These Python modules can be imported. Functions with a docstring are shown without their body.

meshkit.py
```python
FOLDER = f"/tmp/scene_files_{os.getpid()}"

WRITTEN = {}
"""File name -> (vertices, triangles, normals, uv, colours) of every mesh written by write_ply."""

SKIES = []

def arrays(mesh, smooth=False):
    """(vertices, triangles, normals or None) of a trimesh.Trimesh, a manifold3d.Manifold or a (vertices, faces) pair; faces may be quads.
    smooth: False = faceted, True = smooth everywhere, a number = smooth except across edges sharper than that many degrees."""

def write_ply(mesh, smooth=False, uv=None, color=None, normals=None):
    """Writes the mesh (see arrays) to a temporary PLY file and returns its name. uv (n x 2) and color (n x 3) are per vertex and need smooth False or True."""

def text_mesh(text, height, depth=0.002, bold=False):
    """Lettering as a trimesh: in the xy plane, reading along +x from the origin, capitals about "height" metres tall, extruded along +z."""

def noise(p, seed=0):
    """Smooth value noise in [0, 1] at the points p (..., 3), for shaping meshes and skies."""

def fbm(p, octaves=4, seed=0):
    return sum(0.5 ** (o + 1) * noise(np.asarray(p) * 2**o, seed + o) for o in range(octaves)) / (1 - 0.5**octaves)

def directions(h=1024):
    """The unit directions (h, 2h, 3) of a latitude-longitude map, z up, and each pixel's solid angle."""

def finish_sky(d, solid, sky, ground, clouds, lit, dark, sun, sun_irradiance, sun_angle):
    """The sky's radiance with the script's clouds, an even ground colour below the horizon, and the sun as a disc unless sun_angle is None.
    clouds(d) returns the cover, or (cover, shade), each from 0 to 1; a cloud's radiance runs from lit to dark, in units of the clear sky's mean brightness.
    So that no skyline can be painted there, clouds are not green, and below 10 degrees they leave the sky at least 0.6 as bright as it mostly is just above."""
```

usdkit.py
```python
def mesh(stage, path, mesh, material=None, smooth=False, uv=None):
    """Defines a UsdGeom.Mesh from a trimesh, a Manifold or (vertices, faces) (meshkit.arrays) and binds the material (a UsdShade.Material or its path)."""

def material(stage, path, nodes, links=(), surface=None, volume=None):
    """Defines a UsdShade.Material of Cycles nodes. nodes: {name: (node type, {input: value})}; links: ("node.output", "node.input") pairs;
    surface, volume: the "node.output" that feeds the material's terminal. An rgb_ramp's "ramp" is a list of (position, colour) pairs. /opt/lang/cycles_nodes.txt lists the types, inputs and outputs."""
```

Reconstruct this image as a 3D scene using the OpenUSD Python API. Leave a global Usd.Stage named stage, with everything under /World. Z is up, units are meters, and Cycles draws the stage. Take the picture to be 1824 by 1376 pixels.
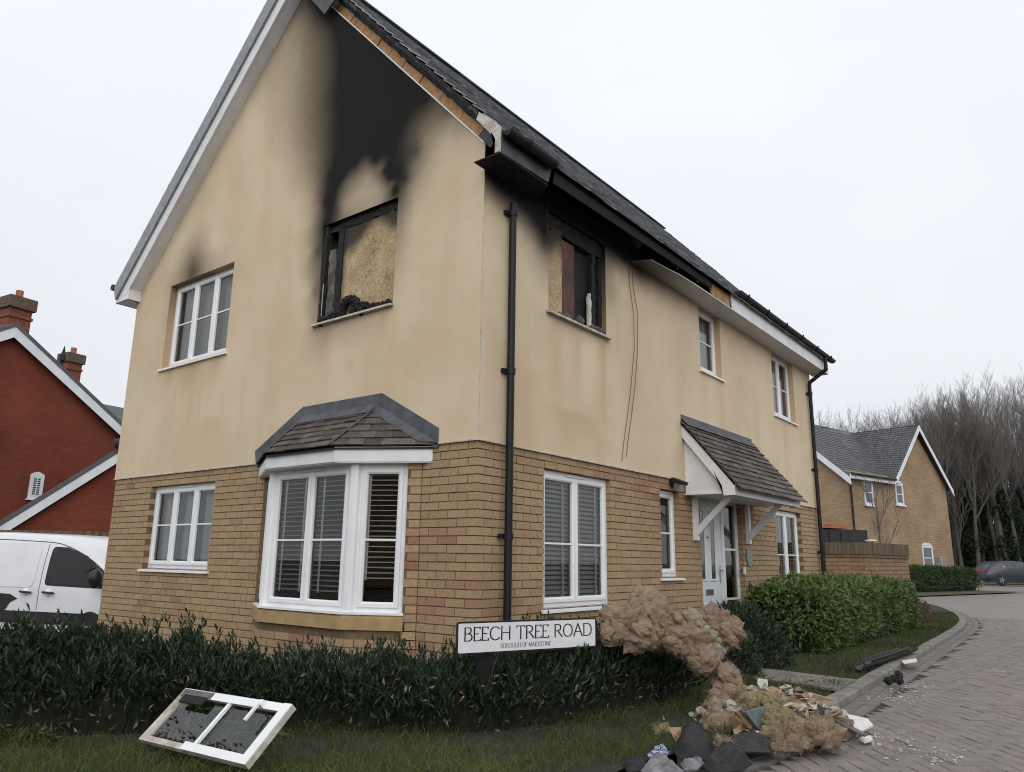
import math, random
import numpy as np
import trimesh
import usdkit, meshkit
from pxr import Usd, UsdGeom, UsdLux, UsdShade, Gf, Sdf, Vt
from scipy.interpolate import RBFInterpolator
from scipy.spatial import cKDTree

random.seed(7)
rng = np.random.default_rng(7)
stage = Usd.Stage.CreateInMemory()
UsdGeom.SetStageUpAxis(stage, 'Z')
UsdGeom.SetStageMetersPerUnit(stage, 1.0)
UsdGeom.Xform.Define(stage, '/World')
UsdGeom.Scope.Define(stage, '/World/Looks')
A = np.array

# ------------------------------------------------------------------ camera, sky, sun
CAM = A([4.28, -5.016, 1.069]); YAW, PITCH, ROLL, FPX = -0.66227, 0.226274, 0.014067, 1353.104
FW = A([math.sin(YAW) * math.cos(PITCH), math.cos(YAW) * math.cos(PITCH), math.sin(PITCH)])
_r = A([math.cos(YAW), -math.sin(YAW), 0.0]); _u = np.cross(_r, FW)
RT = _r * math.cos(ROLL) + _u * math.sin(ROLL); UP = _u * math.cos(ROLL) - _r * math.sin(ROLL)
cam = UsdGeom.Camera.Define(stage, '/World/camera')
cam.AddTransformOp().Set(Gf.Matrix4d(*RT, 0, *UP, 0, *(-FW), 0, *CAM, 1))
cam.CreateHorizontalApertureAttr(36.0); cam.CreateFocalLengthAttr(FPX / 1824 * 36)
cam.CreateClippingRangeAttr(Gf.Vec2f(0.05, 5000)); cam.CreateFStopAttr(0.0)
EXPOSURE = 0.0
cam.CreateExposureAttr(EXPOSURE)

SUN_EL, SUN_AZ = math.radians(34), math.radians(141)          # azimuth = atan2(x, y)
usdkit.material(stage, '/World/Looks/sky_look', {
    'sky': ('sky_texture', {'sky_type': 'single_scattering', 'sun_disc': False, 'sun_elevation': SUN_EL, 'sun_rotation': SUN_AZ, 'aerosol_density': 2.0}),
    'geo': ('texture_coordinate', {}), 'map': ('mapping', {'scale': (1.0, 1.0, 2.2)}),
    'n': ('noise_texture', {'scale': 1.6, 'detail': 4.0, 'roughness': 0.5}),
    'ramp': ('rgb_ramp', {'ramp': [(0.25, (8.5, 8.85, 9.5)), (0.75, (9.5, 9.75, 10.2))]}),
    'sep': ('separate_xyz', {}), 'up': ('map_range', {'from_min': 0.0, 'from_max': 0.55, 'to_min': 0.86, 'to_max': 1.04, 'clamp': True}),
    'grad': ('mix', {'mix_type': 'multiply', 'fac': 1.0}),
    'mix': ('mix', {'fac': 0.97}), 'bg': ('background_shader', {'strength': 0.1})},
    [('geo.generated', 'map.vector'), ('map.vector', 'n.vector'), ('n.fac', 'ramp.fac'), ('geo.generated', 'sep.vector'), ('sep.z', 'up.value'),
     ('ramp.color', 'grad.color1'), ('up.result', 'grad.color2'),
     ('sky.color', 'mix.color1'), ('grad.color', 'mix.color2'), ('mix.color', 'bg.color')], surface='bg.background')
dome = UsdLux.DomeLight.Define(stage, '/World/sky')
UsdShade.MaterialBindingAPI.Apply(dome.GetPrim()).Bind(UsdShade.Material.Get(stage, '/World/Looks/sky_look'))
dome.GetPrim().SetCustomDataByKey('kind', 'structure')
dome.GetPrim().SetCustomDataByKey('label', 'pale white overcast sky over the houses')
dome.GetPrim().SetCustomDataByKey('category', 'sky')
sun = UsdLux.DistantLight.Define(stage, '/World/sun')
sun.CreateIntensityAttr(0.40); sun.CreateAngleAttr(70.0); sun.CreateNormalizeAttr(True); sun.CreateColorAttr(Gf.Vec3f(1.0, 0.975, 0.94))
_d = A([math.sin(SUN_AZ) * math.cos(SUN_EL), math.cos(SUN_AZ) * math.cos(SUN_EL), math.sin(SUN_EL)])
_x = np.cross([0, 0, 1.0], _d); _x /= np.linalg.norm(_x); _y = np.cross(_d, _x)
sun.AddTransformOp().Set(Gf.Matrix4d(*_x, 0, *_y, 0, *_d, 0, 0, 0, 30, 1))

# ------------------------------------------------------------------ measuring: a pixel of the photograph -> a point on a plane of the place
def ray(px, py): return FW + RT * (px - 912) / FPX - UP * (py - 688) / FPX
def on(px, py, ax, val):
    d = ray(px, py); return CAM + d * ((val - CAM[ax]) / d[ax])
def GA(px, py, y=0.0): return on(px, py, 1, y)
def LO(px, py, x=0.0): return on(px, py, 0, x)
def GZ(px, py, z=0.0): return on(px, py, 2, z)
def DE(px, py, d): return CAM + ray(px, py) * d
def project(P):
    d = np.asarray(P, float) - CAM; z = d @ FW
    return 912 + FPX * (d @ RT) / z, 688 - FPX * (d @ UP) / z, z
def sm(a, b, x): t = np.clip((np.asarray(x, float) - a) / (b - a), 0, 1); return t * t * (3 - 2 * t)

# ------------------------------------------------------------------ prims
used, base_of = {}, {}
def path_for(name, parent=None):
    root = parent or '/World'; p = f'{root}/{name}'; n = used.get(p, -1) + 1; used[p] = n
    return p if n == 0 else f'{p}_{n:03d}'
def tag(prim, label=None, cat=None, group=None, kind=None):
    for k, v in (('label', label), ('category', cat), ('group', group), ('kind', kind)):
        if v: prim.SetCustomDataByKey(k, v)
def thing(name, label, cat, base=(0, 0, 0), group=None, kind=None):
    p = path_for(name); x = UsdGeom.Xform.Define(stage, p)
    x.AddTranslateOp().Set(Gf.Vec3d(*map(float, base))); base_of[p] = A(base, float); tag(x.GetPrim(), label, cat, group, kind); return p
def copy_of(src, name, pos, rotz=0.0, scale=1.0, label=None, cat=None, group=None):
    p = path_for(name); x = UsdGeom.Xform.Define(stage, p)
    x.AddTranslateOp().Set(Gf.Vec3d(*map(float, pos))); x.AddRotateZOp().Set(float(rotz)); x.AddScaleOp().Set(Gf.Vec3f(*(np.ones(3) * scale)))
    x.GetPrim().GetReferences().AddInternalReference(src); x.GetPrim().SetInstanceable(True); tag(x.GetPrim(), label, cat, group); return p
class MB:
    """collects shapes; build() makes them one Mesh prim."""
    def __init__(s): s.v, s.f, s.t, s.n = [], [], [], 0
    def add(s, v, f, tone=None):
        v = np.asarray(v, float).reshape(-1, 3); f = np.asarray(f, int)
        if f.ndim == 2 and f.shape[1] == 4: f = np.vstack([f[:, [0, 1, 2]], f[:, [0, 2, 3]]])
        s.v.append(v); s.f.append(f + s.n); s.n += len(v)
        s.t.append(np.broadcast_to(0.5 if tone is None else tone, (len(v),)).astype(float)); return s
    BF = A([[0, 2, 3, 1], [4, 5, 7, 6], [0, 1, 5, 4], [2, 6, 7, 3], [0, 4, 6, 2], [1, 3, 7, 5]])
    def obox(s, O, U, V, N, tone=None):
        O, U, V, N = map(lambda a: A(a, float), (O, U, V, N))
        c = A([O + U * i + V * j + N * k for k in (0, 1) for j in (0, 1) for i in (0, 1)])
        f = s.BF if np.dot(np.cross(U, V), N) > 0 else s.BF[:, ::-1]
        return s.add(c, f, tone)
    def box(s, lo, hi, tone=None):
        lo, hi = A(lo, float), A(hi, float); d = hi - lo
        return s.obox(lo, (d[0], 0, 0), (0, d[1], 0), (0, 0, d[2]), tone)
    def quad(s, a, b, c, d, tone=None): return s.add([a, b, c, d], [[0, 1, 2, 3]], tone)
    def prism(s, poly, ext, tone=None):
        """poly: list of 3D points (planar), ext: vector."""
        P = A(poly, float); n = len(P); e = A(ext, float); c = P.mean(0); pts = np.vstack([P, P + e, [c], [c + e]]); f = []
        for i in range(n):
            j = (i + 1) % n; f += [[i, j, n + j], [i, n + j, n + i], [2 * n, j, i], [2 * n + 1, n + i, n + j]]
        return s.add(pts, f, tone)
    def tube(s, pts, r, k=8, cap=True, tone=None):
        P = A(pts, float); n = len(P); R = np.broadcast_to(r, (n,)); T = np.gradient(P, axis=0); T /= np.linalg.norm(T, axis=1)[:, None] + 1e-12
        ref = A([0, 0, 1.0]) if abs(T[0][2]) < .9 else A([1.0, 0, 0]); V = []
        for i in range(n):
            a = np.cross(T[i], ref); a /= np.linalg.norm(a) + 1e-12; b = np.cross(T[i], a); ang = np.arange(k) / k * 2 * np.pi
            V.append(P[i] + R[i] * (np.cos(ang)[:, None] * a + np.sin(ang)[:, None] * b))
        f = []
        for i in range(n - 1):
            for j in range(k): f.append([i * k + j, i * k + (j + 1) % k, (i + 1) * k + (j + 1) % k, (i + 1) * k + j])
        V = np.vstack(V); f = A(f); f = np.vstack([f[:, [0, 1, 2]], f[:, [0, 2, 3]]])
        if cap:
            V = np.vstack([V, P[:1], P[-1:]]); m = len(V) - 2
            f = np.vstack([f, [[m, (j + 1) % k, j] for j in range(k)], [[m + 1, (n - 1) * k + j, (n - 1) * k + (j + 1) % k] for j in range(k)]])
        return s.add(V, f, tone)
    def tri(s, m, tone=None): return s.add(m.vertices, m.faces, tone)
    def build(s, name, mat, parent=None, smooth=False, label=None, cat=None, group=None, kind=None, attrs=None, base=None):
        p = path_for(name, parent); v, f, t = np.vstack(s.v), np.vstack(s.f), np.concatenate(s.t)
        if smooth is not False: u_, inv = np.unique(f, return_inverse=True); v, t, f = v[u_], t[u_], inv.reshape(-1, 3)
        if base is None:
            b = np.zeros(3)
            for q in base_of:
                if parent and (parent == q or parent.startswith(q + '/')): b = base_of[q]
        else: b = A(base, float)
        if smooth is not False and smooth is not True and attrs is None and np.ptp(t) == 0:
            m = usdkit.mesh(stage, p, trimesh.Trimesh(v - b, f, process=False), MAT[mat], smooth=smooth); t = None
        else:
            m = usdkit.mesh(stage, p, (v - b, f), MAT[mat], smooth=(smooth is True))
        pv = UsdGeom.PrimvarsAPI(m)
        if t is not None: pv.CreatePrimvar('tone', Sdf.ValueTypeNames.FloatArray, 'vertex').Set(Vt.FloatArray.FromNumpy(t.astype(np.float32)))
        for k, a in (attrs or {}).items(): pv.CreatePrimvar(k, Sdf.ValueTypeNames.FloatArray, 'vertex').Set(Vt.FloatArray.FromNumpy(np.asarray(a, np.float32)))
        if base is not None and parent is None and np.any(b != 0):
            UsdGeom.Xformable(m).AddTranslateOp().Set(Gf.Vec3d(*map(float, b)))
        tag(m.GetPrim(), label, cat, group, kind); return p
def unit(a): a = A(a, float); return a / np.linalg.norm(a)

# ------------------------------------------------------------------ materials
MAT = {}; TONE_LO = 0.04
def mk(name, nodes, links, surface='p.BSDF'):
    MAT[name] = usdkit.material(stage, f'/World/Looks/{name}_look', nodes, links, surface=surface)
def plain(name, col, rough=0.6, var=0.12, scale=6.0, bump=0.0, bscale=None, metal=0.0, spec=0.5, col2=None, coat=0.0, tone=False, detail=5.0, stretch=None, vdark=None, dist=0.01):
    """a colour with noise variation (and, with tone, the mesh's own tone) in it, plus fine relief."""
    c1 = A(col, float); c2 = A(col2, float) if col2 is not None else c1 * (1 - 2.2 * var)
    if col2 is None: c1 = c1 * (1 + var)
    nodes = {'g': ('geometry', {}), 'm': ('mapping', {'scale': stretch or (1, 1, 1)}), 'n': ('noise_texture', {'scale': scale, 'detail': detail, 'roughness': 0.6}),
             'r': ('rgb_ramp', {'ramp': [(0.3, c2), (0.7, c1)]}), 'p': ('principled_bsdf', {'roughness': rough, 'metallic': metal, 'specular_ior_level': spec, 'coat_weight': coat})}
    links = [('g.position', 'm.vector'), ('m.vector', 'n.vector'), ('n.fac', 'r.fac')]
    out = 'r.color'
    if tone:
        nodes['a'] = ('attribute', {'attribute': 'tone'}); nodes['ta'] = ('map_range', {'from_min': 0, 'from_max': 1, 'to_min': TONE_LO, 'to_max': 1.45})
        nodes['h'] = ('hsv', {'hue': 0.5, 'saturation': 1.0, 'value': 1.0, 'fac': 1.0}); links += [('a.fac', 'ta.value'), ('ta.result', 'h.value'), ('r.color', 'h.color')]; out = 'h.color'
    links.append((out, 'p.base_color'))
    if bump:
        nodes['n2'] = ('noise_texture', {'scale': bscale or scale * 8, 'detail': 4.0, 'roughness': 0.65}); nodes['b'] = ('bump', {'strength': bump, 'distance': dist})
        links += [('m.vector', 'n2.vector'), ('n2.fac', 'b.height'), ('b.normal', 'p.normal')]
    mk(name, nodes, links)

# render (soot = smoke black left by the fire plus painted shadow by the left bargeboard, stain = brown run-off), both stored on the wall
mk('render', {'g': ('geometry', {}), 'n': ('noise_texture', {'scale': 0.9, 'detail': 6.0, 'roughness': 0.62}), 'r': ('rgb_ramp', {'ramp': [(0.30, (0.54, 0.425, 0.285)), (0.5, (0.60, 0.485, 0.34)), (0.70, (0.65, 0.54, 0.395))]}),
    'm': ('mapping', {'scale': (1.6, 1.6, 0.22)}), 'ns': ('noise_texture', {'scale': 1.5, 'detail': 5.0}), 'rs': ('rgb_ramp', {'ramp': [(0.48, (0.0, 0.0, 0.0)), (0.76, (0.4, 0.4, 0.4))]}), 'ms': ('mix', {'color2': (0.50, 0.36, 0.225)}),
    'st': ('attribute', {'attribute': 'stain'}), 'mst': ('mix', {'color2': (0.42, 0.25, 0.125)}),
    'so': ('attribute', {'attribute': 'soot'}), 'nn': ('noise_texture', {'scale': 9.0, 'detail': 6.0, 'roughness': 0.7}), 'nm': ('map_range', {'from_min': 0.25, 'from_max': 0.75, 'to_min': -0.10, 'to_max': 0.10}),
    'ad': ('math', {'math_type': 'multiply_add'}), 'one': ('math', {'math_type': 'subtract', 'value1': 1.0}), 'mul': ('math', {'math_type': 'multiply'}), 'k4': ('math', {'math_type': 'multiply', 'value2': 2.0}), 'add2': ('math', {'math_type': 'add', 'value2': 0.0, 'use_clamp': True}),
    'mso': ('mix', {'color2': (0.0075, 0.007, 0.0068)}), 'n2': ('noise_texture', {'scale': 210.0, 'detail': 3.0}), 'b': ('bump', {'strength': 0.22, 'distance': 0.003}), 'p': ('principled_bsdf', {'roughness': 0.9, 'specular_ior_level': 0.25})},
   [('g.position', 'n.vector'), ('n.fac', 'r.fac'), ('g.position', 'm.vector'), ('m.vector', 'ns.vector'), ('ns.fac', 'rs.fac'), ('rs.color', 'ms.fac'), ('r.color', 'ms.color1'),
    ('ms.color', 'mst.color1'), ('st.fac', 'mst.fac'), ('g.position', 'nn.vector'), ('nn.fac', 'nm.value'), ('so.fac', 'one.value2'), ('one.value', 'mul.value1'), ('so.fac', 'mul.value2'), ('mul.value', 'k4.value1'),
    ('nm.result', 'ad.value1'), ('k4.value', 'ad.value2'), ('so.fac', 'ad.value3'), ('ad.value', 'add2.value1'), ('add2.value', 'mso.fac'), ('mst.color', 'mso.color1'), ('mso.color', 'p.base_color'),
    ('g.position', 'n2.vector'), ('n2.fac', 'b.height'), ('b.normal', 'p.normal')])
def toned(name, stops, rough=0.85, nscale=30.0, namt=0.34, bump=0.4, bscale=120.0, dist=0.004, spec=0.3, streak=None):
    """the mesh's tone picks the colour of each piece from a ramp; noise adds grain."""
    nodes = {'a': ('attribute', {'attribute': 'tone'}), 'r': ('rgb_ramp', {'ramp': stops}), 'g': ('geometry', {}), 'm': ('mapping', {'scale': streak or (1, 1, 1)}), 'n': ('noise_texture', {'scale': nscale, 'detail': 6.0, 'roughness': 0.65}),
             'nm': ('map_range', {'from_min': 0.25, 'from_max': 0.75, 'to_min': 1 - namt, 'to_max': 1 + namt}), 'h': ('hsv', {'hue': 0.5, 'saturation': 1.0, 'fac': 1.0}),
             'n2': ('noise_texture', {'scale': bscale, 'detail': 4.0}), 'b': ('bump', {'strength': bump, 'distance': dist}), 'p': ('principled_bsdf', {'roughness': rough, 'specular_ior_level': spec})}
    mk(name, nodes, [('a.fac', 'r.fac'), ('g.position', 'm.vector'), ('m.vector', 'n.vector'), ('n.fac', 'nm.value'), ('nm.result', 'h.value'), ('r.color', 'h.color'), ('h.color', 'p.base_color'), ('g.position', 'n2.vector'), ('n2.fac', 'b.height'), ('b.normal', 'p.normal')])
toned('brick', [(0.0, (0.285, 0.195, 0.11)), (0.3, (0.36, 0.258, 0.152)), (0.55, (0.33, 0.23, 0.132)), (0.78, (0.305, 0.195, 0.118)), (0.90, (0.295, 0.165, 0.11)), (1.0, (0.265, 0.13, 0.09))], streak=(1, 1, 2.5))
plain('mortar', (0.16, 0.105, 0.058), 0.95, 0.15, 20, 0.5, 90)
plain('upvc', (0.76, 0.77, 0.78), 0.32, 0.04, 3.0)
plain('white_board', (0.70, 0.71, 0.72), 0.45, 0.06, 4.0)
plain('dirty_white', (0.62, 0.6, 0.55), 0.55, 0.2, 14.0, col2=(0.28, 0.24, 0.19))
plain('sooted_board', (0.075, 0.075, 0.078), 0.5, 0.1, 7.0, col2=(0.018, 0.018, 0.019))
plain('black_plastic', (0.009, 0.009, 0.010), 0.5, 0.1, 5.0, spec=0.3)
plain('charred', (0.010, 0.0095, 0.009), 0.85, 0.3, 16.0, 0.8, 60)
plain('charred_grey', (0.16, 0.15, 0.14), 0.8, 0.3, 9.0, 0.5, 60, col2=(0.025, 0.024, 0.023))
plain('red_pane', (0.13, 0.052, 0.036), 0.7, 0.3, 5.0, col2=(0.045, 0.022, 0.018))
plain('orange_timber', (0.50, 0.28, 0.12), 0.8, 0.2, 11.0, 0.3, 40, col2=(0.24, 0.135, 0.065))
plain('lead', (0.085, 0.09, 0.1), 0.5, 0.25, 6.0, 0.25, 30, metal=0.25)
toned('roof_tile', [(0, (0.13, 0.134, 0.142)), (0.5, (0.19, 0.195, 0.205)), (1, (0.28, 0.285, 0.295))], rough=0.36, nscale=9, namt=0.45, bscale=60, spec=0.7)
plain('verge_mortar', (0.055, 0.056, 0.06), 0.9, 0.4, 14, 0.8, 40, col2=(0.016, 0.016, 0.018), dist=0.02)
toned('brown_tile', [(0, (0.050, 0.042, 0.036)), (0.5, (0.072, 0.06, 0.051)), (1, (0.115, 0.10, 0.09))], rough=0.7, nscale=26, namt=0.5, bscale=90, spec=0.4)
plain('stone_sill', (0.40, 0.285, 0.135), 0.85, 0.12, 9.0, 0.3, 120, col2=(0.29, 0.2, 0.092))
plain('dark_room', (0.10, 0.095, 0.09), 0.9, 0.1)
plain('blind', (0.72, 0.72, 0.69), 0.55, 0.04, tone=True)
plain('net_curtain', (0.52, 0.54, 0.56), 0.9, 0.05, 5.0, 0.5, 8.0, stretch=(6, 6, 0.15), dist=0.03)
plain('patterned_net', (0.55, 0.56, 0.56), 0.9, 0.2, 22.0, col2=(0.10, 0.105, 0.11), detail=3.0)
plain('metal', (0.42, 0.42, 0.43), 0.35, 0.1, metal=0.9)
plain('door_white', (0.70, 0.72, 0.73), 0.35, 0.04, 3.0)
plain('plaque', (0.22, 0.28, 0.25), 0.5, 0.25, 40.0)
plain('cable', (0.03, 0.028, 0.025), 0.6, 0.1)
def glass(name, tint=(1, 1, 1), rough=0.0, ior=1.5, boost=1.0):
    mk(name, {'f': ('fresnel', {'IOR': ior}), 't': ('transparent_bsdf', {'color': tint}), 'g': ('glossy_bsdf', {'color': (boost, boost, boost), 'roughness': rough}), 'x': ('mix_closure', {})},
       [('f.fac', 'x.fac'), ('t.BSDF', 'x.closure1'), ('g.BSDF', 'x.closure2')], 'x.closure')
glass('glass', (0.9, 0.93, 0.91), 0.0, 1.6)
glass('fallen_glass', (0.78, 0.84, 0.81), 0.02, 1.55)
glass('van_glass', (0.17, 0.18, 0.165), 0.0, 1.5)
# chipboard: wormy flakes
mk('osb', {'g': ('geometry', {}), 'n': ('noise_texture', {'scale': 9.0, 'detail': 4.0, 'roughness': 0.6, 'distortion': 6.0}), 'n3': ('noise_texture', {'scale': 4.0, 'detail': 3.0}), 'av': ('mix_float', {'fac': 0.3}), 'r': ('rgb_ramp', {'ramp': [(0.34, (0.12, 0.078, 0.04)), (0.43, (0.31, 0.22, 0.12)), (0.54, (0.43, 0.325, 0.19)), (0.66, (0.56, 0.46, 0.31))]}),
    'so': ('attribute', {'attribute': 'tone'}), 'mx': ('mix', {'color2': (0.03, 0.024, 0.018)}), 'b': ('bump', {'strength': 0.35, 'distance': 0.003}), 'p': ('principled_bsdf', {'roughness': 0.8, 'specular_ior_level': 0.3})},
   [('g.position', 'n.vector'), ('g.position', 'n3.vector'), ('n.fac', 'av.a'), ('n3.fac', 'av.b'), ('av.result', 'r.fac'), ('r.color', 'mx.color1'), ('so.fac', 'mx.fac'), ('mx.color', 'p.base_color'), ('n.fac', 'b.height'), ('b.normal', 'p.normal')])
def leaf(name, c1, c2, rough=0.4, trans=0.25, spec=0.5):
    mk(name, {'a': ('attribute', {'attribute': 'tone'}), 'r': ('rgb_ramp', {'ramp': [(0.0, c1), (1.0, c2)]}), 'p': ('principled_bsdf', {'roughness': rough, 'specular_ior_level': spec}), 't': ('translucent_bsdf', {}), 'x': ('mix_closure', {'fac': trans})},
       [('a.fac', 'r.fac'), ('r.color', 'p.base_color'), ('r.color', 't.color'), ('p.BSDF', 'x.closure1'), ('t.BSDF', 'x.closure2')], 'x.closure')
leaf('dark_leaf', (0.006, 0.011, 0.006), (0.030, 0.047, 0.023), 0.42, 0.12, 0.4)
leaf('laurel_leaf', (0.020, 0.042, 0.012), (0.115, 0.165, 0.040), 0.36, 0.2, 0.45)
leaf('far_leaf', (0.015, 0.032, 0.010), (0.06, 0.10, 0.028), 0.55, 0.2, 0.3)
leaf('cut_leaf', (0.028, 0.042, 0.012), (0.11, 0.13, 0.04), 0.45, 0.25)
leaf('grass_blade', (0.020, 0.032, 0.008), (0.125, 0.15, 0.04), 0.6, 0.25, 0.3)
leaf('ivy_leaf', (0.008, 0.013, 0.007), (0.026, 0.038, 0.017), 0.5, 0.15, 0.3)
leaf('red_leaf', (0.06, 0.02, 0.012), (0.16, 0.05, 0.03), 0.6, 0.25)
plain('twig', (0.045, 0.032, 0.022), 0.9, 0.3, 30)
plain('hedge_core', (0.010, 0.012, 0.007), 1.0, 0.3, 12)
plain('bark', (0.095, 0.088, 0.080), 0.95, 0.25, 5.0)
plain('fine_twigs', (0.135, 0.122, 0.112), 0.95, 0.2, 3.0)
plain('soil', (0.030, 0.026, 0.014), 1.0, 0.3, 5.0, 0.8, 40, col2=(0.016, 0.018, 0.008), dist=0.02)
plain('grass_soil', (0.05, 0.056, 0.022), 1.0, 0.3, 2.0, col2=(0.05, 0.055, 0.02))
plain('far_ground', (0.10, 0.095, 0.085), 0.95, 0.2, 0.7)
toned('paver', [(0.0, (0.130, 0.114, 0.100)), (0.45, (0.158, 0.142, 0.128)), (0.75, (0.168, 0.134, 0.120)), (1.0, (0.19, 0.172, 0.158))], rough=0.62, nscale=7, namt=0.3, bump=0.5, bscale=150, spec=0.45)
plain('joint_sand', (0.05, 0.042, 0.034), 1.0, 0.3, 40)
plain('kerb', (0.185, 0.172, 0.155), 0.8, 0.2, 6.0, 0.4, 90)
plain('channel', (0.145, 0.133, 0.122), 0.75, 0.15, 8.0, 0.4, 90)
plain('flagstone', (0.18, 0.165, 0.14), 0.85, 0.25, 4.0, 0.4, 80)
mk('road_far', {'g': ('geometry', {}), 'm': ('mapping', {'rotation': (0, 0, 0.785)}), 'bt': ('brick_texture', {'scale': 1.0, 'brick_width': 0.2, 'row_height': 0.1, 'mortar_size': 0.006, 'color1': (0.185, 0.163, 0.146), 'color2': (0.205, 0.165, 0.15), 'mortar': (0.075, 0.064, 0.055)}),
    'n': ('noise_texture', {'scale': 0.5, 'detail': 5.0}), 'nm': ('map_range', {'from_min': 0.3, 'from_max': 0.7, 'to_min': 0.85, 'to_max': 1.15}), 'h': ('hsv', {'fac': 1.0}), 'p': ('principled_bsdf', {'roughness': 0.65})},
   [('g.position', 'm.vector'), ('m.vector', 'bt.vector'), ('g.position', 'n.vector'), ('n.fac', 'nm.value'), ('nm.result', 'h.value'), ('bt.color', 'h.color'), ('h.color', 'p.base_color')])
plain('sign_white', (0.70, 0.71, 0.73), 0.35, 0.05, 8.0)
plain('sign_black', (0.012, 0.012, 0.013), 0.45, 0.1)
def fluffy(name, c1, c2, c3):
    mk(name, {'g': ('geometry', {}), 'm': ('mapping', {'scale': (1, 1, 3.0), 'rotation': (0.4, 0.3, 0.2)}), 'n': ('noise_texture', {'scale': 11.0, 'detail': 9.0, 'roughness': 0.78, 'distortion': 0.8}), 'r': ('rgb_ramp', {'ramp': [(0.3, c1), (0.5, c2), (0.72, c3)]}), 'n2': ('noise_texture', {'scale': 38.0, 'detail': 8.0, 'roughness': 0.8, 'distortion': 2.5}),
        'b': ('bump', {'strength': 1.0, 'distance': 0.05}), 'p': ('principled_bsdf', {'roughness': 0.95, 'specular_ior_level': 0.1, 'sheen_weight': 0.15})},
       [('g.position', 'm.vector'), ('m.vector', 'n.vector'), ('n.fac', 'r.fac'), ('r.color', 'p.base_color'), ('m.vector', 'n2.vector'), ('n2.fac', 'b.height'), ('b.normal', 'p.normal')])
fluffy('wool_tan', (0.25, 0.155, 0.082), (0.50, 0.36, 0.225), (0.68, 0.53, 0.365))
fluffy('wool_pink', (0.26, 0.155, 0.092), (0.51, 0.35, 0.235), (0.67, 0.50, 0.365))
fluffy('wool_cream', (0.42, 0.35, 0.25), (0.62, 0.54, 0.42), (0.72, 0.66, 0.55))
fluffy('wool_yellow', (0.30, 0.24, 0.10), (0.52, 0.44, 0.22), (0.66, 0.59, 0.36))
plain('plasterboard', (0.55, 0.52, 0.46), 0.9, 0.2, 12, 0.3, 60, col2=(0.27, 0.24, 0.2))
plain('blue_board', (0.15, 0.19, 0.205), 0.8, 0.25, 15, col2=(0.085, 0.105, 0.112))
plain('card', (0.36, 0.235, 0.14), 0.85, 0.15, 6)
plain('lath', (0.25, 0.16, 0.095), 0.85, 0.3, 12, stretch=(1, 1, 1))
plain('dark_cloth', (0.018, 0.018, 0.02), 0.9, 0.35, 9, 0.5, 60, dist=0.006)
plain('green_black_cloth', (0.020, 0.022, 0.022), 0.75, 0.35, 7, 0.4, 50)
plain('grey_cloth', (0.20, 0.20, 0.21), 0.9, 0.3, 9, 0.4, 60)
plain('blue_sheet', (0.13, 0.15, 0.24), 0.6, 0.2, 6)
mk('blue_pattern', {'g': ('geometry', {}), 'n': ('noise_texture', {'scale': 55.0, 'detail': 2.0}), 'r': ('rgb_ramp', {'ramp': [(0.44, (0.045, 0.06, 0.16)), (0.5, (0.2, 0.23, 0.38)), (0.56, (0.45, 0.47, 0.58))]}), 'p': ('principled_bsdf', {'roughness': 0.9})}, [('g.position', 'n.vector'), ('n.fac', 'r.fac'), ('r.color', 'p.base_color')])
plain('white_scrap', (0.62, 0.61, 0.58), 0.8, 0.1, 20)
plain('van_white', (0.70, 0.71, 0.73), 0.25, 0.03, 2.0, coat=0.4)
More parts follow.
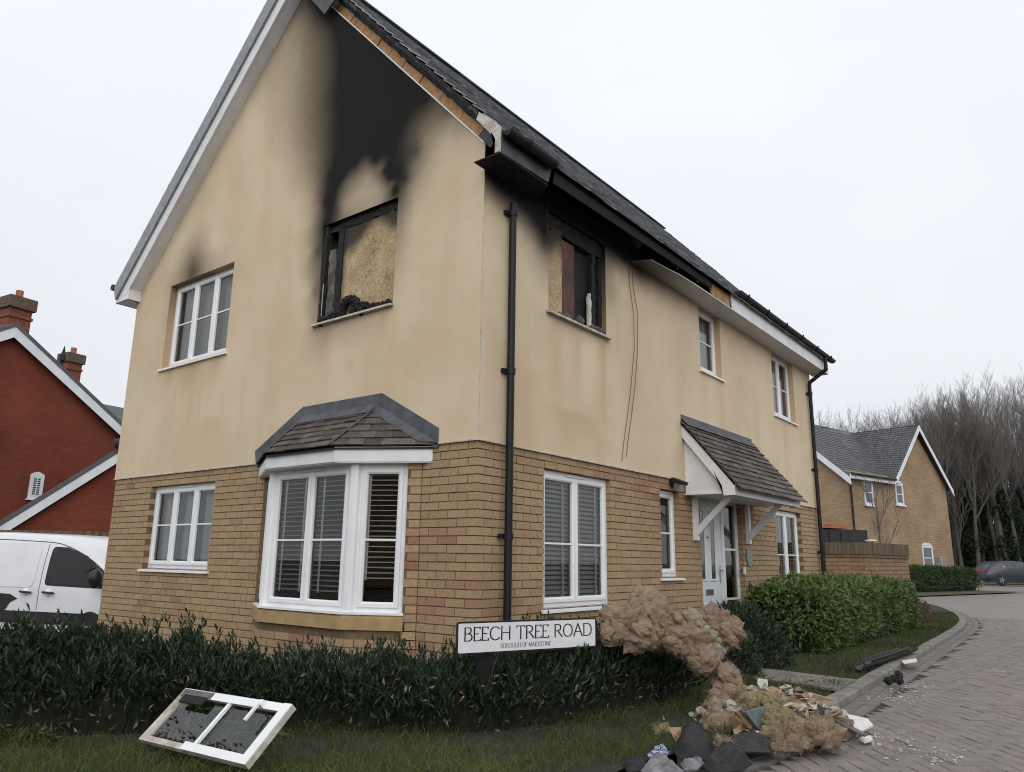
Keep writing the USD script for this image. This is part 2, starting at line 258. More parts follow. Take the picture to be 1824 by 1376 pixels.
plain('van_shadow_gap', (0.02, 0.02, 0.02), 0.8, 0.1)
plain('trim_black', (0.011, 0.011, 0.012), 0.5, 0.15, 6)
plain('tyre', (0.02, 0.02, 0.02), 0.85, 0.1)
plain('alloy', (0.30, 0.30, 0.31), 0.35, 0.1, metal=0.8)
plain('car_blue', (0.014, 0.020, 0.032), 0.3, 0.03, coat=0.25)
plain('car_glass', (0.05, 0.055, 0.06), 0.05, 0.05, spec=0.7)
plain('tail_red', (0.30, 0.015, 0.012), 0.25, 0.1)
def bricktex(name, c1, c2, mortar, rot):
    mk(name, {'g': ('geometry', {}), 'm': ('mapping', {'rotation': (0, 0, rot)}), 's': ('separate_xyz', {}), 'c': ('combine_xyz', {}), 'ad': ('math', {'math_type': 'add'}), 'bt': ('brick_texture', {'scale': 1.0, 'brick_width': 0.225, 'row_height': 0.075, 'mortar_size': 0.006, 'color1': c1, 'color2': c2, 'mortar': mortar}),
        'n': ('noise_texture', {'scale': 0.8, 'detail': 6.0}), 'nm': ('map_range', {'from_min': 0.3, 'from_max': 0.7, 'to_min': 0.85, 'to_max': 1.15}), 'h': ('hsv', {'fac': 1.0}), 'b': ('bump', {'strength': 0.4, 'distance': 0.006, 'invert': True}), 'p': ('principled_bsdf', {'roughness': 0.9, 'specular_ior_level': 0.2})},
       [('g.position', 'm.vector'), ('m.vector', 's.vector'), ('s.x', 'ad.value1'), ('s.y', 'ad.value2'), ('ad.value', 'c.x'), ('s.z', 'c.y'), ('c.vector', 'bt.vector'), ('g.position', 'n.vector'), ('n.fac', 'nm.value'), ('nm.result', 'h.value'), ('bt.color', 'h.color'), ('h.color', 'p.base_color'), ('bt.fac', 'b.height'), ('b.normal', 'p.normal')])
bricktex('red_brick', (0.185, 0.046, 0.026), (0.155, 0.037, 0.022), (0.13, 0.045, 0.03), -0.9)
bricktex('tan_brick', (0.345, 0.248, 0.155), (0.28, 0.195, 0.12), (0.19, 0.135, 0.088), -1.305)
bricktex('back_brick', (0.40, 0.25, 0.118), (0.36, 0.21, 0.105), (0.17, 0.105, 0.052), 0.0)
toned('garden_brick', [(0, (0.27, 0.175, 0.10)), (0.6, (0.24, 0.15, 0.088)), (1, (0.21, 0.115, 0.075))])
toned('cap_brick', [(0, (0.085, 0.066, 0.042)), (1, (0.14, 0.105, 0.07))])
plain('terracotta', (0.40, 0.13, 0.06), 0.8, 0.2, 12)
plain('shed_felt', (0.035, 0.033, 0.033), 0.85, 0.2, 6)
plain('chimney_brick', (0.20, 0.062, 0.035), 0.9, 0.25, 14, 0.4, 60)
plain('chimney_cap', (0.11, 0.075, 0.055), 0.9, 0.25, 14)
plain('chimney_pot', (0.33, 0.12, 0.06), 0.8, 0.15, 10)
plain('white_verge', (0.68, 0.70, 0.73), 0.5, 0.06, 3)
toned('far_slate', [(0, (0.055, 0.056, 0.06)), (1, (0.11, 0.112, 0.12))], rough=0.6, nscale=5, namt=0.2, spec=0.4)
plain('pale_timber', (0.30, 0.29, 0.26), 0.9, 0.2, 8)
toned('debris_flake', [(0.0, (0.10, 0.085, 0.07)), (0.2, (0.22, 0.15, 0.10)), (0.4, (0.34, 0.28, 0.21)), (0.6, (0.45, 0.41, 0.34)), (0.8, (0.26, 0.25, 0.22)), (0.9, (0.13, 0.16, 0.19)), (1.0, (0.52, 0.48, 0.38))], nscale=40)
plain('smoky_soffit', (0.60, 0.60, 0.60), 0.5, 0.05, 4.0, tone=True)
# ------------------------------------------------------------------ the burnt house (outer corner at the origin; gable face along -x, long face along +y)
W, L, ZB, ZE = 6.6275, 9.85, 2.10, 4.70
XR, ZR, SR, SLF = -3.15, 8.77, 1.09, 0.985              # ridge and the two pitches
OVN, OVF, XEV, XLE = .12, .22, .36, -W - .36            # verge overhang on the burnt side, elsewhere; eave of the tiles
def roof_z(x): x = np.asarray(x, float); return ZR - np.where(x > XR, SR * (x - XR), SLF * (XR - x))
DR, NR = A([1, 0, -SR]) / math.hypot(1, SR), A([SR, 0, 1]) / math.hypot(1, SR)
DL_ = A([-1, 0, -SLF]) / math.hypot(1, SLF)
Z3 = A([0, 0, 1.0])
house = thing('brick_house', 'fire-damaged two-storey house, tan brick below cream render with a soot plume', 'house')
GU, GN = A([1.0, 0, 0]), A([0, -1.0, 0])                # gable: left to right, outward
LU, LN = A([0, 1.0, 0]), A([1.0, 0, 0])
# openings (u0, u1, z0, z1): u = x on the gable, y on the long face
OPG = [(-5.615, -4.10, 0.92, 1.95), (-3.05, -0.72, 0.55, 1.95)]
OPL = [(1.0, 2.255, 0.64, 1.95), (3.43, 3.94, 0.91, 1.95), (4.56, 6.02, 0.02, 1.95), (7.49, 8.765, 0.45, 1.95)]
UPG = [(-5.70, -4.15, 3.565, 4.755), (-2.37, -1.16, 3.57, 4.755)]
UPL = [(1.04, 2.19, 3.57, 4.69), (4.76, 5.51, 3.735, 4.69), (7.72, 8.84, 3.565, 4.69)]
def inside(u, z, ops): return any(a - 1e-6 < u < b + 1e-6 and c - 1e-6 < z < d + 1e-6 for a, b, c, d in ops)
def panel(mb, O, U, N, us, zs, ops, thick, front=True, back=True):
    """a wall of thickness thick with openings; O is where u=0, z=0 lies on its outer face."""
    O, U, N = A(O, float), A(U), A(N); us, zs = np.unique(np.round(us, 5)), np.unique(np.round(zs, 5))
    P = lambda u, z, n: O + U * u + Z3 * z + N * n
    for i in range(len(us) - 1):
        for j in range(len(zs) - 1):
            if inside((us[i] + us[i + 1]) / 2, (zs[j] + zs[j + 1]) / 2, ops): continue
            if front: mb.quad(P(us[i], zs[j], 0), P(us[i + 1], zs[j], 0), P(us[i + 1], zs[j + 1], 0), P(us[i], zs[j + 1], 0))
            if back: mb.quad(P(us[i], zs[j], -thick), P(us[i], zs[j + 1], -thick), P(us[i + 1], zs[j + 1], -thick), P(us[i + 1], zs[j], -thick))
    for a, b, c, d in ops:
        mb.quad(P(a, c, 0), P(a, d, 0), P(a, d, -thick), P(a, c, -thick)); mb.quad(P(b, c, 0), P(b, c, -thick), P(b, d, -thick), P(b, d, 0))
        mb.quad(P(a, c, 0), P(a, c, -thick), P(b, c, -thick), P(b, c, 0)); mb.quad(P(a, d, 0), P(b, d, 0), P(b, d, -thick), P(a, d, -thick))
    return mb
edges = lambda ops, lo, hi, k: [lo, hi] + [v for o in ops for v in o[k:k + 2]]
mg, ml = MB(), MB(); grow_ = lambda ops: [(a - .006, b + .006, c - .006, d + .006) for a, b, c, d in ops]
panel(mg, (0, .008, 0), GU, GN, edges(grow_(OPG), -W, -.008, 0), edges(grow_(OPG), -.15, ZB, 2), grow_(OPG), .24)
panel(ml, (-.008, 0, 0), LU, LN, edges(grow_(OPL), .009, L, 0), edges(grow_(OPL), -.15, ZB, 2), grow_(OPL), .24)
wall_g = mg.build('brick_wall', 'mortar', house); wall_l = ml.build('brick_wall', 'mortar', house)
# bricks
bricks = []                                             # (wall, corner O, U vec, V vec, N vec, tone, size on screen)
def tone_at(p):
    t = 0.62 * rng.random() + 0.38 * float(meshkit.fbm(A(p) * A([1.1, 1.1, 2.2]) + 9.1, 3, 3))
    patch = float(meshkit.fbm(A(p) * 0.55 + 3.7, 2, 8)); return float(np.clip(t * 0.75 + max(0, patch - 0.5) * 1.5 + (0.18 if rng.random() < .07 else 0), 0, 1))
def lay(wall, O, U, N, a, b, z0, z1, ops, depth=.1025, hidden=False):
    """one brick between a and b along U, cut by the openings."""
    parts = [(a, b)]
    for o in ops:
        if o[2] < z1 - .012 and o[3] > z0 + .012:
            nxt = []
            for p in parts:
                if p[0] < o[0]: nxt.append((p[0], min(p[1], o[0])))
                if p[1] > o[1]: nxt.append((max(p[0], o[1]), p[1]))
            parts = nxt
    for p in parts:
        if p[1] - p[0] < .025: continue
        j = rng.normal(0, .0011, 4); c = A(O) + A(U) * p[0] + Z3 * (z0 + j[0]) + A(N) * j[1]
        mid = c + A(U) * (p[1] - p[0]) / 2; px, py, d = project(mid)
        size = 0 if hidden or not (-40 < px < 1870 and py < 1400) else 1 / d
        if wall == wall_g and (mid[2] < .42 or -3.2 < mid[0] < -.7): size *= .3
        if wall == wall_l and mid[2] < .5: size *= .3
        bricks.append((wall, c, A(U) * (p[1] - p[0]), Z3 * (z1 - z0), -A(N) * (depth + j[1]), tone_at(mid), size))
for k in range(-0, 29):
    z0, z1 = ZB - .075 * (k + 1) + .005, ZB - .075 * k - .005
    for wall, U0, N0, length, ops, sgn in ((wall_g, -GU, GN, W, [(-b, -a, c, d) for a, b, c, d in OPG] + [(.66, 3.11, -1, 2.0)], 0), (wall_l, LU, LN, L, OPL, 1)):
        full = (k % 2 == 1) == (sgn == 0); s = 0.0
        if not full: s = .1125
        while s < length - .03:
            e = min(s + .215, length - .002)
            if sgn == 1 and s < .3325 < e - .02:       # straight movement joint beside the downpipe
                lay(wall, (0, 0, 0), U0, N0, s, .3275, z0, z1, ops); lay(wall, (0, 0, 0), U0, N0, .3400, e, z0, z1, ops)
            else: lay(wall, (0, 0, 0), U0, N0, s, e, z0, z1, ops)
            s = e + .01
# bay: plan of its wall
BA, BB, BC, BD = A([-.665, 0, 0]), A([-1.235, -.33, 0]), A([-2.535, -.33, 0]), A([-3.105, 0, 0])
mbay = MB()
for P, Q in ((BA, BB), (BB, BC), (BC, BD)):
    u = unit(Q - P); n = A([u[1], -u[0], 0]) * (1 if u[0] < 0 else -1); n = A([-u[1], u[0], 0]) if np.dot(A([-u[1], u[0], 0]), [0, -1, 0]) > 0 else A([u[1], -u[0], 0]); ln = np.linalg.norm(Q - P)
    mbay.obox(P - n * .008 - n * .1, u * ln, n * .1, Z3 * .50)
    if P is BA: mbay.obox(P - n * .108, u * .135, n * .1, Z3 * 1.95)
bay_wall = mbay.build('bay_wall', 'mortar', house)
for P, Q in ((BA, BB), (BB, BC), (BC, BD)):
    u = unit(Q - P); n = A([-u[1], u[0], 0]) if np.dot(A([-u[1], u[0], 0]), [0, -1, 0]) > 0 else A([u[1], -u[0], 0]); ln = np.linalg.norm(Q - P)
    for k in range(2, 29):
        z0, z1 = ZB - .075 * (k + 1) + .005, ZB - .075 * k - .005; s = .004 + (.1125 if k % 2 else 0)
        if s > .01: lay(bay_wall, P, u, n, .004, s - .01, z0, z1, [(.13, 9, .43, 3)] if P is BA else [(-1, 9, .43, 3)], .09)
        while s < ln - .02:
            e = min(s + .215, ln - .002); lay(bay_wall, P, u, n, s, e, z0, z1, [(.13, 9, .43, 3)] if P is BA else [(-1, 9, .43, 3)], .09); s = e + .01
order = sorted(range(len(bricks)), key=lambda i: -bricks[i][6]); single = set(order[:296]); rest = {}
for i, (w_, c, u_, v_, n_, t, sz) in enumerate(bricks):
    if i in single: MB().obox(c, u_, v_, n_, t).build('brick', 'brick', w_)
    else: rest.setdefault(w_, MB()).obox(c, u_, v_, n_, t)
for w_, m in rest.items(): m.build('brickwork', 'brick', w_, kind='stuff')
# plain walls on the sides that cannot be seen, floors, loft floor
mo = MB(); mo.box((-W, L - .24, -.15), (-.25, L, ZE + .2)); mo.box((-W, .26, -.15), (-W + .24, L - .245, ZE + .2))
mo.prism([(-W + .01, L - .23, ZE + .2), (-.02, L - .23, ZE + .2), (-.02, L - .23, 5.2), (XR, L - .23, 8.4), (-W + .01, L - .23, 5.2)], (0, .2, 0)); mo.build('rear_wall', 'back_brick', house)
mf = MB(); mf.box((-W + .25, .26, -.05), (-.26, L - .25, .05)); mf.box((-W + .25, .26, 2.38), (-.26, L - .25, 2.6)); mf.box((-W + .25, .26, 4.72), (-.26, L - .25, 4.86)); mf.build('floor_slab', 'dark_room', house)

# ---- smoke black on the render, plus contact shadow painted in beside the left bargeboard: density read along the walls, in wall coordinates
SG = [(500, 20, .8), (515, 60, .34), (540, 60, .5), (570, 60, .76), (600, 60, .92), (640, 100, 1), (700, 140, 1), (760, 180, .93), (800, 205, .7), (830, 235, .3), (855, 262, .05), (540, 20, .72), (570, 20, .92), (520, 20, .65),
      (456, 120, .42), (475, 115, .26), (500, 110, .22), (520, 110, .32), (550, 110, .55), (580, 110, .78), (620, 110, .97), (680, 130, 1), (720, 152, 1), (430, 180, .08), (470, 180, .10), (500, 180, .2), (530, 180, .4), (560, 180, .64), (588, 180, .86), (620, 180, .97), (660, 180, 1), (700, 180, 1),
      (740, 190, .92), (770, 210, .68), (800, 226, .4), (830, 250, .12), (470, 250, .04), (500, 250, .14), (530, 250, .36), (560, 250, .62), (590, 250, .86), (620, 250, .96), (650, 245, 1), (690, 250, .98), (730, 250, .82), (760, 250, .5), (790, 260, .18), (830, 280, .03),
      (495, 300, .03), (520, 300, .14), (545, 300, .38), (570, 300, .68), (598, 300, .92), (625, 300, .92), (650, 275, .92), (652, 298, .68), (660, 312, .48), (682, 300, .72), (705, 295, .9), (738, 300, .62), (763, 300, .26), (790, 300, .06),
      (535, 340, .1), (560, 340, .42), (585, 340, .88), (606, 340, .82), (626, 338, .48), (642, 330, .40), (662, 330, .36), (682, 335, .5), (700, 330, .75), (714, 330, .85), (732, 340, .48), (755, 340, .12), (548, 370, .14), (570, 370, .58), (588, 376, .92), (604, 374, .8), (622, 368, .34), (640, 362, .30), (662, 355, .30), (684, 348, .42), (704, 345, .96),
      (720, 365, .62), (742, 370, .1), (552, 400, .15), (570, 400, .7), (580, 405, .95), (716, 400, .45), (735, 400, .08), (552, 450, .18), (566, 450, .78), (716, 440, .22), (732, 440, .03), (550, 520, .06), (563, 520, .62), (712, 520, .05), (546, 575, 0), (561, 575, .3), (704, 552, .04),
      (345, 440, .30), (345, 420, .12), (345, 465, .6), (330, 478, .42), (365, 468, .42), (318, 498, .3), (385, 466, .22), (402, 466, .12), (345, 485, .8), (345, 395, 0), (308, 480, .03), (382, 435, .02), (318, 440, .02), (300, 510, .1), (296, 540, .05),
      (450, 300, 0), (480, 350, 0), (300, 450, 0), (420, 420, 0), (500, 450, 0), (530, 600, 0), (640, 640, 0), (760, 450, 0), (800, 350, 0), (840, 330, 0), (850, 500, 0), (780, 620, 0), (400, 600, 0), (250, 600, 0), (300, 720, 0), (500, 720, 0), (700, 720, 0), (850, 700, 0), (400, 330, 0), (330, 420, 0), (440, 250, .02), (520, 400, .02), (760, 500, 0), (600, 640, 0)]
SG += [(592, 318, .99), (600, 330, .95), (580, 362, .95), (592, 350, .99), (600, 352, .9), (700, 312, 1), (706, 336, .97), (694, 322, .92), (686, 305, .95), (668, 290, .93), (636, 300, .88), (612, 318, .95), (620, 322, .75), (655, 320, .32), (645, 345, .24), (668, 338, .28), (625, 356, .36), (612, 366, .5), (718, 350, .72), (724, 320, .9), (745, 270, .8), (575, 345, .8), (560, 315, .5), (540, 280, .36), (500, 210, .2), (470, 150, .2)]
SL = [(866, 310, .98), (866, 335, .6), (866, 365, .1), (880, 320, 1), (880, 345, .75), (880, 372, .2), (900, 335, 1), (900, 365, .7), (900, 392, .15), (925, 350, 1), (925, 378, .8), (925, 412, .2), (945, 370, 1), (945, 402, .8), (945, 442, .22), (965, 390, 1), (965, 435, .85), (970, 470, .35), (970, 525, .05),
      (980, 375, 1), (1000, 385, 1), (1040, 410, 1), (1090, 438, 1), (1090, 462, .75), (1096, 490, .15), (1086, 520, .3), (1085, 565, .06), (1110, 465, .96), (1112, 484, .3), (1130, 470, 1), (1130, 487, .5), (1130, 512, .06), (1160, 480, .92), (1160, 502, .3), (1160, 522, .06), (1190, 494, .75), (1190, 516, .2), (1220, 516, .5), (1220, 540, .08),
      (1240, 535, .3), (1244, 560, .03), (1300, 580, 0), (1400, 650, 0), (1200, 600, 0), (1100, 600, 0), (900, 500, 0), (900, 700, 0), (1000, 650, 0), (1300, 700, 0), (1440, 690, 0), (1180, 560, 0), (870, 420, 0), (940, 520, 0)]
def field(samples, plane, cols):
    P = A([plane(x, y)[cols] for x, y, d in samples]); d = A([s[2] for s in samples])
    f = RBFInterpolator(P, d, kernel='linear', smoothing=0.002); return lambda q: np.clip(f(np.asarray(q)) * 1.12 - .03, 0, 1) ** .85
soot_shade_g, soot_l = field(SG, GA, [0, 2]), field(SL, LO, [1, 2])
def drips(u, z, list_):
    """run-off under sills: (u centre, half width, z top, length, strength)"""
    s = np.zeros_like(u)
    for c, hw, zt, ln, k in list_:
        wob = hw * (0.7 + 0.6 * meshkit.fbm(np.stack([z * 3, u * 0 + c * 7, u * 0], -1), 2, 4))
        s = np.maximum(s, k * np.exp(-((u - c) / wob) ** 2) * np.clip((zt - z) / .03, 0, 1) * np.clip(1 - (zt - z) / ln, 0, 1) ** 0.8)
    return s
DG = [(-5.45, .13, 3.53, .35, .6), (-4.95, .25, 3.53, .45, .45), (-4.35, .16, 3.53, .4, .55), (-5.25, .04, 3.3, .8, .3), (-4.62, .035, 3.4, .9, .3), (-2.2, .1, 3.54, .5, .35), (-1.3, .08, 3.54, .4, .4), (-1.75, .04, 3.1, .25, .35), (-4.3, .5, 2.75, .7, .25), (-2.4, .05, 4.1, .6, .25)]
DL = [(1.15, .12, 3.53, 1.3, .3), (2.1, .10, 3.53, 1.2, .55), (2.15, .03, 3.5, 1.4, .6), (1.6, .05, 3.4, .7, .3), (.75, .25, 2.9, .9, .25), (1.5, .5, 2.6, .55, .45), (2.9, .05, 3.6, .9, .2), (3.4, .04, 3.3, 1.2, .18), (4.9, .1, 3.7, .9, .2), (5.45, .08, 3.7, 1.1, .3), (8.2, .2, 3.5, .6, .25), (.15, .1, 3.3, 1.1, .25), (2.45, .02, 3.9, .5, .4), (2.75, .025, 3.0, .4, .35)]
def seq(lo, hi, step, keys): return np.unique(np.round(np.concatenate([np.arange(lo, hi, step), [lo, hi], [k for k in keys if lo <= k <= hi]]), 4))
def render_wall(face):
    g = face == 'g'; ops = UPG if g else UPL
    us = seq(-W - .015, .0148, .04, [o for w in ops for o in w[:2]]) if g else seq(-.0148, L + .01, .045, [o for w in ops for o in w[:2]])
    zl = seq(ZB, 4.76 if g else 4.94, .04, [o for w in ops for o in w[2:]]); rows = len(zl) + (55 if g else 0)
    G2 = np.zeros((len(us), rows, 2)); G2[:, :, 0] = us[:, None]; G2[:, :len(zl), 1] = zl
    if g:
        top = np.maximum(roof_z(us) - .36, 4.80); G2[:, len(zl):, 1] = 4.76 + (top - 4.76)[:, None] * (np.arange(1, 56) / 55)[None, :]
    nu, nz = G2.shape[:2]; idx = np.arange(nu * nz).reshape(nu, nz); q = G2.reshape(-1, 2); cen = (G2[:-1, :-1] + G2[1:, 1:]) / 2
    keep = np.ones(cen.shape[:2], bool)
    for a, b, c, d in ops: keep &= ~((cen[..., 0] > a) & (cen[..., 0] < b) & (cen[..., 1] > c) & (cen[..., 1] < d))
    f = np.stack([idx[:-1, :-1], idx[1:, :-1], idx[1:, 1:], idx[:-1, 1:]], -1)[keep]
    so = (soot_shade_g if g else soot_l)(q); st = drips(q[:, 0], q[:, 1], DG if g else DL)
    pos = lambda q, n: np.column_stack([q[:, 0], np.full(len(q), -n), q[:, 1]]) if g else np.column_stack([np.full(len(q), n), q[:, 0], q[:, 1]])
    mb = MB(); mb.add(pos(q, .015), f); S, T = [so], [st]
    for k, (a, b, c, d) in enumerate(ops):              # reveals, sooted where the fire came out
        burnt = (k == 1) if g else (k == 0)
        for e in ([(a, c), (a, d)], [(b, d), (b, c)], [(a, d), (b, d)], [(b, c), (a, c)]):
            n = 24; t = np.linspace(0, 1, n)[:, None]; line = A(e[0]) * (1 - t) + A(e[1]) * t
            V = np.vstack([pos(line, .015), pos(line, -.10)]); ff = [[i, i + 1, n + i + 1, n + i] for i in range(n - 1)]; mb.add(V, ff)
            s = (soot_shade_g if g else soot_l)(line)
            if burnt: s = np.clip(np.maximum(s, .55 + .5 * (line[:, 1] - c) / (d - c)), 0, 1) if not (g and e[0][0] == b and e[1][0] == b) else s
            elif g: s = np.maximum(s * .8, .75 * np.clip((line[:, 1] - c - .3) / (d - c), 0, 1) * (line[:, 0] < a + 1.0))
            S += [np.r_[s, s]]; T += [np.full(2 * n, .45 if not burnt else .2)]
    if g: mb.quad((-W - .015, -.015, ZB), (-W - .015, .3, ZB), (-W - .015, .3, 4.9), (-W - .015, -.015, 4.9)); S.append(np.zeros(4)); T.append(np.zeros(4))
    return mb.build('rendered_wall', 'render', house, attrs={'soot': np.concatenate(S), 'stain': np.concatenate(T)})
rw_g = render_wall('g'); rw_l = render_wall('l')
ib = MB()                                                # block behind the render, with the same openings
panel(ib, (0, .10, 0), GU, GN, edges(UPG, -W, -.1, 0), edges(UPG, ZB, 4.80, 2), UPG, .12); panel(ib, (-.10, 0, 0), LU, LN, edges(UPL, .1, L, 0), edges(UPL, ZB, 4.80, 2), UPL, .12)
ib.prism([(-W + .01, .1, 4.8), (-.02, .1, 4.8), (-.02, .1, 5.0), (XR, .1, 8.2), (-W + .01, .1, 5.0)], (0, .1, 0)); ib.build('inner_leaf', 'charred_grey', house)
bead = MB(); bead.box((-W - .022, -.024, ZB - .006), (-.003, -.004, ZB + .006)); bead.box((.004, -.024, ZB - .006), (.024, L, ZB + .006)); bead.obox((.0135, -.0175, ZB + .01), (.0045, 0, 0), (0, .004, 0), (0, 0, 2.55)); bead.build('render_bead', 'dirty_white', house)
# render stop bead and the strip of timber packing laid bare along the burnt verge
vb = MB(); top_ = A([XR, 0, ZR]); a, b = top_ + DR * .72, top_ + DR * 4.66
vb.obox(a + A([0, -.024, -.372]), b - a, (0, .02, 0), (.008, 0, .012)); vb.build('verge_bead', 'white_board', house)
s0 = .80
while s0 < 4.55:
    ln = rng.choice([.2, .215, .225, .11]); MB().obox(top_ + DR * s0 + A([0, -.004 + rng.normal(0, .004), -.36]), DR * (ln - .006), (0, .06, 0), NR * (.10 + rng.normal(0, .006))).build('packing_block', 'sooted_board' if rng.random() < .08 else 'orange_timber', house); s0 += ln

vf = MB(); q = [top_ + DR * .2 + A([0, -OVN + .015, -.075]), top_ + DR * 5.0 + A([0, -OVN + .015, -.075]), top_ + DR * 5.0 + A([0, .06, -.215]), top_ + DR * .2 + A([0, .06, -.215])]
n_ = 90; V = []
for t in np.linspace(0, 1, n_):
    for (dy, dz_) in ((-OVN + .012, -.075), (-OVN + .012, -.12), (-.055, -.17), (-.004, -.215), (.06, -.215)): V.append(top_ + DR * (.1 + 4.95 * t) + A([0, dy + rng.normal(0, .006), dz_ + rng.normal(0, .010)]))
vf.add(V, [[5 * i + k, 5 * i + k + 1, 5 * i + k + 6, 5 * i + k + 5] for i in range(n_ - 1) for k in range(4)]); vf.build('verge_underside', 'verge_mortar', house)

# ---- windows
def ring(mb, P, u0, v0, w, h, prof):
    q = [[P(u0 + i, v0 + i, n), P(u0 + w - i, v0 + i, n), P(u0 + w - i, v0 + h - i, n), P(u0 + i, v0 + h - i, n)] for i, n in prof]
    for a, b in zip(q[:-1], q[1:]):
        for k in range(4): mb.quad(a[k], a[(k + 1) % 4], b[(k + 1) % 4], b[k])
FRAME = [(0, -.06), (0, 0), (.046, 0), (.054, -.008), (.054, -.06)]
SASH = [(0, -.02), (0, .010), (.004, .014), (.034, .014), (.050, .002), (.050, -.03)]
def window(parent, O, U, N, w, h, cols, recess=.075, bar=.5, sill=True, vent=True, mat='upvc', blind=None, blind_from=0.0, label=None, bars=True, split=None, sill_over=.05, name='window', fmat=None, slat_n=-.10, slat_tilt=.12):
    U, N = A(U, float), A(N, float); O2 = A(O, float) - N * recess; P = lambda u, v, n: O2 + U * u + Z3 * v + N * n
    f = MB(); ring(f, P, 0, 0, w, h, FRAME); cw = (w - .08) / cols
    for c in range(1, cols): f.obox(P(.04 + c * cw - .02, .045, -.06), U * .04, Z3 * (h - .09), N * .06)
    win = f.build(name, mat, parent, label=label)
    for c in range(cols):
        u0 = .04 + c * cw + .003; sw = cw - .006; s = MB(); ring(s, P, u0, .042, sw, h - .084, SASH); s.build('sash', mat, win)
        MB().quad(P(u0 + .048, .09, -.02), P(u0 + sw - .048, .09, -.02), P(u0 + sw - .048, h - .09, -.02), P(u0 + .048, h - .09, -.02)).build('pane', 'glass', win)
        if bars: MB().obox(P(u0 + .048, h * bar - .009, -.019), U * (sw - .096), Z3 * .018, N * .012).build('glazing_bar', mat, win)
    if vent: v = MB(); v.obox(P(w / 2 - .17, h - .035, 0), U * .34, Z3 * .02, N * .016); v.build('trickle_vent', mat, win)
    if sill: s = MB(); s.prism([P(-sill_over, -.004, -.05), P(-sill_over, -.004, -.0), P(-sill_over, -.022, recess + .035), P(-sill_over, -.045, recess + .035), P(-sill_over, -.045, -.05)], U * (w + 2 * sill_over)); s.build('sill', mat, win)
    if blind == 'slats':
        z = blind_from + .05
        while z < h - .06:
            MB().obox(P(.05, z, slat_n), U * (w - .1), (N * math.cos(slat_tilt) - Z3 * math.sin(slat_tilt)) * .048, (Z3 * math.cos(slat_tilt) + N * math.sin(slat_tilt)) * .006, .5).build('slat', 'blind', win); z += .047
        for fr in ([.2, .8] if cols == 1 else [.12, .38, .62, .88]): MB().obox(P(w * fr - .015, blind_from + .03, slat_n + .052), U * .030, Z3 * (h - blind_from - .08), N * .001, .55).build('blind_tape', 'blind', win)
    elif blind in ('net_curtain', 'patterned_net'):
        t = np.linspace(.04, w - .04, 60); n = -.12 + .018 * np.sin(t * 55 + np.sin(t * 17)); V = np.vstack([[P(a, .05, b) for a, b in zip(t, n)], [P(a, h - .05, b * .9 - .012) for a, b in zip(t, n)]])
        MB().add(V, [[i, i + 1, 61 + i, 60 + i] for i in range(59)]).build('curtain', blind, win)
    elif blind == 'roller': MB().obox(P(.04, .05, -.12), U * (w - .08), Z3 * (h - .1), N * .004, .34).build('roller_blind', 'blind', win)
    return win
wz = lambda op: (op[0], op[1] - op[0], op[2], op[3] - op[2])
u, w, z, h = wz(UPG[0]); window(house, (u, -.015, z), GU, GN, w, h, 3, .10, .52, vent=False, blind='roller', label='three-light upper window with a closed blind, soot above its head')
u, w, z, h = wz(OPG[0]); window(house, (u, 0, z), GU, GN, w, h, 3, .075, .52, blind='net_curtain', label='three-light ground floor window left of the bay')
u, w, z, h = wz(OPL[0]); window(house, (0, u, z), LU, LN, w, h, 2, .06, .46, blind='slats', label='two-light ground floor window right of the black downpipe', slat_tilt=.62)
u, w, z, h = wz(OPL[1]); window(house, (0, u, z), LU, LN, w, h, 1, .075, .5, label='narrow ground floor window left of the porch')
u, w, z, h = wz(OPL[3]); window(house, (0, u, z), LU, LN, w, h, 2, .075, .52, blind='slats', label='two-light ground floor window right of the porch')
u, w, z, h = wz(UPL[1]); window(house, (.015, u, z), LU, LN, w, h, 1, .09, .5, vent=False, blind='net_curtain', label='narrow upper window above the porch')
u, w, z, h = wz(UPL[2]); window(house, (.015, u, z), LU, LN, w, h, 2, .09, .5, vent=False, blind='patterned_net', label='two-light upper window nearest the far end')
# bay window: front, two cants, corner posts, sill, stone course
wb = BB + A([-.02, .035, 0]); wc_ = BC + A([.02, .035, 0]); zs, zt = .60, 1.935
def side_n(u): n = A([-u[1], u[0], 0]); return n if n[1] < 0 else -n
window(house, (wc_[0] + .03, wc_[1], zs), GU, GN, wb[0] - wc_[0] - .06, zt - zs, 2, .0, .48, sill=False, blind='slats', label='front light of the bay window', blind_from=.12)
cu = unit(BA - BB); cn = side_n(cu); window(house, wb + cu * .045 + Z3 * zs, cu, cn, .475, zt - zs, 1, .0, .48, sill=False, vent=False, blind='slats', label='canted right light of the bay window', blind_from=.25)
cu2 = unit(BC - BD); cn2 = side_n(cu2); window(house, BD + cu2 * .13 + Z3 * zs + A([.02, .035, 0]), cu2, cn2, .475, zt - zs, 1, .0, .48, sill=False, vent=False, blind='slats', label='canted left light of the bay window')
for q in (wb, wc_):
    p = MB(); p.tube([q + Z3 * zs + A([0, .018, 0]), q + Z3 * zt + A([0, .018, 0])], .058, 10); p.build('corner_post', 'upvc', house)
def bay_ring(off, z0, z1, inner=.12, side=.45):
    """the outline that follows the bay's plan, off metres outside its front and side * off outside its cants, and the one inner metres further in."""
    def outline(of, os_):
        y = BB[1] - of; xr = BA[0] + os_ / cn[0]; xk = xr + (y / cn[1] * 0 + (-y) * cn[1] / cn[0]); m = (BA[0] + BD[0]) / 2
        return [A([xr, 0, 0]), A([xk, y, 0]), A([2 * m - xk, y, 0]), A([2 * m - xr, 0, 0])]
    return outline(off, off * side), outline(off - inner, off * side - inner)
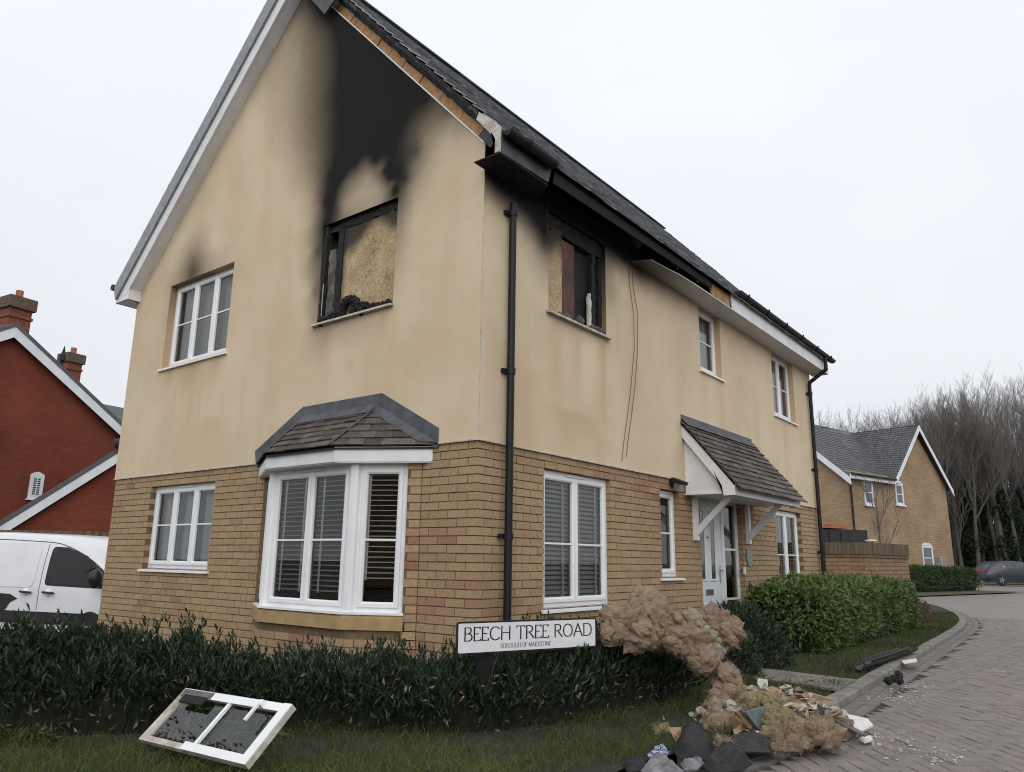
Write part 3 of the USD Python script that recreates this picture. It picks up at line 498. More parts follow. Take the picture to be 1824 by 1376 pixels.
def band(name, mat, off, z0, z1, inner, segs=None, chamfer=0, split=None):
    P, I = bay_ring(off, z0, z1, inner)
    if split:
        for q_ in (P, I): q_[0] = q_[0] + (q_[1] - q_[0]) * split; q_[3] = q_[3] + (q_[2] - q_[3]) * split
    for k in range(3):
        m = MB(); a, b, c, d = P[k], P[k + 1], I[k + 1], I[k]; a, b = a + (b - a) * .001, b - (b - a) * .001
        if chamfer:
            Pc, _ = bay_ring(off - chamfer, 0, 0, .05); ac, bc = (Pc[k] + (Pc[k + 1] - Pc[k]) * (split or 0) if k == 0 else Pc[k]), (Pc[k + 1] + (Pc[k] - Pc[k + 1]) * (split or 0) if k == 2 else Pc[k + 1])
            for zz0, zz1, a0, b0, a1, b1 in ((z0, z1 - chamfer, a, b, a, b), (z1 - chamfer, z1, a, b, ac, bc)):
                m.quad(a0 + Z3 * zz0, b0 + Z3 * zz0, b1 + Z3 * zz1, a1 + Z3 * zz1)
            m.quad(ac + Z3 * z1, bc + Z3 * z1, c + Z3 * z1, d + Z3 * z1); m.quad(a + Z3 * z0, d + Z3 * z0, c + Z3 * z0, b + Z3 * z0); m.quad(a + Z3 * z0, a + Z3 * (z1 - chamfer), d + Z3 * z1, d + Z3 * z0); m.quad(b + Z3 * z0, c + Z3 * z0, c + Z3 * z1, b + Z3 * (z1 - chamfer))
        else: m.prism([a + Z3 * z0, b + Z3 * z0, c + Z3 * z0, d + Z3 * z0], Z3 * (z1 - z0))
        m.build(name, mat, house)
band('stone_sill', 'stone_sill', .035, .452, .578, .12, chamfer=.022, split=.20); band('bay_sill', 'upvc', .045, .583, .604, .12, split=.20); _P, _ = bay_ring(-.02, 0, 0); fb_ = MB(); fb_.prism([A(q_) + Z3 * .50 for q_ in _P], Z3 * .09); fb_.build('window_board', 'upvc', house)
band('bay_soffit', 'white_board', .125, 1.935, 1.945, .32); band('bay_fascia', 'white_board', .14, 1.945, 2.085, .02)
# bay roof: three planes rising to the wall, rows of plain tiles, lead against the wall
roof_b = MB(); OFF, ZE0, TP = .175, 2.095, .87
Pe, _ = bay_ring(OFF, 0, 0)
zt_f = ZE0 + TP * (-Pe[1][1] - .02)                      # where the front plane meets the wall
xt_r, xt_l = -1.30, -2.47
TR, TL = A([xt_r, -.02, zt_f]), A([xt_l, -.02, zt_f])
E4 = [p + Z3 * ZE0 for p in Pe]
for tri in ((E4[0], E4[1], TR), (E4[1], E4[2], TL, TR), (E4[2], E4[3], TL)):
    m = [q - Z3 * .035 for q in tri]; roof_b.add(m, [[0, 1, 2]] if len(m) == 3 else [[0, 1, 2], [0, 2, 3]])
bay_roof = roof_b.build('bay_roof', 'shed_felt', house)
def tile_plane(parent, a, b, ta, tb, gauge, width, mat, thick=.014, name='tile', lift=.022, limit=1.0, noise=.003, stag=True, join=None, skip=None):
    """rows of tiles on the plane with eave a-b and top ta-tb (seen from outside: a left, b right)."""
    a, b, ta, tb = map(lambda q: A(q, float), (a, b, ta, tb)); U = unit(b - a); up = ta - a; up -= U * (up @ U); H = np.linalg.norm(up); V = up / H; Nn = np.cross(U, V)
    Nn = Nn if Nn[2] > 0 else -Nn; rows = int(H * limit / gauge); la, lb = (ta - a) @ U / H, (tb - b) @ U / H; Lw = np.linalg.norm(b - a)
    for r in range(rows):
        v0 = r * gauge; lo, hi = la * v0, Lw + lb * v0; lo2, hi2 = la * min(v0 + gauge, H), Lw + lb * min(v0 + gauge, H); k = math.floor(min(lo, lo2) / width) - 1
        while True:
            s0 = k * width + (width / 2 if stag and r % 2 else 0); k += 1
            if s0 > max(hi, hi2): break
            t0, t1, h0, h1 = max(s0, lo), min(s0 + width - .003, hi), max(s0, lo2), min(s0 + width - .003, hi2)
            if t1 - t0 < .012 and h1 - h0 < .012: continue
            if h1 <= h0: h0 = h1 = (max(t0, lo2) if t0 < Lw / 2 else min(t1, hi2)); h0 -= .002
            if t1 <= t0: t0 = t1 = h0; t0 -= .002
            j = rng.normal(0, noise); A0 = a + V * (v0 - .012); A1 = a + V * (v0 + gauge + .03); ln, lh = lift + j, .004
            c = [A0 + U * t0 + Nn * ln, A0 + U * t1 + Nn * (ln + rng.normal(0, noise * .5)), A1 + U * h1 + Nn * lh, A1 + U * h0 + Nn * lh]; c = c + [q - Nn * thick for q in c]
            m = join if join is not None and (skip is None or skip(c[0])) else MB(); m.add(c, [[0, 1, 2, 3], [7, 6, 5, 4], [0, 4, 5, 1], [1, 5, 6, 2], [2, 6, 7, 3], [3, 7, 4, 0]], rng.random())
            if m is not join: m.build(name, mat, parent)
tile_plane(bay_roof, E4[2], E4[1], TL, TR, .105, .165, 'brown_tile'); tile_plane(bay_roof, E4[1], E4[0], TR, TR, .105, .165, 'brown_tile'); tile_plane(bay_roof, E4[3], E4[2], TL, TL, .105, .33, 'brown_tile')
hp = MB()
for a, b in ((E4[1], TR), (E4[2], TL)): hp.obox(a + A([-.02, -.02, .012]), (b - a) * 1.0, (.04, 0, 0), (0, .02, .022))
hp.build('hip_capping', 'brown_tile', bay_roof)
ld = MB(); wy = -.018
ld.prism([TL + A([0, -.10, -.10 * TP + .035]), TR + A([0, -.10, -.10 * TP + .035]), (TR[0] - .01, wy - .004, zt_f + .045), (TL[0] + .01, wy - .004, zt_f + .045)], (0, 0, .006))
ld.prism([(TL[0] + .02, wy, zt_f - .02), (TR[0] + .02, wy, zt_f - .02), (TR[0] + .06, wy, zt_f + .15), (TL[0] - .02, wy, zt_f + .15)], (0, -.007, 0))
d_ = A([E4[0][0] - TR[0], 0, E4[0][2] - TR[2]]); inn = (E4[1] - E4[0]); inn = inn / np.linalg.norm(inn)
ld.prism([(TR[0] - .0, wy, zt_f - .02), (TR[0] + .06, wy, zt_f + .15), (E4[0][0] + .05, wy, ZE0 + .15), (E4[0][0] + .05, wy, ZE0 - .03), (E4[0][0], wy, ZE0 - .03)], (0, -.006, 0))
ld.prism([TR + Z3 * .04, E4[0] + A([.05, -.012, .02]), E4[0] + inn * .17 + Z3 * .034, TR + inn * .10 + A([0, -.02, -.03 + .03])], Z3 * .006)
d2 = A([-1, 1, 1]); ld.prism([(TL[0], wy, zt_f - .02), (TL[0] - .02, wy, zt_f + .15), (E4[3][0] - .05, wy, ZE0 + .15), (E4[3][0], wy, ZE0 - .03)], (0, -.006, 0)); ld.build('lead_flashing', 'lead', bay_roof)

# burnt windows
def char_box(mb, lo, hi, seed, amp=.012, step=.05):
    lo, hi = A(lo, float), A(hi, float); m = trimesh.creation.box(hi - lo)
    while m.edges_unique_length.max() > step * 2 and len(m.faces) < 3000: m = m.subdivide()
    v = A(m.vertices); n = np.stack([meshkit.fbm(v * 14 + seed + k * 31.7, 3, seed + k) - .5 for k in range(3)], -1); mb.add(v + n * amp * 2.4 + (lo + hi) / 2, m.faces); return mb
bw = MB(); P = lambda u, z, n: A([u, -n, z])
char_box(bw, (-2.37, .0, 3.58), (-2.31, .08, 4.755), 1); char_box(bw, (-2.16, .04, 3.58), (-2.07, .09, 4.755), 2); char_box(bw, (-2.37, .035, 4.66), (-1.16, .09, 4.75), 3, .02); char_box(bw, (-2.37, .02, 3.572), (-1.16, .08, 3.60), 4); bw1 = bw.build('burnt_window', 'charred', house, label='burnt-out gable window boarded with chipboard')
bd = MB(); us = np.linspace(-2.06, -1.162, 24); zz = np.linspace(3.60, 4.74, 30); V = [(x, .045, z) for x in us for z in zz]; tn = [.95 * sm(4.38, 4.62, z + .10 * math.sin(x * 9) - .12 * (x + 1.6)) + .8 * sm(-1.99, -2.06, x) for x in us for z in zz]
bd.add(V, [[i * 30 + j, i * 30 + j + 1, (i + 1) * 30 + j + 1, (i + 1) * 30 + j] for i in range(23) for j in range(29)], np.clip(tn, 0, 1)); bd.box((-2.06, .047, 3.6), (-1.162, .062, 4.74), 0.0); bd.build('chipboard_sheet', 'osb', bw1)
char_box(MB(), (-2.285, .03, 3.60), (-2.17, .075, 4.45), 5, .012).build('scorched_frame', 'charred_grey', bw1); MB().box((-2.32, -.005, 3.60), (-2.312, .0, 4.05)).build('torn_strip', 'dirty_white', bw1)
sl = MB(); sl.obox((-2.42, -.065, 3.555), (1.275, 0, 0), (0, .09, 0), (0, .002, .022)); sl.build('scorched_sill', 'dirty_white', bw1)
def lump(mb, c, r, seed, sub=3, amp=.45, freq=2.2, sq=(1, 1, 1), octv=4, tone=None):
    m = trimesh.creation.icosphere(sub, 1.0); v = np.array(m.vertices); n = meshkit.fbm(v * freq + seed * 13.7, octv, seed) - .5
    v = v * (1 + amp * 2 * n)[:, None] * A(sq) * r + A(c); mb.add(v, m.faces, tone); return mb
rs = random.Random(5); dm = MB()
for k in range(16): dm = lump(dm, (-2.3 + rs.random() * 1.1, -.01 + rs.random() * .04, 3.6 + rs.random() * .03), .03 + rs.random() * .03, k, 2, .6)
for k in range(9):
    a = k / 8 * math.pi; dm = lump(dm, (-1.83 + .13 * math.cos(a), -.01, 3.63 + .14 * math.sin(a)), .045, 40 + k, 2, .6)
lump(dm, (-1.58, -.01, 3.645), .05, 77, 2, .6); dm.build('burnt_debris', 'charred', bw1, kind='stuff')
b2 = MB(); char_box(b2, (-.1, 1.96, 3.58), (-.03, 2.03, 4.69), 6, .02); char_box(b2, (-.1, 2.13, 3.58), (-.04, 2.19, 4.69), 7); char_box(b2, (-.10, 1.04, 4.52), (-.03, 2.19, 4.69), 8, .03); b2.box((-.10, 1.04, 3.575), (-.02, 2.19, 3.60)); char_box(b2, (-.14, 1.62, 3.6), (-.10, 2.0, 4.6), 9); bw2 = b2.build('burnt_window', 'charred', house, label='burnt-out window under the charred eaves, half boarded')
bd = MB(); us = np.linspace(1.042, 1.36, 12); V = [(-.035, y, z) for y in us for z in zz]; tn = [.97 * sm(4.15, 4.50, z + .12 * math.sin(y * 13) + .5 * (y - 1.1)) for y in us for z in zz]
bd.add(V, [[i * 30 + j, (i + 1) * 30 + j, (i + 1) * 30 + j + 1, i * 30 + j + 1] for i in range(11) for j in range(29)], np.clip(tn, 0, 1)); bd.build('chipboard_sheet', 'osb', bw2)
MB().box((-.075, 1.36, 3.59), (-.06, 1.64, 4.5)).build('scorched_panel', 'red_pane', bw2); char_box(MB(), (-.055, 1.885, 3.6), (-.03, 1.945, 4.02), 10, .012).build('scorched_frame', 'dirty_white', bw2)
sl = MB(); sl.obox((-.03, 1.0, 3.55), (0, 1.24, .0), (.10, 0, -.012), (0, 0, .022)); sl.build('scorched_sill', 'dirty_white', bw2); dm = MB()
for k in range(12): dm = lump(dm, (-.01 + rs.random() * .05, 1.06 + rs.random() * 1.05, 3.59 + rs.random() * .02), .022 + rs.random() * .022, k + 60, 2, .6)
lump(dm, (.02, 1.62, 3.61), .05, 99, 2, .7); dm.build('burnt_debris', 'charred_grey', bw2, kind='stuff')

# ---- roof
rd = MB()                                                # boards and felt under the tiles, charred
for sx in (1, -1):
    e = A([XEV - .05 if sx > 0 else XLE + .05, 0, 0]); zlow = float(roof_z(e[0])); y0, y1 = (-OVN + .01 if sx > 0 else -OVF + .02), L + OVF - .02
    q = [(XR, y0, ZR - .07), (e[0], y0, zlow - .07), (e[0], y1, zlow - .07), (XR, y1, ZR - .07)]
    rd.prism(q, (0, 0, -.035))
roof = rd.build('roof', 'charred', house)
rest_t = MB()
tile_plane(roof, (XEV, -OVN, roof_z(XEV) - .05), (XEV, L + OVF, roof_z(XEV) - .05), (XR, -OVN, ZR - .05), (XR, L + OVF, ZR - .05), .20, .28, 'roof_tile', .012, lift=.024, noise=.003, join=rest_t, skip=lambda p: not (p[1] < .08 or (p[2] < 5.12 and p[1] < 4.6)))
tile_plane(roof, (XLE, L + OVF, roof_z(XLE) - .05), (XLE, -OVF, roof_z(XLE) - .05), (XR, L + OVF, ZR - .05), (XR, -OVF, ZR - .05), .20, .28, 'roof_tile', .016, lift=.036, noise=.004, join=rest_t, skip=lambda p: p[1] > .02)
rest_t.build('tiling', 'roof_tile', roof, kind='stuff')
rg = MB(); y = -OVF
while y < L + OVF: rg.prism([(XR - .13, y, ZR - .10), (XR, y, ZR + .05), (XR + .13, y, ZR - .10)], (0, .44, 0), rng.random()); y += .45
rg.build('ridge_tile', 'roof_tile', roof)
dx = DL_                        # down the left slope
vc = MB(); ln = (XR - XLE) * math.hypot(1, SLF)
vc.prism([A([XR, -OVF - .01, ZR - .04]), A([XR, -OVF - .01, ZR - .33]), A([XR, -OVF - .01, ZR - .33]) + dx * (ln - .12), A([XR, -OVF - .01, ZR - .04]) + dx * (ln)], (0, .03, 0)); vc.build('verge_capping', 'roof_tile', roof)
bb = MB(); bb.prism([A([XR, -OVF + .022, ZR - .32]), A([XR, -OVF + .022, ZR - .56]), A([XR, -OVF + .022, ZR - .56]) + dx * (ln - .46), A([XR, -OVF + .022, ZR - .32]) + dx * (ln - .22)], (0, .022, 0)); bb.build('bargeboard', 'white_board', house, label='white bargeboard on the unburnt left slope')
bs = MB(); bs.prism([A([XR, -OVF + .045, ZR - .55]), A([XR, .0, ZR - .55]), A([XR, .0, ZR - .55]) + dx * (ln - .52), A([XR, -OVF + .045, ZR - .55]) + dx * (ln - .52)], (0, 0, .02)); bs.build('verge_soffit', 'white_board', house)
stub = MB(); dr = DR; a = A([XR + .12, -.14, ZR - .36]); stub.prism([a, a + A([.12, 0, -.36]) - A([.12, 0, -.12]), a + A([0, 0, -.30]) + dr * .78, a + A([.1, 0, -.0]) + dr * .98], (0, .022, 0)); stub.build('bargeboard', 'sooted_board', house, label='broken sooty stub of bargeboard at the apex')
# eaves, left side: boxed end
xl = -W; ef = MB(); ef.box((xl - .32, -OVF + .03, 4.70), (xl - .30, L + OVF, 4.94)); ef.build('fascia', 'white_board', house)
es = MB(); es.box((xl - .30, -OVF + .03, 4.70), (xl - .016, L + OVF, 4.715)); es.build('soffit', 'white_board', house)
eb = MB(); eb.prism([(xl - .30, -OVF + .025, 4.70), (xl + .06, -OVF + .025, 4.70), (xl + .06, -OVF + .025, 5.02), (xl - .02, -OVF + .025, 5.02), (xl - .30, -OVF + .025, 4.95)], (0, .02, 0)); eb.box((xl + .04, -OVF + .045, 4.70), (xl + .06, -.016, 5.0)); eb.build('eaves_box_end', 'white_board', house)
gl = MB(); gl.tube([(xl - .40, -OVF - .02, 4.96), (xl - .40, L, 4.96)], .05, 8); gl.build('gutter', 'black_plastic', house)
# eaves, right side
xf = .30; ZS = 4.70
fa = MB(); fa.prism([(xf, -.17, ZS), (xf, .60, ZS + .02), (xf, .66, ZS + .20), (xf, -.17, ZS + .24)], (.02, 0, 0)); fa.build('fascia', 'sooted_board', house, label='smoke-blackened stub of fascia at the corner')
fb = MB(); fb.prism([(xf, 5.28, ZS), (xf, L + OVF, ZS), (xf, L + OVF, ZS + .24), (xf, 5.24, ZS + .24)], (.02, 0, 0)); fb.build('fascia', 'white_board', house, label='white fascia on the far half of the eaves')
sa = MB(); sa.prism([(.016, -.17, ZS - .004), (xf + .02, -.17, ZS - .004), (xf + .02, .60, ZS - .004), (.016, .8, ZS - .01)], (0, 0, -.012)); sa.build('soffit', 'charred', house)
sb = MB(); n = 20; ys = np.linspace(2.75, L + OVF, n); sag = -.07 * np.exp(-((ys - 2.75) / .6) ** 2); V = []
for y, g in zip(ys, sag): V += [(.017, y, ZS - .002 + g * .3), (xf + .022, y, ZS - .002 + g), (xf + .022, y, ZS - .016 + g), (.017, y, ZS - .016 + g * .3)]
sbt = np.repeat(np.clip(.68 - .66 * np.exp(-((ys - 2.75) / 1.1) ** 2), .03, 1), 4)
sb.add(V, [[4 * i + k, 4 * i + 4 + k, 4 * i + 4 + (k + 1) % 4, 4 * i + (k + 1) % 4] for i in range(n - 1) for k in range(4)] + [[0, 1, 2, 3]], sbt); sb.build('soffit', 'smoky_soffit', house)
ec = MB(); ec.prism([(xf - .035, -.172, ZS), (xf + .021, -.172, ZS), (xf + .021, -.172, ZS + .26), (xf - .07, -.172, ZS + .35), (xf - .24, -.172, ZS + .50), (xf - .27, -.172, ZS + .43), (xf - .11, -.172, ZS + .24), (xf - .035, -.172, ZS + .15)], (0, .02, 0)); ec.build('eaves_box_end', 'dirty_white', house, label='broken white box end of the burnt eaves')
for y in np.arange(.55, L, .6):
    burnt = .9 < y < 4.7; r = MB(); zr = float(roof_z(0.28)) - .11; z0 = float(roof_z(-.6)) - .11
    r.prism([(.28, y, zr), (.28, y, zr - .14), (-.6, y, z0 - .16), (-.6, y, z0)], (0, .045, 0)); r.build('rafter_end', 'charred_grey' if burnt and rng.random() < .55 else 'charred' if burnt else 'orange_timber', house)
pk = MB(); MB().box((xf - .04, 4.62, ZS + .03), (xf, 4.73, ZS + .20)).build('packing_block', 'orange_timber', house); MB().box((xf - .04, 4.75, ZS + .02), (xf, 5.02, ZS + .20)).build('packing_block', 'orange_timber', house); MB().box((xf - .04, 5.03, ZS + .02), (xf, 5.23, ZS + .20)).build('packing_block', 'orange_timber', house)
wp = MB(); wp.box((-.10, .3, ZS + .10), (.0, L - .1, ZS + .24)); wp.build('wall_plate', 'charred', house)
ft = MB(); ft.prism([(xf + .01, .7, ZS + .06), (xf + .01, 4.55, ZS + .11), (xf + .03, 4.55, ZS + .175), (xf + .03, .7, ZS + .175)], (-.012, 0, 0)); ft.build('felt_strip', 'charred', house)
def gutter(y0, y1, label, mat='black_plastic', drop=0.0):
    m = MB(); k = 9; ang = np.linspace(math.pi, 2 * math.pi, k); c = A([xf + .085, 0, ZS + .285 - drop]); r0, r1 = .058, .054; V = []
    for y in (y0, y1):
        for r in (r0, r1): V += [(c[0] + r * math.cos(t), y, c[2] + r * math.sin(t)) for t in ang]
    f = []
    for i in range(k - 1): f += [[i, i + 1, 2 * k + i + 1, 2 * k + i], [k + i + 1, k + i, 3 * k + i, 3 * k + i + 1], [i, k + i, k + i + 1, i + 1], [2 * k + i, 2 * k + i + 1, 3 * k + i + 1, 3 * k + i]]
    for o in (0, k - 1): f += [[o, 2 * k + o, 3 * k + o, k + o]]
    m.add(V, f)
    for y in (y0, y1): m.add([(c[0], y, c[2])] + [(c[0] + r0 * math.cos(t), y, c[2] + r0 * math.sin(t)) for t in ang], [[0, i + 1, i + 2] for i in range(k - 1)])
    p = m.build('gutter', mat, house, label=label)
    for y in np.arange(y0 + .3, y1, .85):
        b = MB(); a2 = np.linspace(math.pi * .9, 2.1 * math.pi, 9); b.tube([(c[0] + .062 * math.cos(t), y, c[2] + .062 * math.sin(t)) for t in a2], .012, 5); b.box((xf + .02, y - .02, c[2] - .06), (xf + .05, y + .02, c[2] + .0)); b.build('gutter_bracket', 'black_plastic', p)
    return p
gutter(-.14, .62, 'blackened stub of gutter at the burnt corner', drop=.075); g2 = gutter(5.35, L + OVF + .14, 'black gutter on the far half of the eaves')
def downpipe(y, z0, z1, bent, zb):
    m = MB(); pts = [(.075, y, z0), (.075, y, z1)]
    if bent: pts += [(.085, y, z1 + .05), (.30, y + .06, z1 + .22), (xf + .085, y + .06, z1 + .28), (xf + .085, y + .06, ZS + .24)]
    pts2 = []
    for p, q in zip(pts[:-1], pts[1:]): pts2 += [A(p) * (1 - t) + A(q) * t for t in np.linspace(0, .95, 4)]
    m.tube(pts2 + [pts[-1]], .036, 12); p = m.build('downpipe', 'black_plastic', house, smooth=40, label='black rainwater downpipe %s' % ('at the far corner' if bent else 'near the burnt corner, cut off below the eaves'))
    for z in zb: b = MB(); b.tube([(.075, y, z - .03), (.075, y, z + .03)], .045, 12); b.box((.016, y - .075, z - .02), (.05, y + .02, z + .02)); b.build('pipe_clip', 'black_plastic', p)
downpipe(.355, .0, 4.46, False, (1.28, 2.78, 4.36)); downpipe(9.62, .0, 4.42, True, (1.3, 2.8, 4.25))
# cables hanging from the eaves, wall light, door and porch
for ox in (0, 1):
    pts = [LO(x, y, .03) for x, y in ((1120 + 6 * ox, 474), (1122 + 6 * ox, 510), (1129 + 7 * ox, 560), (1130 + 6 * ox, 620), (1124 + 7 * ox, 690), (1118 + 7 * ox, 740), (1111 + 7 * ox, 790), (1108 + 8 * ox, 822 - 8 * ox))]
    MB().tube(pts, .0035, 5).build('hanging_cable', 'cable', house)
MB().tube([LO(x, y, .035) for x, y in ((968, 300), (978, 330), (980, 352), (974, 370), (975, 420))], .006, 5).build('hanging_cable', 'cable', house); lm = MB(); lump(lm, LO(972, 312, .12), .055, 3, 2, .5); lm.build('melted_fitting', 'charred_grey', house)
p0 = LO(1196, 864, .0); lt = MB(); lt.box((0, p0[1] - .06, p0[2] - .02), (.03, p0[1] + .06, p0[2] + .08)); lt.obox((.03, p0[1] - .09, p0[2] + .045), (.14, 0, -.06), (0, .18, 0), (.02, 0, .04)); wl = lt.build('wall_light', 'black_plastic', house); MB().obox((.05, p0[1] - .05, p0[2] - .065), (.07, 0, -.02), (0, .1, 0), (.02, 0, .09)).build('lamp_glass', 'metal', wl)
# door and side light
dy0, dy1, dz = 4.60, 5.42, 1.95; xr = -.075
fr = MB(); P = lambda u, v, n: A([xr + n, u, v]); ring(fr, P, 4.56, .02, 1.46, dz - .02, [(0, -.06), (0, 0), (.045, 0), (.05, -.06)]); fr.box((xr - .06, 5.44, .05), (xr, 5.52, dz - .04)); df = fr.build('door_frame', 'upvc', house)
dm = MB(); dm.box((xr - .055, dy0 + .01, .06), (xr - .015, dy1 + .015, dz - .05))
for a, b in ((4.70, 4.87), (5.04, 5.21)):
    ring(dm, lambda u, v, n: A([xr - .015 + n, u, v]), a - .02, .84, b - a + .04, .94, [(0, 0), (0, .012), (.015, .016), (.03, .0)])
    ring(dm, lambda u, v, n: A([xr - .015 + n, u, v]), a - .02, .20, b - a + .04, .36, [(0, 0), (.006, .012), (.03, .012), (.045, -.004), (.046, .0)])
door = dm.build('door', 'door_white', house)
for a, b in ((4.70, 4.87), (5.04, 5.21)): MB().quad((xr - .0135, a, .86), (xr - .0135, b, .86), (xr - .0135, b, 1.76), (xr - .0135, a, 1.76)).build('door_pane', 'car_glass', door)
h = MB(); h.box((xr - .014, 5.33, .82), (xr - .004, 5.36, 1.05)); h.tube([(xr + .0, 5.345, .98), (xr + .04, 5.345, .98), (xr + .045, 5.34, .98), (xr + .045, 5.24, .98)], .011, 8); h.build('handle', 'metal', door)
lb = MB(); lb.box((xr - .014, 4.84, .66), (xr - .003, 5.08, .735)); lb.build('letter_plate', 'metal', door); kb = MB(); lump(kb, (xr + .005, 4.955, 1.42), .018, 1, 2, .1); kb.build('spyhole', 'metal', door)
for a, b, q in ((.07, .58, 0), (.60, 1.26, 1), (1.28, 1.90, 2)): MB().quad((xr - .02, 5.53, a), (xr - .02, 5.965, a), (xr - .02, 5.965, b), (xr - .02, 5.53, b)).build('side_pane', 'glass', df)
sb_ = MB(); sb_.box((xr - .03, 5.53, .575), (xr - .005, 5.965, .605)); sb_.box((xr - .03, 5.53, 1.255), (xr - .005, 5.965, 1.285)); sb_.build('side_bar', 'upvc', df)
pq = LO(1336, 993, .02); m = MB(); m.prism([(.006, pq[1] - .10, pq[2] + .12), (.006, pq[1] + .10, pq[2] + .12), (.006, pq[1] + .11, pq[2] - .03), (.006, pq[1] + .05, pq[2] - .13), (.006, pq[1] - .05, pq[2] - .13), (.006, pq[1] - .11, pq[2] - .03)], (.015, 0, 0)); m.build('house_plaque', 'plaque', house)
pb = LO(1327, 1017, .02); m = MB(); m.box((.004, pb[1] - .03, pb[2] - .05), (.025, pb[1] + .03, pb[2] + .05)); m.build('door_bell', 'white_board', house)
# porch canopy
cy0, cy1, cx, cz0, cz1 = 4.10, 6.50, .72, 2.00, 2.84
cp = MB(); cp.prism([(.017, cy0 + .02, 1.94), (cx - .05, cy0 + .02, 1.94), (cx - .05, cy0 + .02, cz0 + .0), (.017, cy0 + .02, cz1 - .04)], (0, cy1 - cy0 - .04, 0)); canopy = cp.build('canopy', 'white_board', house)
fc = MB(); fc.box((cx - .048, cy0 - .03, 1.895), (cx - .02, cy1 + .03, 2.02)); fc.build('canopy_fascia', 'white_board', canopy); fs = MB(); fs.box((.0175, cy0 - .03, 1.92), (cx - .05, cy1 + .03, 1.938)); fs.build('canopy_soffit', 'white_board', canopy)
sv = unit([cx - .0, 0, cz0 - cz1])
for y in (cy0 - .045, cy1 + .02):
    b = MB(); b.prism([(.018, y, cz1 + .0), (.018, y, cz1 - .17), (cx - .19, y, 2.02), (cx - .17, y, 1.895), (cx - .02, y, 1.895), (cx - .02, y, 2.0)], (0, .026, 0)); b.build('canopy_bargeboard', 'white_board', canopy)
cb = MB(); cb.prism([(.0, cy0 - .06, cz1 + .015), (cx + .03, cy0 - .06, cz0 - .02), (cx + .03, cy1 + .06, cz0 - .02), (.0, cy1 + .06, cz1 + .015)], (0, 0, .012)); cb.build('canopy_deck', 'shed_felt', canopy)
tile_plane(canopy, (cx + .06, cy0 - .07, cz0 - .035), (cx + .06, cy1 + .07, cz0 - .035), (.03, cy0 - .07, cz1 + .03), (.03, cy1 + .07, cz1 + .03), .105, .25, 'brown_tile', .016, lift=.026)
lf = MB(); lf.box((.016, cy0 - .05, cz1 - .02), (.023, cy1 + .05, cz1 + .13)); lf.prism([(.022, cy0 - .05, cz1 + .075), (.12, cy0 - .05, cz1 - .025), (.12, cy1 + .05, cz1 - .025), (.022, cy1 + .05, cz1 + .075)], (.004, 0, .006)); lf.build('canopy_flashing', 'lead', canopy)
for y in (4.36, 6.18):
    b = MB(); b.box((.001, y - .035, 1.36), (.06, y + .035, 1.919)); b.build('bracket_post', 'white_board', canopy)
    b = MB(); b.prism([(.062, y - .03, 1.42), (.062, y - .03, 1.53), (.47, y - .03, 1.918), (.56, y - .03, 1.918)], (0, .06, 0)); b.build('bracket_strut', 'white_board', canopy)
# ------------------------------------------------------------------ ground, road, kerb
def ground_z(x, y): return -.46 * sm(-7.0, -8.6, x) - .004 * np.clip(np.asarray(x) * 0, 0, 1)
KERB = A([(.9, -4.1), (1.3, -3.5), (1.65, -2.8), (1.93, -2.05), (2.15, -1.3), (2.29, -.75), (2.38, -.24), (2.41, .41), (2.43, 1.06), (2.41, 1.65), (2.33, 3.2), (2.27, 4.5), (2.18, 6.5), (2.08, 8.7), (1.96, 11.0), (1.80, 12.8), (1.41, 15.2), (.85, 17.6), (.05, 20.2), (-1.2, 22.6), (-3.2, 24.4), (-6.0, 25.4)])
def spline(P, n):
    t = np.r_[0, np.cumsum(np.linalg.norm(np.diff(P, axis=0), axis=1))]; from scipy.interpolate import CubicSpline
    return CubicSpline(t, P)(np.linspace(0, t[-1], n)), t[-1]
KP, KLEN = spline(KERB, 400); KT = np.gradient(KP, axis=0); KT /= np.linalg.norm(KT, axis=1)[:, None]; KN = np.column_stack([KT[:, 1], -KT[:, 0]])      # KN points to the road
def off_kerb(x, y):
    """signed distance from the kerb line, road side positive."""
    q = np.column_stack([np.ravel(x), np.ravel(y)]); _, i = cKDTree(KP).query(q); return ((q - KP[i]) * KN[i]).sum(1).reshape(np.shape(x))
ROAD_Z = -.035
# big terrain sheet, out to the horizon
gm = MB(); xs = np.unique(np.r_[np.linspace(-400, -30, 8), np.linspace(-30, 12, 60), np.linspace(12, 400, 8)]); ys = np.unique(np.r_[np.linspace(-300, -20, 6), np.linspace(-20, 80, 30), np.linspace(80, 700, 8)])
X, Y = np.meshgrid(xs, ys, indexing='ij'); n1_, n2_ = X.shape; idx = np.arange(n1_ * n2_).reshape(n1_, n2_)
gm.add(np.column_stack([X.ravel(), Y.ravel(), ground_z(X, Y).ravel() - .075]), np.stack([idx[:-1, :-1], idx[1:, :-1], idx[1:, 1:], idx[:-1, 1:]], -1).reshape(-1, 4)); gm.build('ground', 'far_ground', kind='structure', label='open ground under the estate', cat='ground')
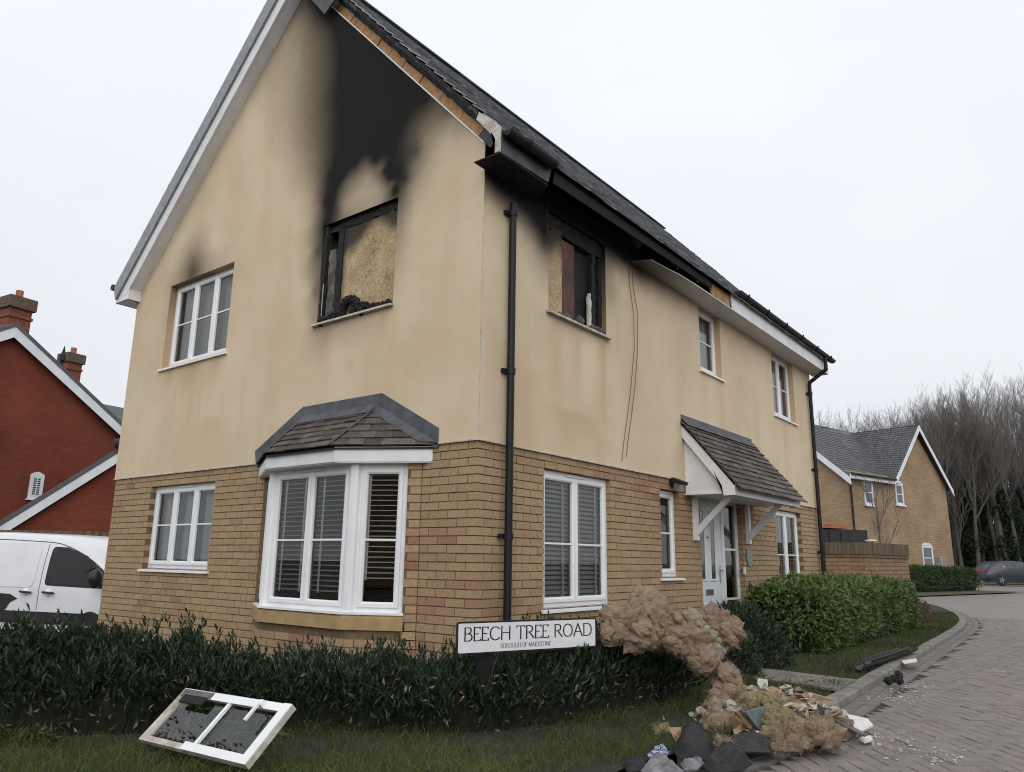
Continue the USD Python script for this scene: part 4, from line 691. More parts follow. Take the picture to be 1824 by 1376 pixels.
# verge: soil sheet between the house and the kerb
vm = MB(); n = len(KP); lip = KP - KN * (-.04 + .17 * sm(-1.6, -1.0, KP[:, 1]))[:, None]; inn_ = np.column_stack([np.full(n, -6.6), KP[:, 1]]); m_ = 14
V = []; yy = KP[:, 1]
for t in np.linspace(0, 1, m_):
    q = lip * (1 - t) + np.column_stack([np.minimum(lip[:, 0] - 2.6, -.3 - 5.5 * sm(-1.0, -3.5, yy)), np.minimum(lip[:, 1], 23)]) * t; V.append(np.column_stack([q, .012 + .02 * meshkit.noise(np.column_stack([q * 3, q[:, :1] * 0]), 3) + np.where(t < .05, -.01, 0)]))
V = np.vstack(V); id2 = np.arange(m_ * n).reshape(m_, n); vm.add(V, np.stack([id2[:-1, :-1], id2[1:, :-1], id2[1:, 1:], id2[:-1, 1:]], -1).reshape(-1, 4)); verge = vm.build('verge', 'soil', kind='structure', label='grass verge of bare soil between house and kerb', cat='verge')
# road sheet
rm = MB(); V = np.vstack([np.column_stack([KP, np.full(n, ROAD_Z - .018)]), np.column_stack([np.full(n, 14.0), np.linspace(-14, 62, n), np.full(n, ROAD_Z - .018)])]); rm.add(V, [[i, n + i, n + i + 1, i + 1] for i in range(n - 1)])
rm.add([(KP[0, 0], KP[0, 1], ROAD_Z - .018), (-6, -9, ROAD_Z - .018), (6, -14, ROAD_Z - .018), (14, -14, ROAD_Z - .018)], [[0, 1, 2, 3]]); rm.add([(KP[-1, 0], KP[-1, 1], ROAD_Z - .018), (14, 62, ROAD_Z - .018), (-12, 62, ROAD_Z - .018), (-16, 26, ROAD_Z - .018)], [[0, 1, 2, 3]])
road = rm.build('road', 'joint_sand', kind='structure', label='block-paved road curving past the house', cat='road')
fr_ = MB(); zf = ROAD_Z - .002; yb = 15.5; fr_.add([(1.0, yb, zf), (14, yb, zf), (14, 62, zf), (-12, 62, zf), (-16, 26, zf), (-6, 25.2, zf), (-3.2, 24.3, zf), (-1.2, 22.5, zf), (0.05, 20.1, zf), (.9, 17.4, zf)], [[0, 1, 2], [0, 2, 9], [9, 2, 8], [8, 2, 7], [7, 2, 6], [6, 2, 5], [2, 3, 5], [3, 4, 5]]); fr_.build('distant_paving', 'road_far', road)
# kerb stones and the channel of blocks along them
pos = 0; sl_ = np.r_[0, np.cumsum(np.linalg.norm(np.diff(KP, axis=0), axis=1))]
def kp_at(s): return A([np.interp(s, sl_, KP[:, 0]), np.interp(s, sl_, KP[:, 1])]), unit([np.interp(s, sl_, KN[:, 0]), np.interp(s, sl_, KN[:, 1])])
kerb = MB(); V = np.vstack([np.column_stack([KP + KN * .0, np.full(n, -.06)]), np.column_stack([KP - KN * .12, np.full(n, -.06)])]); kerb.add(V, [[i, i + 1, n + i + 1, n + i] for i in range(n - 1)]); kerb = kerb.build('kerb', 'kerb', kind='structure', label='low concrete kerb curving along the verge', cat='kerb')
s = 0.0; ks = MB()
while s < KLEN - .3:
    ln = .455; (p, nn), (q, n2) = kp_at(s + .004), kp_at(s + ln - .004); dzz = rng.normal(0, .002); c = []
    top = .028 + dzz
    for z, o in ((ROAD_Z - .02, 0), (top - .012, 0), (top, -.014), (top, -.125), (ROAD_Z - .02, -.125)): c += [np.r_[p + nn * o, z], np.r_[q + n2 * o, z]]
    f = [[2 * i, 2 * i + 1, 2 * i + 3, 2 * i + 2] for i in range(4)] + [[0, 2, 4, 6], [0, 6, 8, 8], [1, 7, 5, 3], [1, 9, 7, 7]]
    if s < 3.4: s += ln; continue
    if s < 26: MB().add(c, f).build('kerb_stone', 'kerb', kerb)
    else: ks.add(c, f)
    s += ln
ks.build('kerb_stones', 'kerb', kerb, kind='stuff'); s = 0.0; cs = MB(); cnt = 0
while s < KLEN - .3:
    (p, nn), (q, n2) = kp_at(s + .003), kp_at(s + .197); o0, o1 = .006, .10
    for o0, o1 in ((.006, .103), (.109, .205)):
        c = [np.r_[p + nn * o0, ROAD_Z - .02], np.r_[q + n2 * o0, ROAD_Z - .02], np.r_[q + n2 * o1, ROAD_Z - .02], np.r_[p + nn * o1, ROAD_Z - .02]]; zt_ = ROAD_Z + rng.normal(.0, .0015); t_ = [a + A([0, 0, zt_ - (ROAD_Z - .02)]) for a in c]
        cs.add(c + t_, [[4, 5, 6, 7], [0, 4, 5, 1], [1, 5, 6, 2], [2, 6, 7, 3], [3, 7, 4, 0]], .3 + .3 * rng.random())
    s += .2
cs.build('channel_block', 'channel', kerb, kind='stuff')
# herringbone paving, 45 degrees to the kerb
cand = []; c45 = math.cos(math.radians(40)); s45 = math.sin(math.radians(40)); ex, ey = A([c45, s45]), A([-s45, c45]); PW = .1
for i in range(-60, 260):
    for j in range(-260, 160):
        k = (i - j) % 4
        if k == 0: a, b, w_, h_ = i, j, 2, 1
        elif k == 2: a, b, w_, h_ = i, j - 1, 1, 2
        else: continue
        o = A([3.2, 1.0]) + ex * a * PW + ey * b * PW; c = o + ex * w_ * PW / 2 + ey * h_ * PW / 2
        if -4 < c[0] < 9.5 and -4.6 < c[1] < 16.2: cand.append((o, c, w_, h_))
C = A([c[1] for c in cand]); dk = off_kerb(C[:, 0], C[:, 1]); px, py, dd = project(np.column_stack([C, np.full(len(C), ROAD_Z)]))
vis = (dk > .25) & (dd > .8) & (px > 950) & (px < 2250) & (py < 1560) & (C[:, 1] < 15.7)
ids = np.nonzero(vis)[0]; inframe = (px[ids] > 1020) & (px[ids] < 1830) & (py[ids] < 1380); key = np.where(inframe, dd[ids], 1e3 + dd[ids]); ids = ids[np.argsort(key)]; pv_rest = MB()
ntone = meshkit.fbm(np.column_stack([C * .55, C[:, :1] * 0]), 3, 4)
for k, i in enumerate(ids):
    o, c, w_, h_ = cand[i]; g_ = .0028; z = ROAD_Z + rng.normal(0, .0013); tl = rng.normal(0, .0012, 2); U = np.r_[ex * (w_ * PW - 2 * g_), tl[0]]; V_ = np.r_[ey * (h_ * PW - 2 * g_), tl[1]]
    O = np.r_[o + ex * g_ + ey * g_, z]; ch = .004; u, v = unit(U), unit(V_); q = [O, O + U, O + U + V_, O + V_]; q1 = [O + (u + v) * ch, O + U + (v - u) * ch, O + U + V_ - (u + v) * ch, O + V_ + (u - v) * ch]; lowz = A([0, 0, -ch])
    pts = [a + lowz for a in q] + q1 + [a - A([0, 0, .02]) for a in q]; f = [[4, 5, 6, 7]] + [[i_, (i_ + 1) % 4, 4 + (i_ + 1) % 4, 4 + i_] for i_ in range(4)] + [[8 + i_, 8 + (i_ + 1) % 4, (i_ + 1) % 4, i_] for i_ in range(4)]
    t = float(np.clip(.55 * rng.random() + .9 * (ntone[i] - .5) + .25, 0, 1)); m = MB() if k < 300 else pv_rest; m.add(pts, f, t)
    if k < 300: m.build('paver', 'paver', road)
pv_rest.build('paving', 'paver', road, kind='stuff')
# flagstones across the verge and the path behind
for k, (a, b, c, d) in enumerate((((1.30, 2.30), (1.92, 2.18), (1.98, 2.86), (1.36, 2.98)), ((1.94, 2.18), (2.27, 2.12), (2.25, 2.82), (2.0, 2.86)), ((.3, 2.4), (1.26, 2.30), (1.34, 2.98), (.3, 3.05)))):
    MB().prism([(*a, .025), (*b, .025), (*c, .025), (*d, .025)], (0, 0, .022)).build('flagstone', 'flagstone', verge)

# ------------------------------------------------------------------ leaves and grass (vectorised)
def leaves(mb, P, D, ln, wd, tone, up=None, fold=.25, curl=.15):
    """pointed leaves: base P, direction D, length, width; 4 triangles each."""
    k = len(P); D = D / np.linalg.norm(D, axis=1)[:, None]; R = rng.normal(size=(k, 3)) if up is None else up + .55 * rng.normal(size=(k, 3)); S = np.cross(D, R); S /= np.linalg.norm(S, axis=1)[:, None] + 1e-9; N = np.cross(S, D)
    ln = np.broadcast_to(ln, (k,))[:, None]; wd = np.broadcast_to(wd, (k,))[:, None]
    v = np.stack([P, P + D * ln * .45 + S * wd * .5 + N * wd * fold, P + D * ln * .45 - S * wd * .5 + N * wd * fold, P + D * ln * .5 , P + D * ln - N * ln * curl], 1).reshape(-1, 3)
    b = (np.arange(k) * 5)[:, None]; f = np.concatenate([b + A([[0, 3, 1]]), b + A([[0, 2, 3]]), b + A([[1, 3, 4]]), b + A([[3, 2, 4]])]); mb.add(v, f, np.repeat(np.clip(tone, 0, 1), 5)); return mb
def blades(mb, P, ln, tone, lean=.5, wd=.004):
    k = len(P); D = rng.normal(size=(k, 3)) * A([lean, lean, 0]) + A([0, 0, 1]); D /= np.linalg.norm(D, axis=1)[:, None]; S = np.cross(D, rng.normal(size=(k, 3))); S /= np.linalg.norm(S, axis=1)[:, None]; B = D * A([1, 1, .0]); ln = np.broadcast_to(ln, (k,))[:, None]
    v = np.stack([P - S * wd / 2, P + S * wd / 2, P + D * ln * .55 + S * wd * .4, P + D * ln * .55 - S * wd * .4, P + D * ln * .95 + B * ln * .35 - A([0, 0, .12]) * ln], 1).reshape(-1, 3); b = (np.arange(k) * 5)[:, None]
    mb.add(v, np.concatenate([b + A([[0, 1, 2]]), b + A([[0, 2, 3]]), b + A([[3, 2, 4]])]), np.repeat(np.clip(tone, 0, 1), 5)); return mb
# dark shrubs along the gable and round the corner, one shrub each
HB = A([(-2.6, -4.7), (-1.65, -3.95), (-.86, -3.12), (-.40, -2.54), (-.06, -2.10), (.32, -1.74), (.70, -1.50), (1.04, -1.20), (1.30, -.74), (1.42, -.22), (1.48, .32), (1.53, .85), (1.40, 1.45)])
HP, HL = spline(HB, 200); HT = np.gradient(HP, axis=0); HT /= np.linalg.norm(HT, axis=1)[:, None]; HN = np.column_stack([-HT[:, 1], HT[:, 0]])   # towards the house
sh = np.r_[0, np.cumsum(np.linalg.norm(np.diff(HP, axis=0), axis=1))]
def hp_at(s): i = np.searchsorted(sh, s).clip(1, 199); return HP[i], HN[i], HT[i]
def shrub_h(s): s = np.asarray(s, float); return .36 + .035 * np.sin(s * 2.3) + .03 * np.sin(s * 6.1 + 1) + .19 * sm(3.7, 2.3, s) + .12 * sm(HL - 2.2, HL - 1.5, s)
def shrub_top(s): return float(shrub_h(s))
def in_house(P): return (P[:, 0] < .02) & (P[:, 1] > -.02)
SHRUBS = []
ws = ['low dark evergreen shrub at the bottom left edge beside the cut branches', 'dark shrub left of the fallen window frame', 'dark shrub behind the fallen window frame', 'dark shrub under the left side of the bay window', 'dark shrub under the bay window', 'dark shrub right of the bay, left of the street sign', 'dark shrub behind the street sign', 'dark shrub right of the street sign under the insulation', 'dark shrub at the verge corner beside the heap of debris']
nsh = len(ws); s_edges = np.linspace(.2, HL - .02, nsh + 1)
for i in range(nsh):
    s0, s1 = s_edges[i], s_edges[i + 1]; cs_ = (s0 + s1) / 2; p, nn, tt = hp_at(cs_); base = A([*(p + nn * .5), 0.0]); th = thing('shrub', ws[i], 'shrub', base, group='dark shrubs planted round the corner of the house'); mb = MB(); wall_d = 1.15
    core = MB(); V = []; ns_, nv = 14, 9
    for s in np.linspace(s0 - .02, s1 + .02, ns_):
        p, nn, tt = hp_at(s); H = shrub_top(s) - .09
        for a in np.linspace(0, math.pi, nv): q = p + nn * (.60 - .46 * math.cos(a)); V.append((q[0], q[1], max(0.0, H * math.sin(a) ** .5) - .0))
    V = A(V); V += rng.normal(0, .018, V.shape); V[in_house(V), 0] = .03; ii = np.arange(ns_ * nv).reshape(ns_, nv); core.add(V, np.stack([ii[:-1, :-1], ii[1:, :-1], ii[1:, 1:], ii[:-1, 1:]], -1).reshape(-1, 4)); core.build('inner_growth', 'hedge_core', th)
    k = int(4300 * (s1 - s0)); s = rng.uniform(s0 - .05, s1 + .05, k); d = rng.random(k) ** 1.25; a = np.arccos(1 - d * 1.45)     # more leaves on the near side and top
    idx_ = np.searchsorted(sh, s).clip(1, 199); p2, n2_ = HP[idx_], HN[idx_]; H = shrub_h(s); rr = rng.uniform(.80, 1.04, k)
    q = p2 + n2_ * (.60 - .56 * rr * np.cos(a))[:, None]; z = H * rr * np.sin(a) ** .5; lumpn = meshkit.fbm(np.column_stack([q * 4.5, z * 4.5]), 3, 6); z = z * (.55 + .85 * lumpn); P = np.column_stack([q, np.maximum(z, .03)]); keep = ~in_house(P); P = P[keep]; lumpn = lumpn[keep]
    # upright shoots: a stem tip with leaves round it
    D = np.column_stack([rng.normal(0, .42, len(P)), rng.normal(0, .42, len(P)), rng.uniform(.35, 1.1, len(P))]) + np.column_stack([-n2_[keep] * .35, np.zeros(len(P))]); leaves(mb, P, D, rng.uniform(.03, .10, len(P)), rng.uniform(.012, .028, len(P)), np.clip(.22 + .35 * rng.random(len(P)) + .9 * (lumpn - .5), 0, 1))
    tips = P[(P[:, 2] > .25) & (rng.random(len(P)) < .04)]
    for tp in tips:
        kk = 11; t = np.linspace(0, 1, kk); hgt = rng.uniform(.03, .17); lean = rng.normal(0, .05, 2); Q = tp + np.column_stack([lean[0] * t, lean[1] * t, hgt * t]); ang = np.arange(kk) * 2.4; DD = np.column_stack([np.cos(ang) * .5, np.sin(ang) * .5, np.full(kk, .9)]); leaves(mb, Q, DD, rng.uniform(.045, .07, kk), .017, .45 + .4 * rng.random(kk))
    mb.build('foliage', 'dark_leaf', th, kind='stuff'); dl = MB(); kd = 60; sd_ = rng.uniform(s0, s1, kd); i_ = np.searchsorted(sh, sd_).clip(1, 199); Pd = np.column_stack([HP[i_] + HN[i_] * rng.uniform(.0, .5, kd)[:, None], rng.uniform(.03, .34, kd)]); leaves(dl, Pd, rng.normal(size=(kd, 3)), .05, .018, rng.random(kd)); dl.build('dead_leaves', 'lath', th, kind='stuff'); st = MB()
    for _ in range(14):
        s = rng.uniform(s0, s1); p, nn, tt = hp_at(s); b0 = A([*(p + nn * rng.uniform(.25, .6)), 0]); e0 = A([*(p + nn * rng.uniform(.02, .4)), rng.uniform(.15, .32)]) + A([*(tt * rng.normal(0, .12)), 0]); st.tube([b0, (b0 + e0) / 2 + rng.normal(0, .02, 3), e0], .005, 4); e1_ = e0 + rng.normal(0, .08, 3) + A([0, 0, .12]); st.tube([e0, (e0 + e1_) / 2, e1_], .0025, 3)
    st.build('stems', 'twig', th, kind='stuff')
# shrubs between the debris and the laurel hedge, in front of the door path
def ball_shrub(name, label, c, r, n_, mat, ll, lw, tb=.3, sq=(1, 1, 1), cat='shrub', group=None, core='hedge_core', upness=.5):
    c = A(c, float); th = thing(name, label, cat, (c[0], c[1], 0), group=group); d = rng.normal(size=(n_, 3)); d[:, 2] = np.abs(d[:, 2]); d /= np.linalg.norm(d, axis=1)[:, None]; ln = meshkit.fbm(d * 3 + c, 3, 2); P = A([c[0], c[1], 0]) + d * (r * (.72 + .5 * ln) * rng.uniform(.86, 1.04, n_))[:, None] * A(sq); P[:, 2] = np.maximum(P[:, 2], .02)
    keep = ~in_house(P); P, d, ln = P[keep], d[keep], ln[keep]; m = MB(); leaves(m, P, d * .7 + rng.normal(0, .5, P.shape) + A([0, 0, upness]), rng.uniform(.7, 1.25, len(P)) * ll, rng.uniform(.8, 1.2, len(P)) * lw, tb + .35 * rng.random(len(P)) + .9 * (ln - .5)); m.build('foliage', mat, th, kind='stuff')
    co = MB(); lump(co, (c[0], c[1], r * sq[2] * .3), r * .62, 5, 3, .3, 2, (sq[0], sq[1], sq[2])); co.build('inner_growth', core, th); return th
ball_shrub('shrub', 'dark shrub right of the pink insulation, below the front door', (1.02, 2.35, 0), .55, 4200, 'dark_leaf', .06, .02, sq=(.85, .9, 1.05)); ball_shrub('shrub', 'dark shrub between the front door and the laurel hedge', (.95, 3.25, 0), .60, 4200, 'dark_leaf', .06, .02, sq=(.9, .8, 1.05))
# clipped laurel hedge
def box_hedge(name, label, x0, x1, y0, y1, h, n_, mat, ll, lw, seed, top=.35, group=None, skew=0.0):
    th = thing(name, label, 'hedge', ((x0 + x1) / 2, (y0 + y1) / 2, 0), group=group); dx, dy = x1 - x0, y1 - y0; area = A([dy * h, dx * h, dx * dy * 1.4, dy * h * .3]); face = rng.choice(4, n_, p=area / area.sum()); a, b = rng.random(n_), rng.random(n_); P = np.zeros((n_, 3)); Nn = np.zeros((n_, 3))
    f = face == 0; P[f] = np.column_stack([np.full(f.sum(), x1), y0 + a[f] * dy, b[f] * h]); Nn[f] = (1, 0, 0); f = face == 1; P[f] = np.column_stack([x0 + a[f] * dx, np.full(f.sum(), y0), b[f] * h]); Nn[f] = (0, -1, 0)
    f = face == 2; P[f] = np.column_stack([x0 + a[f] * dx, y0 + b[f] * dy, np.full(f.sum(), h)]); Nn[f] = (0, 0, 1); f = face == 3; P[f] = np.column_stack([np.full(f.sum(), x0), y0 + a[f] * dy, b[f] * h]); Nn[f] = (-1, 0, 0)
    cx_, cy_ = (x0 + x1) / 2, (y0 + y1) / 2; rnd = A([np.clip(np.abs(P[:, 0] - cx_) / (dx / 2), 0, 1), np.clip(np.abs(P[:, 1] - cy_) / (dy / 2), 0, 1)]); nz_ = meshkit.fbm(P * 2.6 + seed, 3, seed); P += Nn * ((nz_ - .5) * .30 - rng.random(n_) ** 2 * .10 + .02)[:, None]; P[:, 2] -= np.where(Nn[:, 2] > .5, .10 * (rnd[0] ** 6 + rnd[1] ** 8), 0); P[:, :2] -= Nn[:, :2] * (.10 * np.clip(P[:, 2:] / h, 0, 1) ** 5 + .16 * (1 - np.clip(P[:, 2:] / h / .35, 0, 1)) ** 2)
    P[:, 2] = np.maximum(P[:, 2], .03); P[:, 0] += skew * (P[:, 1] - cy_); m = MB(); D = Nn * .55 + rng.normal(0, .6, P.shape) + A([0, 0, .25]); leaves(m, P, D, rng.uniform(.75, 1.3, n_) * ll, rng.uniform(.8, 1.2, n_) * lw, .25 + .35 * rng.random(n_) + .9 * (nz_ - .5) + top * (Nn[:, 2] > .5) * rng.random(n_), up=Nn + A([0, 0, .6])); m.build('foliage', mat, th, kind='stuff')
    c = MB(); us = np.linspace(0, 1, 24); V = []; prof = [(x1 - .17, .0), (x1 - .10, h * .4), (x1 - .10, h - .14), (x1 - .2, h - .09), (x0 + .2, h - .09), (x0 + .10, h - .2), (x0 + .1, 0)]
    for t in us:
        for x, z in prof: V.append((x + skew * (y0 + t * dy - cy_) + rng.normal(0, .012), y0 + .1 + t * (dy - .2), z + rng.normal(0, .012)))
    kk = len(prof); c.add(V, [[i * kk + j, i * kk + j + 1, (i + 1) * kk + j + 1, (i + 1) * kk + j] for i in range(23) for j in range(kk - 1)] + [[0, 1, 2, 3], [0, 3, 4, 6]]); c.build('inner_growth', 'hedge_core', th); return th
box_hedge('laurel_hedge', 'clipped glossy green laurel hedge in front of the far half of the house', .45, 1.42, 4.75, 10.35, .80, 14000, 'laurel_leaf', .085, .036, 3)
box_hedge('laurel_hedge', 'distant clipped green hedge in front of the tan gabled house', -2.75, -1.85, 30.4, 37.4, 1.0, 4200, 'far_leaf', .13, .06, 8, skew=.272)
ball_shrub('shrub', 'small bare russet shrub at the far end of the laurel hedge', (1.05, 11.9, 0), .42, 500, 'red_leaf', .06, .02, core='twig', sq=(1, 1, 1.1))
# grass
gk = 120000; gx, gy = rng.uniform(-3.5, 2.5, gk), rng.uniform(-4.6, 2.6, gk); okb = off_kerb(gx, gy); pxg, pyg, dg = project(np.column_stack([gx, gy, np.zeros(gk)])); _, hi_ = cKDTree(HP).query(np.column_stack([gx, gy])); into = ((np.column_stack([gx, gy]) - HP[hi_]) * HN[hi_]).sum(1)
keep = (okb < -.14) & (pyg < 1500) & (pxg > -250) & (into < .22) & (dg > .8); dens = meshkit.fbm(np.column_stack([gx * 1.6, gy * 1.6, gx * 0]), 3, 9); keep &= rng.random(gk) < np.clip((dens - .22) * 3.2, .25, 1); P = np.column_stack([gx, gy, np.full(gk, .02)])[keep]; dn = dens[keep]
gr = MB(); blades(gr, P, rng.uniform(.03, .11, len(P)) * (.7 + .8 * dn), .15 + .5 * rng.random(len(P)) + .8 * (dn - .5), .55, .0042)
gk2 = 26000; gx, gy = rng.uniform(.8, 2.4, gk2), rng.uniform(2.4, 16, gk2); okb = off_kerb(gx, gy); keep = (okb < -.14) & (okb > -1.1) & ~((gy > 2.1) & (gy < 3.0)); P = np.column_stack([gx, gy, np.full(gk2, .02)])[keep]; dn = meshkit.fbm(P * 1.1, 3, 9); blades(gr, P, rng.uniform(.03, .08, len(P)), .1 + .5 * rng.random(len(P)) + .8 * (dn - .5), .6, .006)
gr.build('grass', 'grass_blade', kind='stuff', label='rough winter grass on the verge', cat='grass')
lfm = MB(); k = 260; P = np.column_stack([rng.uniform(-1, 2.3, k), rng.uniform(-3.4, 12, k), np.full(k, .045)]); ok = off_kerb(P[:, 0], P[:, 1]); P = P[(ok < -.1) & (ok > -2.2) & ~in_house(P)]; leaves(lfm, P, np.column_stack([rng.normal(size=(len(P), 2)), np.full(len(P), .1)]), rng.uniform(.03, .07, len(P)), .025, rng.random(len(P)), up=np.tile([0, 0, 1.0], (len(P), 1))); lfm.build('fallen_leaves', 'cut_leaf', kind='stuff', label='pale leaves fallen on the verge', cat='leaves')

# ------------------------------------------------------------------ street name sign
sA, sB = DE(813, 1136, 4.83), DE(1061.5, 1128.5, 5.40); sA[2] = sB[2] = (sA[2] + sB[2]) / 2; su = unit(sB - sA); sn = A([su[1], -su[0], 0]); SW = np.linalg.norm(sB - sA); SH = .202; sz = sA[2] - SH / 2
sign = thing('street_sign', 'white street name sign on two black posts in front of the shrubs', 'street sign', ((sA + sB) / 2 * A([1, 1, 0])))
def rrect(w, h, r, k=5):
    q = []
    for cx_, cy_, a0 in ((w - r, r, -90), (w - r, h - r, 0), (r, h - r, 90), (r, r, 180)): q += [(cx_ + r * math.cos(math.radians(a0 + t * 90 / k)), cy_ + r * math.sin(math.radians(a0 + t * 90 / k))) for t in range(k + 1)]
    return q
o = A([sA[0], sA[1], sz]); P3 = lambda u, v, n: o + su * u + Z3 * v + sn * n
pl = MB(); pl.prism([P3(u, v, -.008) for u, v in rrect(SW, SH, .014)], sn * .012); plate = pl.build('plate', 'sign_black', sign); fcx = MB(); fcx.prism([P3(.011 + u, .011 + v, .0035) for u, v in rrect(SW - .022, SH - .022, .010)], sn * .002); fcx.build('sign_face', 'sign_white', plate)
# serif capitals drawn as strokes
GL = {'B': (.62, [[(.1, 0), (.1, 1)], [(.1, 1), (.34, 1), (.47, .92), (.5, .77), (.46, .62), (.32, .54), (.1, .54)], [(.1, .54), (.38, .53), (.53, .43), (.57, .27), (.52, .1), (.36, 0), (.1, 0)]]), 'E': (.55, [[(.1, 0), (.1, 1)], [(.1, 1), (.48, 1), (.48, .9)], [(.1, .52), (.40, .52)], [(.1, 0), (.5, 0), (.53, .11)]]),
      'C': (.78, [[(.70, .84), (.60, .95), (.45, 1), (.27, .95), (.13, .78), (.09, .5), (.13, .22), (.27, .05), (.45, 0), (.61, .04), (.72, .16)]]), 'H': (.78, [[(.1, 0), (.1, 1)], [(.66, 0), (.66, 1)], [(.1, .52), (.66, .52)]]), 'T': (.64, [[(.31, 0), (.31, 1)], [(.03, .9), (.03, 1), (.59, 1), (.59, .9)]]),
      'R': (.66, [[(.1, 0), (.1, 1)], [(.1, 1), (.34, 1), (.49, .91), (.53, .75), (.48, .58), (.34, .49), (.1, .49)], [(.30, .49), (.64, 0)]]), 'O': (.86, [[(.42, 1), (.25, .95), (.12, .78), (.08, .5), (.12, .22), (.25, .05), (.42, 0), (.59, .05), (.72, .22), (.76, .5), (.72, .78), (.59, .95), (.42, 1)]]), 'A': (.72, [[(.02, 0), (.35, 1), (.68, 0)], [(.15, .36), (.56, .36)]]),
      'D': (.78, [[(.1, 0), (.1, 1)], [(.1, 1), (.35, 1), (.56, .92), (.67, .74), (.70, .5), (.67, .26), (.56, .08), (.35, 0), (.1, 0)]]), 'U': (.74, [[(.1, 1), (.1, .35), (.16, .1), (.36, 0), (.55, .1), (.62, .35), (.62, 1)]]), 'G': (.80, [[(.70, .84), (.60, .95), (.45, 1), (.27, .95), (.13, .78), (.09, .5), (.13, .22), (.27, .05), (.46, 0), (.62, .05), (.70, .14), (.70, .45), (.52, .45)]]), 'F': (.52, [[(.1, 0), (.1, 1)], [(.1, 1), (.48, 1), (.48, .9)], [(.1, .5), (.40, .5)]]),
      'M': (.92, [[(.1, 0), (.14, 1), (.44, .1), (.74, 1), (.80, 0)]]), 'I': (.26, [[(.12, 0), (.12, 1)]]), 'S': (.54, [[(.45, .84), (.36, .97), (.24, 1), (.12, .94), (.08, .78), (.14, .62), (.30, .51), (.44, .40), (.48, .24), (.42, .06), (.27, 0), (.12, .04), (.05, .18)]]), 'N': (.80, [[(.1, 0), (.1, 1), (.68, 0), (.68, 1)]])}
def lettering(text, u0, v0, hgt, width, bold, serif, n=.0056):
    tot = sum(GL[c][0] if c != ' ' else .36 for c in text); sx = width / tot; x = 0; m = MB()
    for c in text:
        if c == ' ': x += .36; continue
        w_, strokes = GL[c]
        for st in strokes:
            q = A(st, float) * A([sx, hgt]) + A([u0 + x * sx, v0]); 
            for a, b in zip(q[:-1], q[1:]):
                d = (b - a) / (np.linalg.norm(b - a) + 1e-9); thick = bold * hgt * (.62 + .55 * abs(d[1])); a2, b2 = a - d * thick * .28, b + d * thick * .28; pn = A([-d[1], d[0]]) * thick / 2; m.quad(P3(*(a2 - pn), n), P3(*(b2 - pn), n), P3(*(b2 + pn), n), P3(*(a2 + pn), n)); n += 4e-6
            if serif:
                for e in (q[0], q[-1]):
                    if (abs(e[1] - v0) < 1e-6 or abs(e[1] - v0 - hgt) < 1e-6) and len(st) == 2 and st[0][0] == st[1][0]: m.quad(P3(e[0] - .075 * hgt, e[1] - .018 * hgt, n), P3(e[0] + .075 * hgt, e[1] - .018 * hgt, n), P3(e[0] + .075 * hgt, e[1] + .018 * hgt, n), P3(e[0] - .075 * hgt, e[1] + .018 * hgt, n)); n += 4e-6
        x += w_
    return m
lettering('BEECH TREE ROAD', .048, .083, .082, SW - .085, .115, True).build('lettering', 'sign_black', plate); lettering('BOROUGH OF MAIDSTONE', .325, .030, .028, .40, .11, False).build('lettering', 'sign_black', plate)
for t in (.205, .80):
    q = o + su * SW * t; b = MB(); b.obox(A([q[0], q[1], 0]) - su * .035 - sn * .085, su * .07, sn * .07, Z3 * (sz + SH * .8)); b.build('post', 'black_plastic', sign)

# ------------------------------------------------------------------ fallen window sash leaning on the shrubs
q = A([-.102, -2.70, .085, .995, .013, .022, -.010, .255, .235]); so_, su_, sv_ = q[:3], q[3:6], q[6:9]; lu, lv = np.linalg.norm(su_), np.linalg.norm(sv_); su_, sv_ = su_ / lu, unit(sv_ - su_ * (sv_ @ su_) / lu); snn = np.cross(su_, sv_); snn = snn if snn @ (CAM - so_) > 0 else -snn
ws_ = thing('window_sash', 'white window sash thrown on the grass, glass cracked, top rail scorched', 'window frame', so_ * A([1, 1, 0])); P4 = lambda u, v, n: so_ + su_ * u + sv_ * v + snn * n
f_ = MB(); ring(f_, P4, 0, 0, lu, lv, [(0, -.032), (0, 0), (.008, 0), (.012, -.008), (.034, -.003), (.04, -.016), (.04, -.03)]); f_.build('frame', 'dirty_white', ws_)
rr = MB(); rr.obox(P4(lu - .065, 0, .001), su_ * .06, sv_ * lv, snn * .004); rr.obox(P4(.42, 0, .0012), su_ * (lu - .48), sv_ * .045, snn * .004); rr.obox(P4(.32, lv - .05, .0012), su_ * (lu - .385), sv_ * .045, snn * .004); rr.build('clean_rail', 'upvc', ws_); MB().obox(P4(.02, lv - .055, .002), su_ * .30, sv_ * .045, snn * .004).build('scorched_rail', 'charred_grey', ws_)
for a, b in ((.055, lu / 2 - .008), (lu / 2 + .008, lu - .055)): MB().quad(P4(a, .05, -.02), P4(b, .05, -.02), P4(b, lv - .05, -.02), P4(a, lv - .05, -.02)).build('pane', 'fallen_glass', ws_)
MB().obox(P4(lu / 2 - .01, .045, -.016), su_ * .022, sv_ * (lv - .09), snn * .016).build('glazing_bar', 'upvc', ws_); h = MB(); h.obox(P4(lu - .22, lv - .05, .005), su_ * .03, sv_ * .03, snn * .03); h.obox(P4(lu - .215, lv - .15, .03), su_ * .018, sv_ * .11, snn * .012); h.build('handle', 'upvc', ws_)
MB().obox(P4(.08, lv - .10, .006), su_ * .22, sv_ * .05, snn * .012).build('charred_scrap', 'charred', ws_)
db = MB()
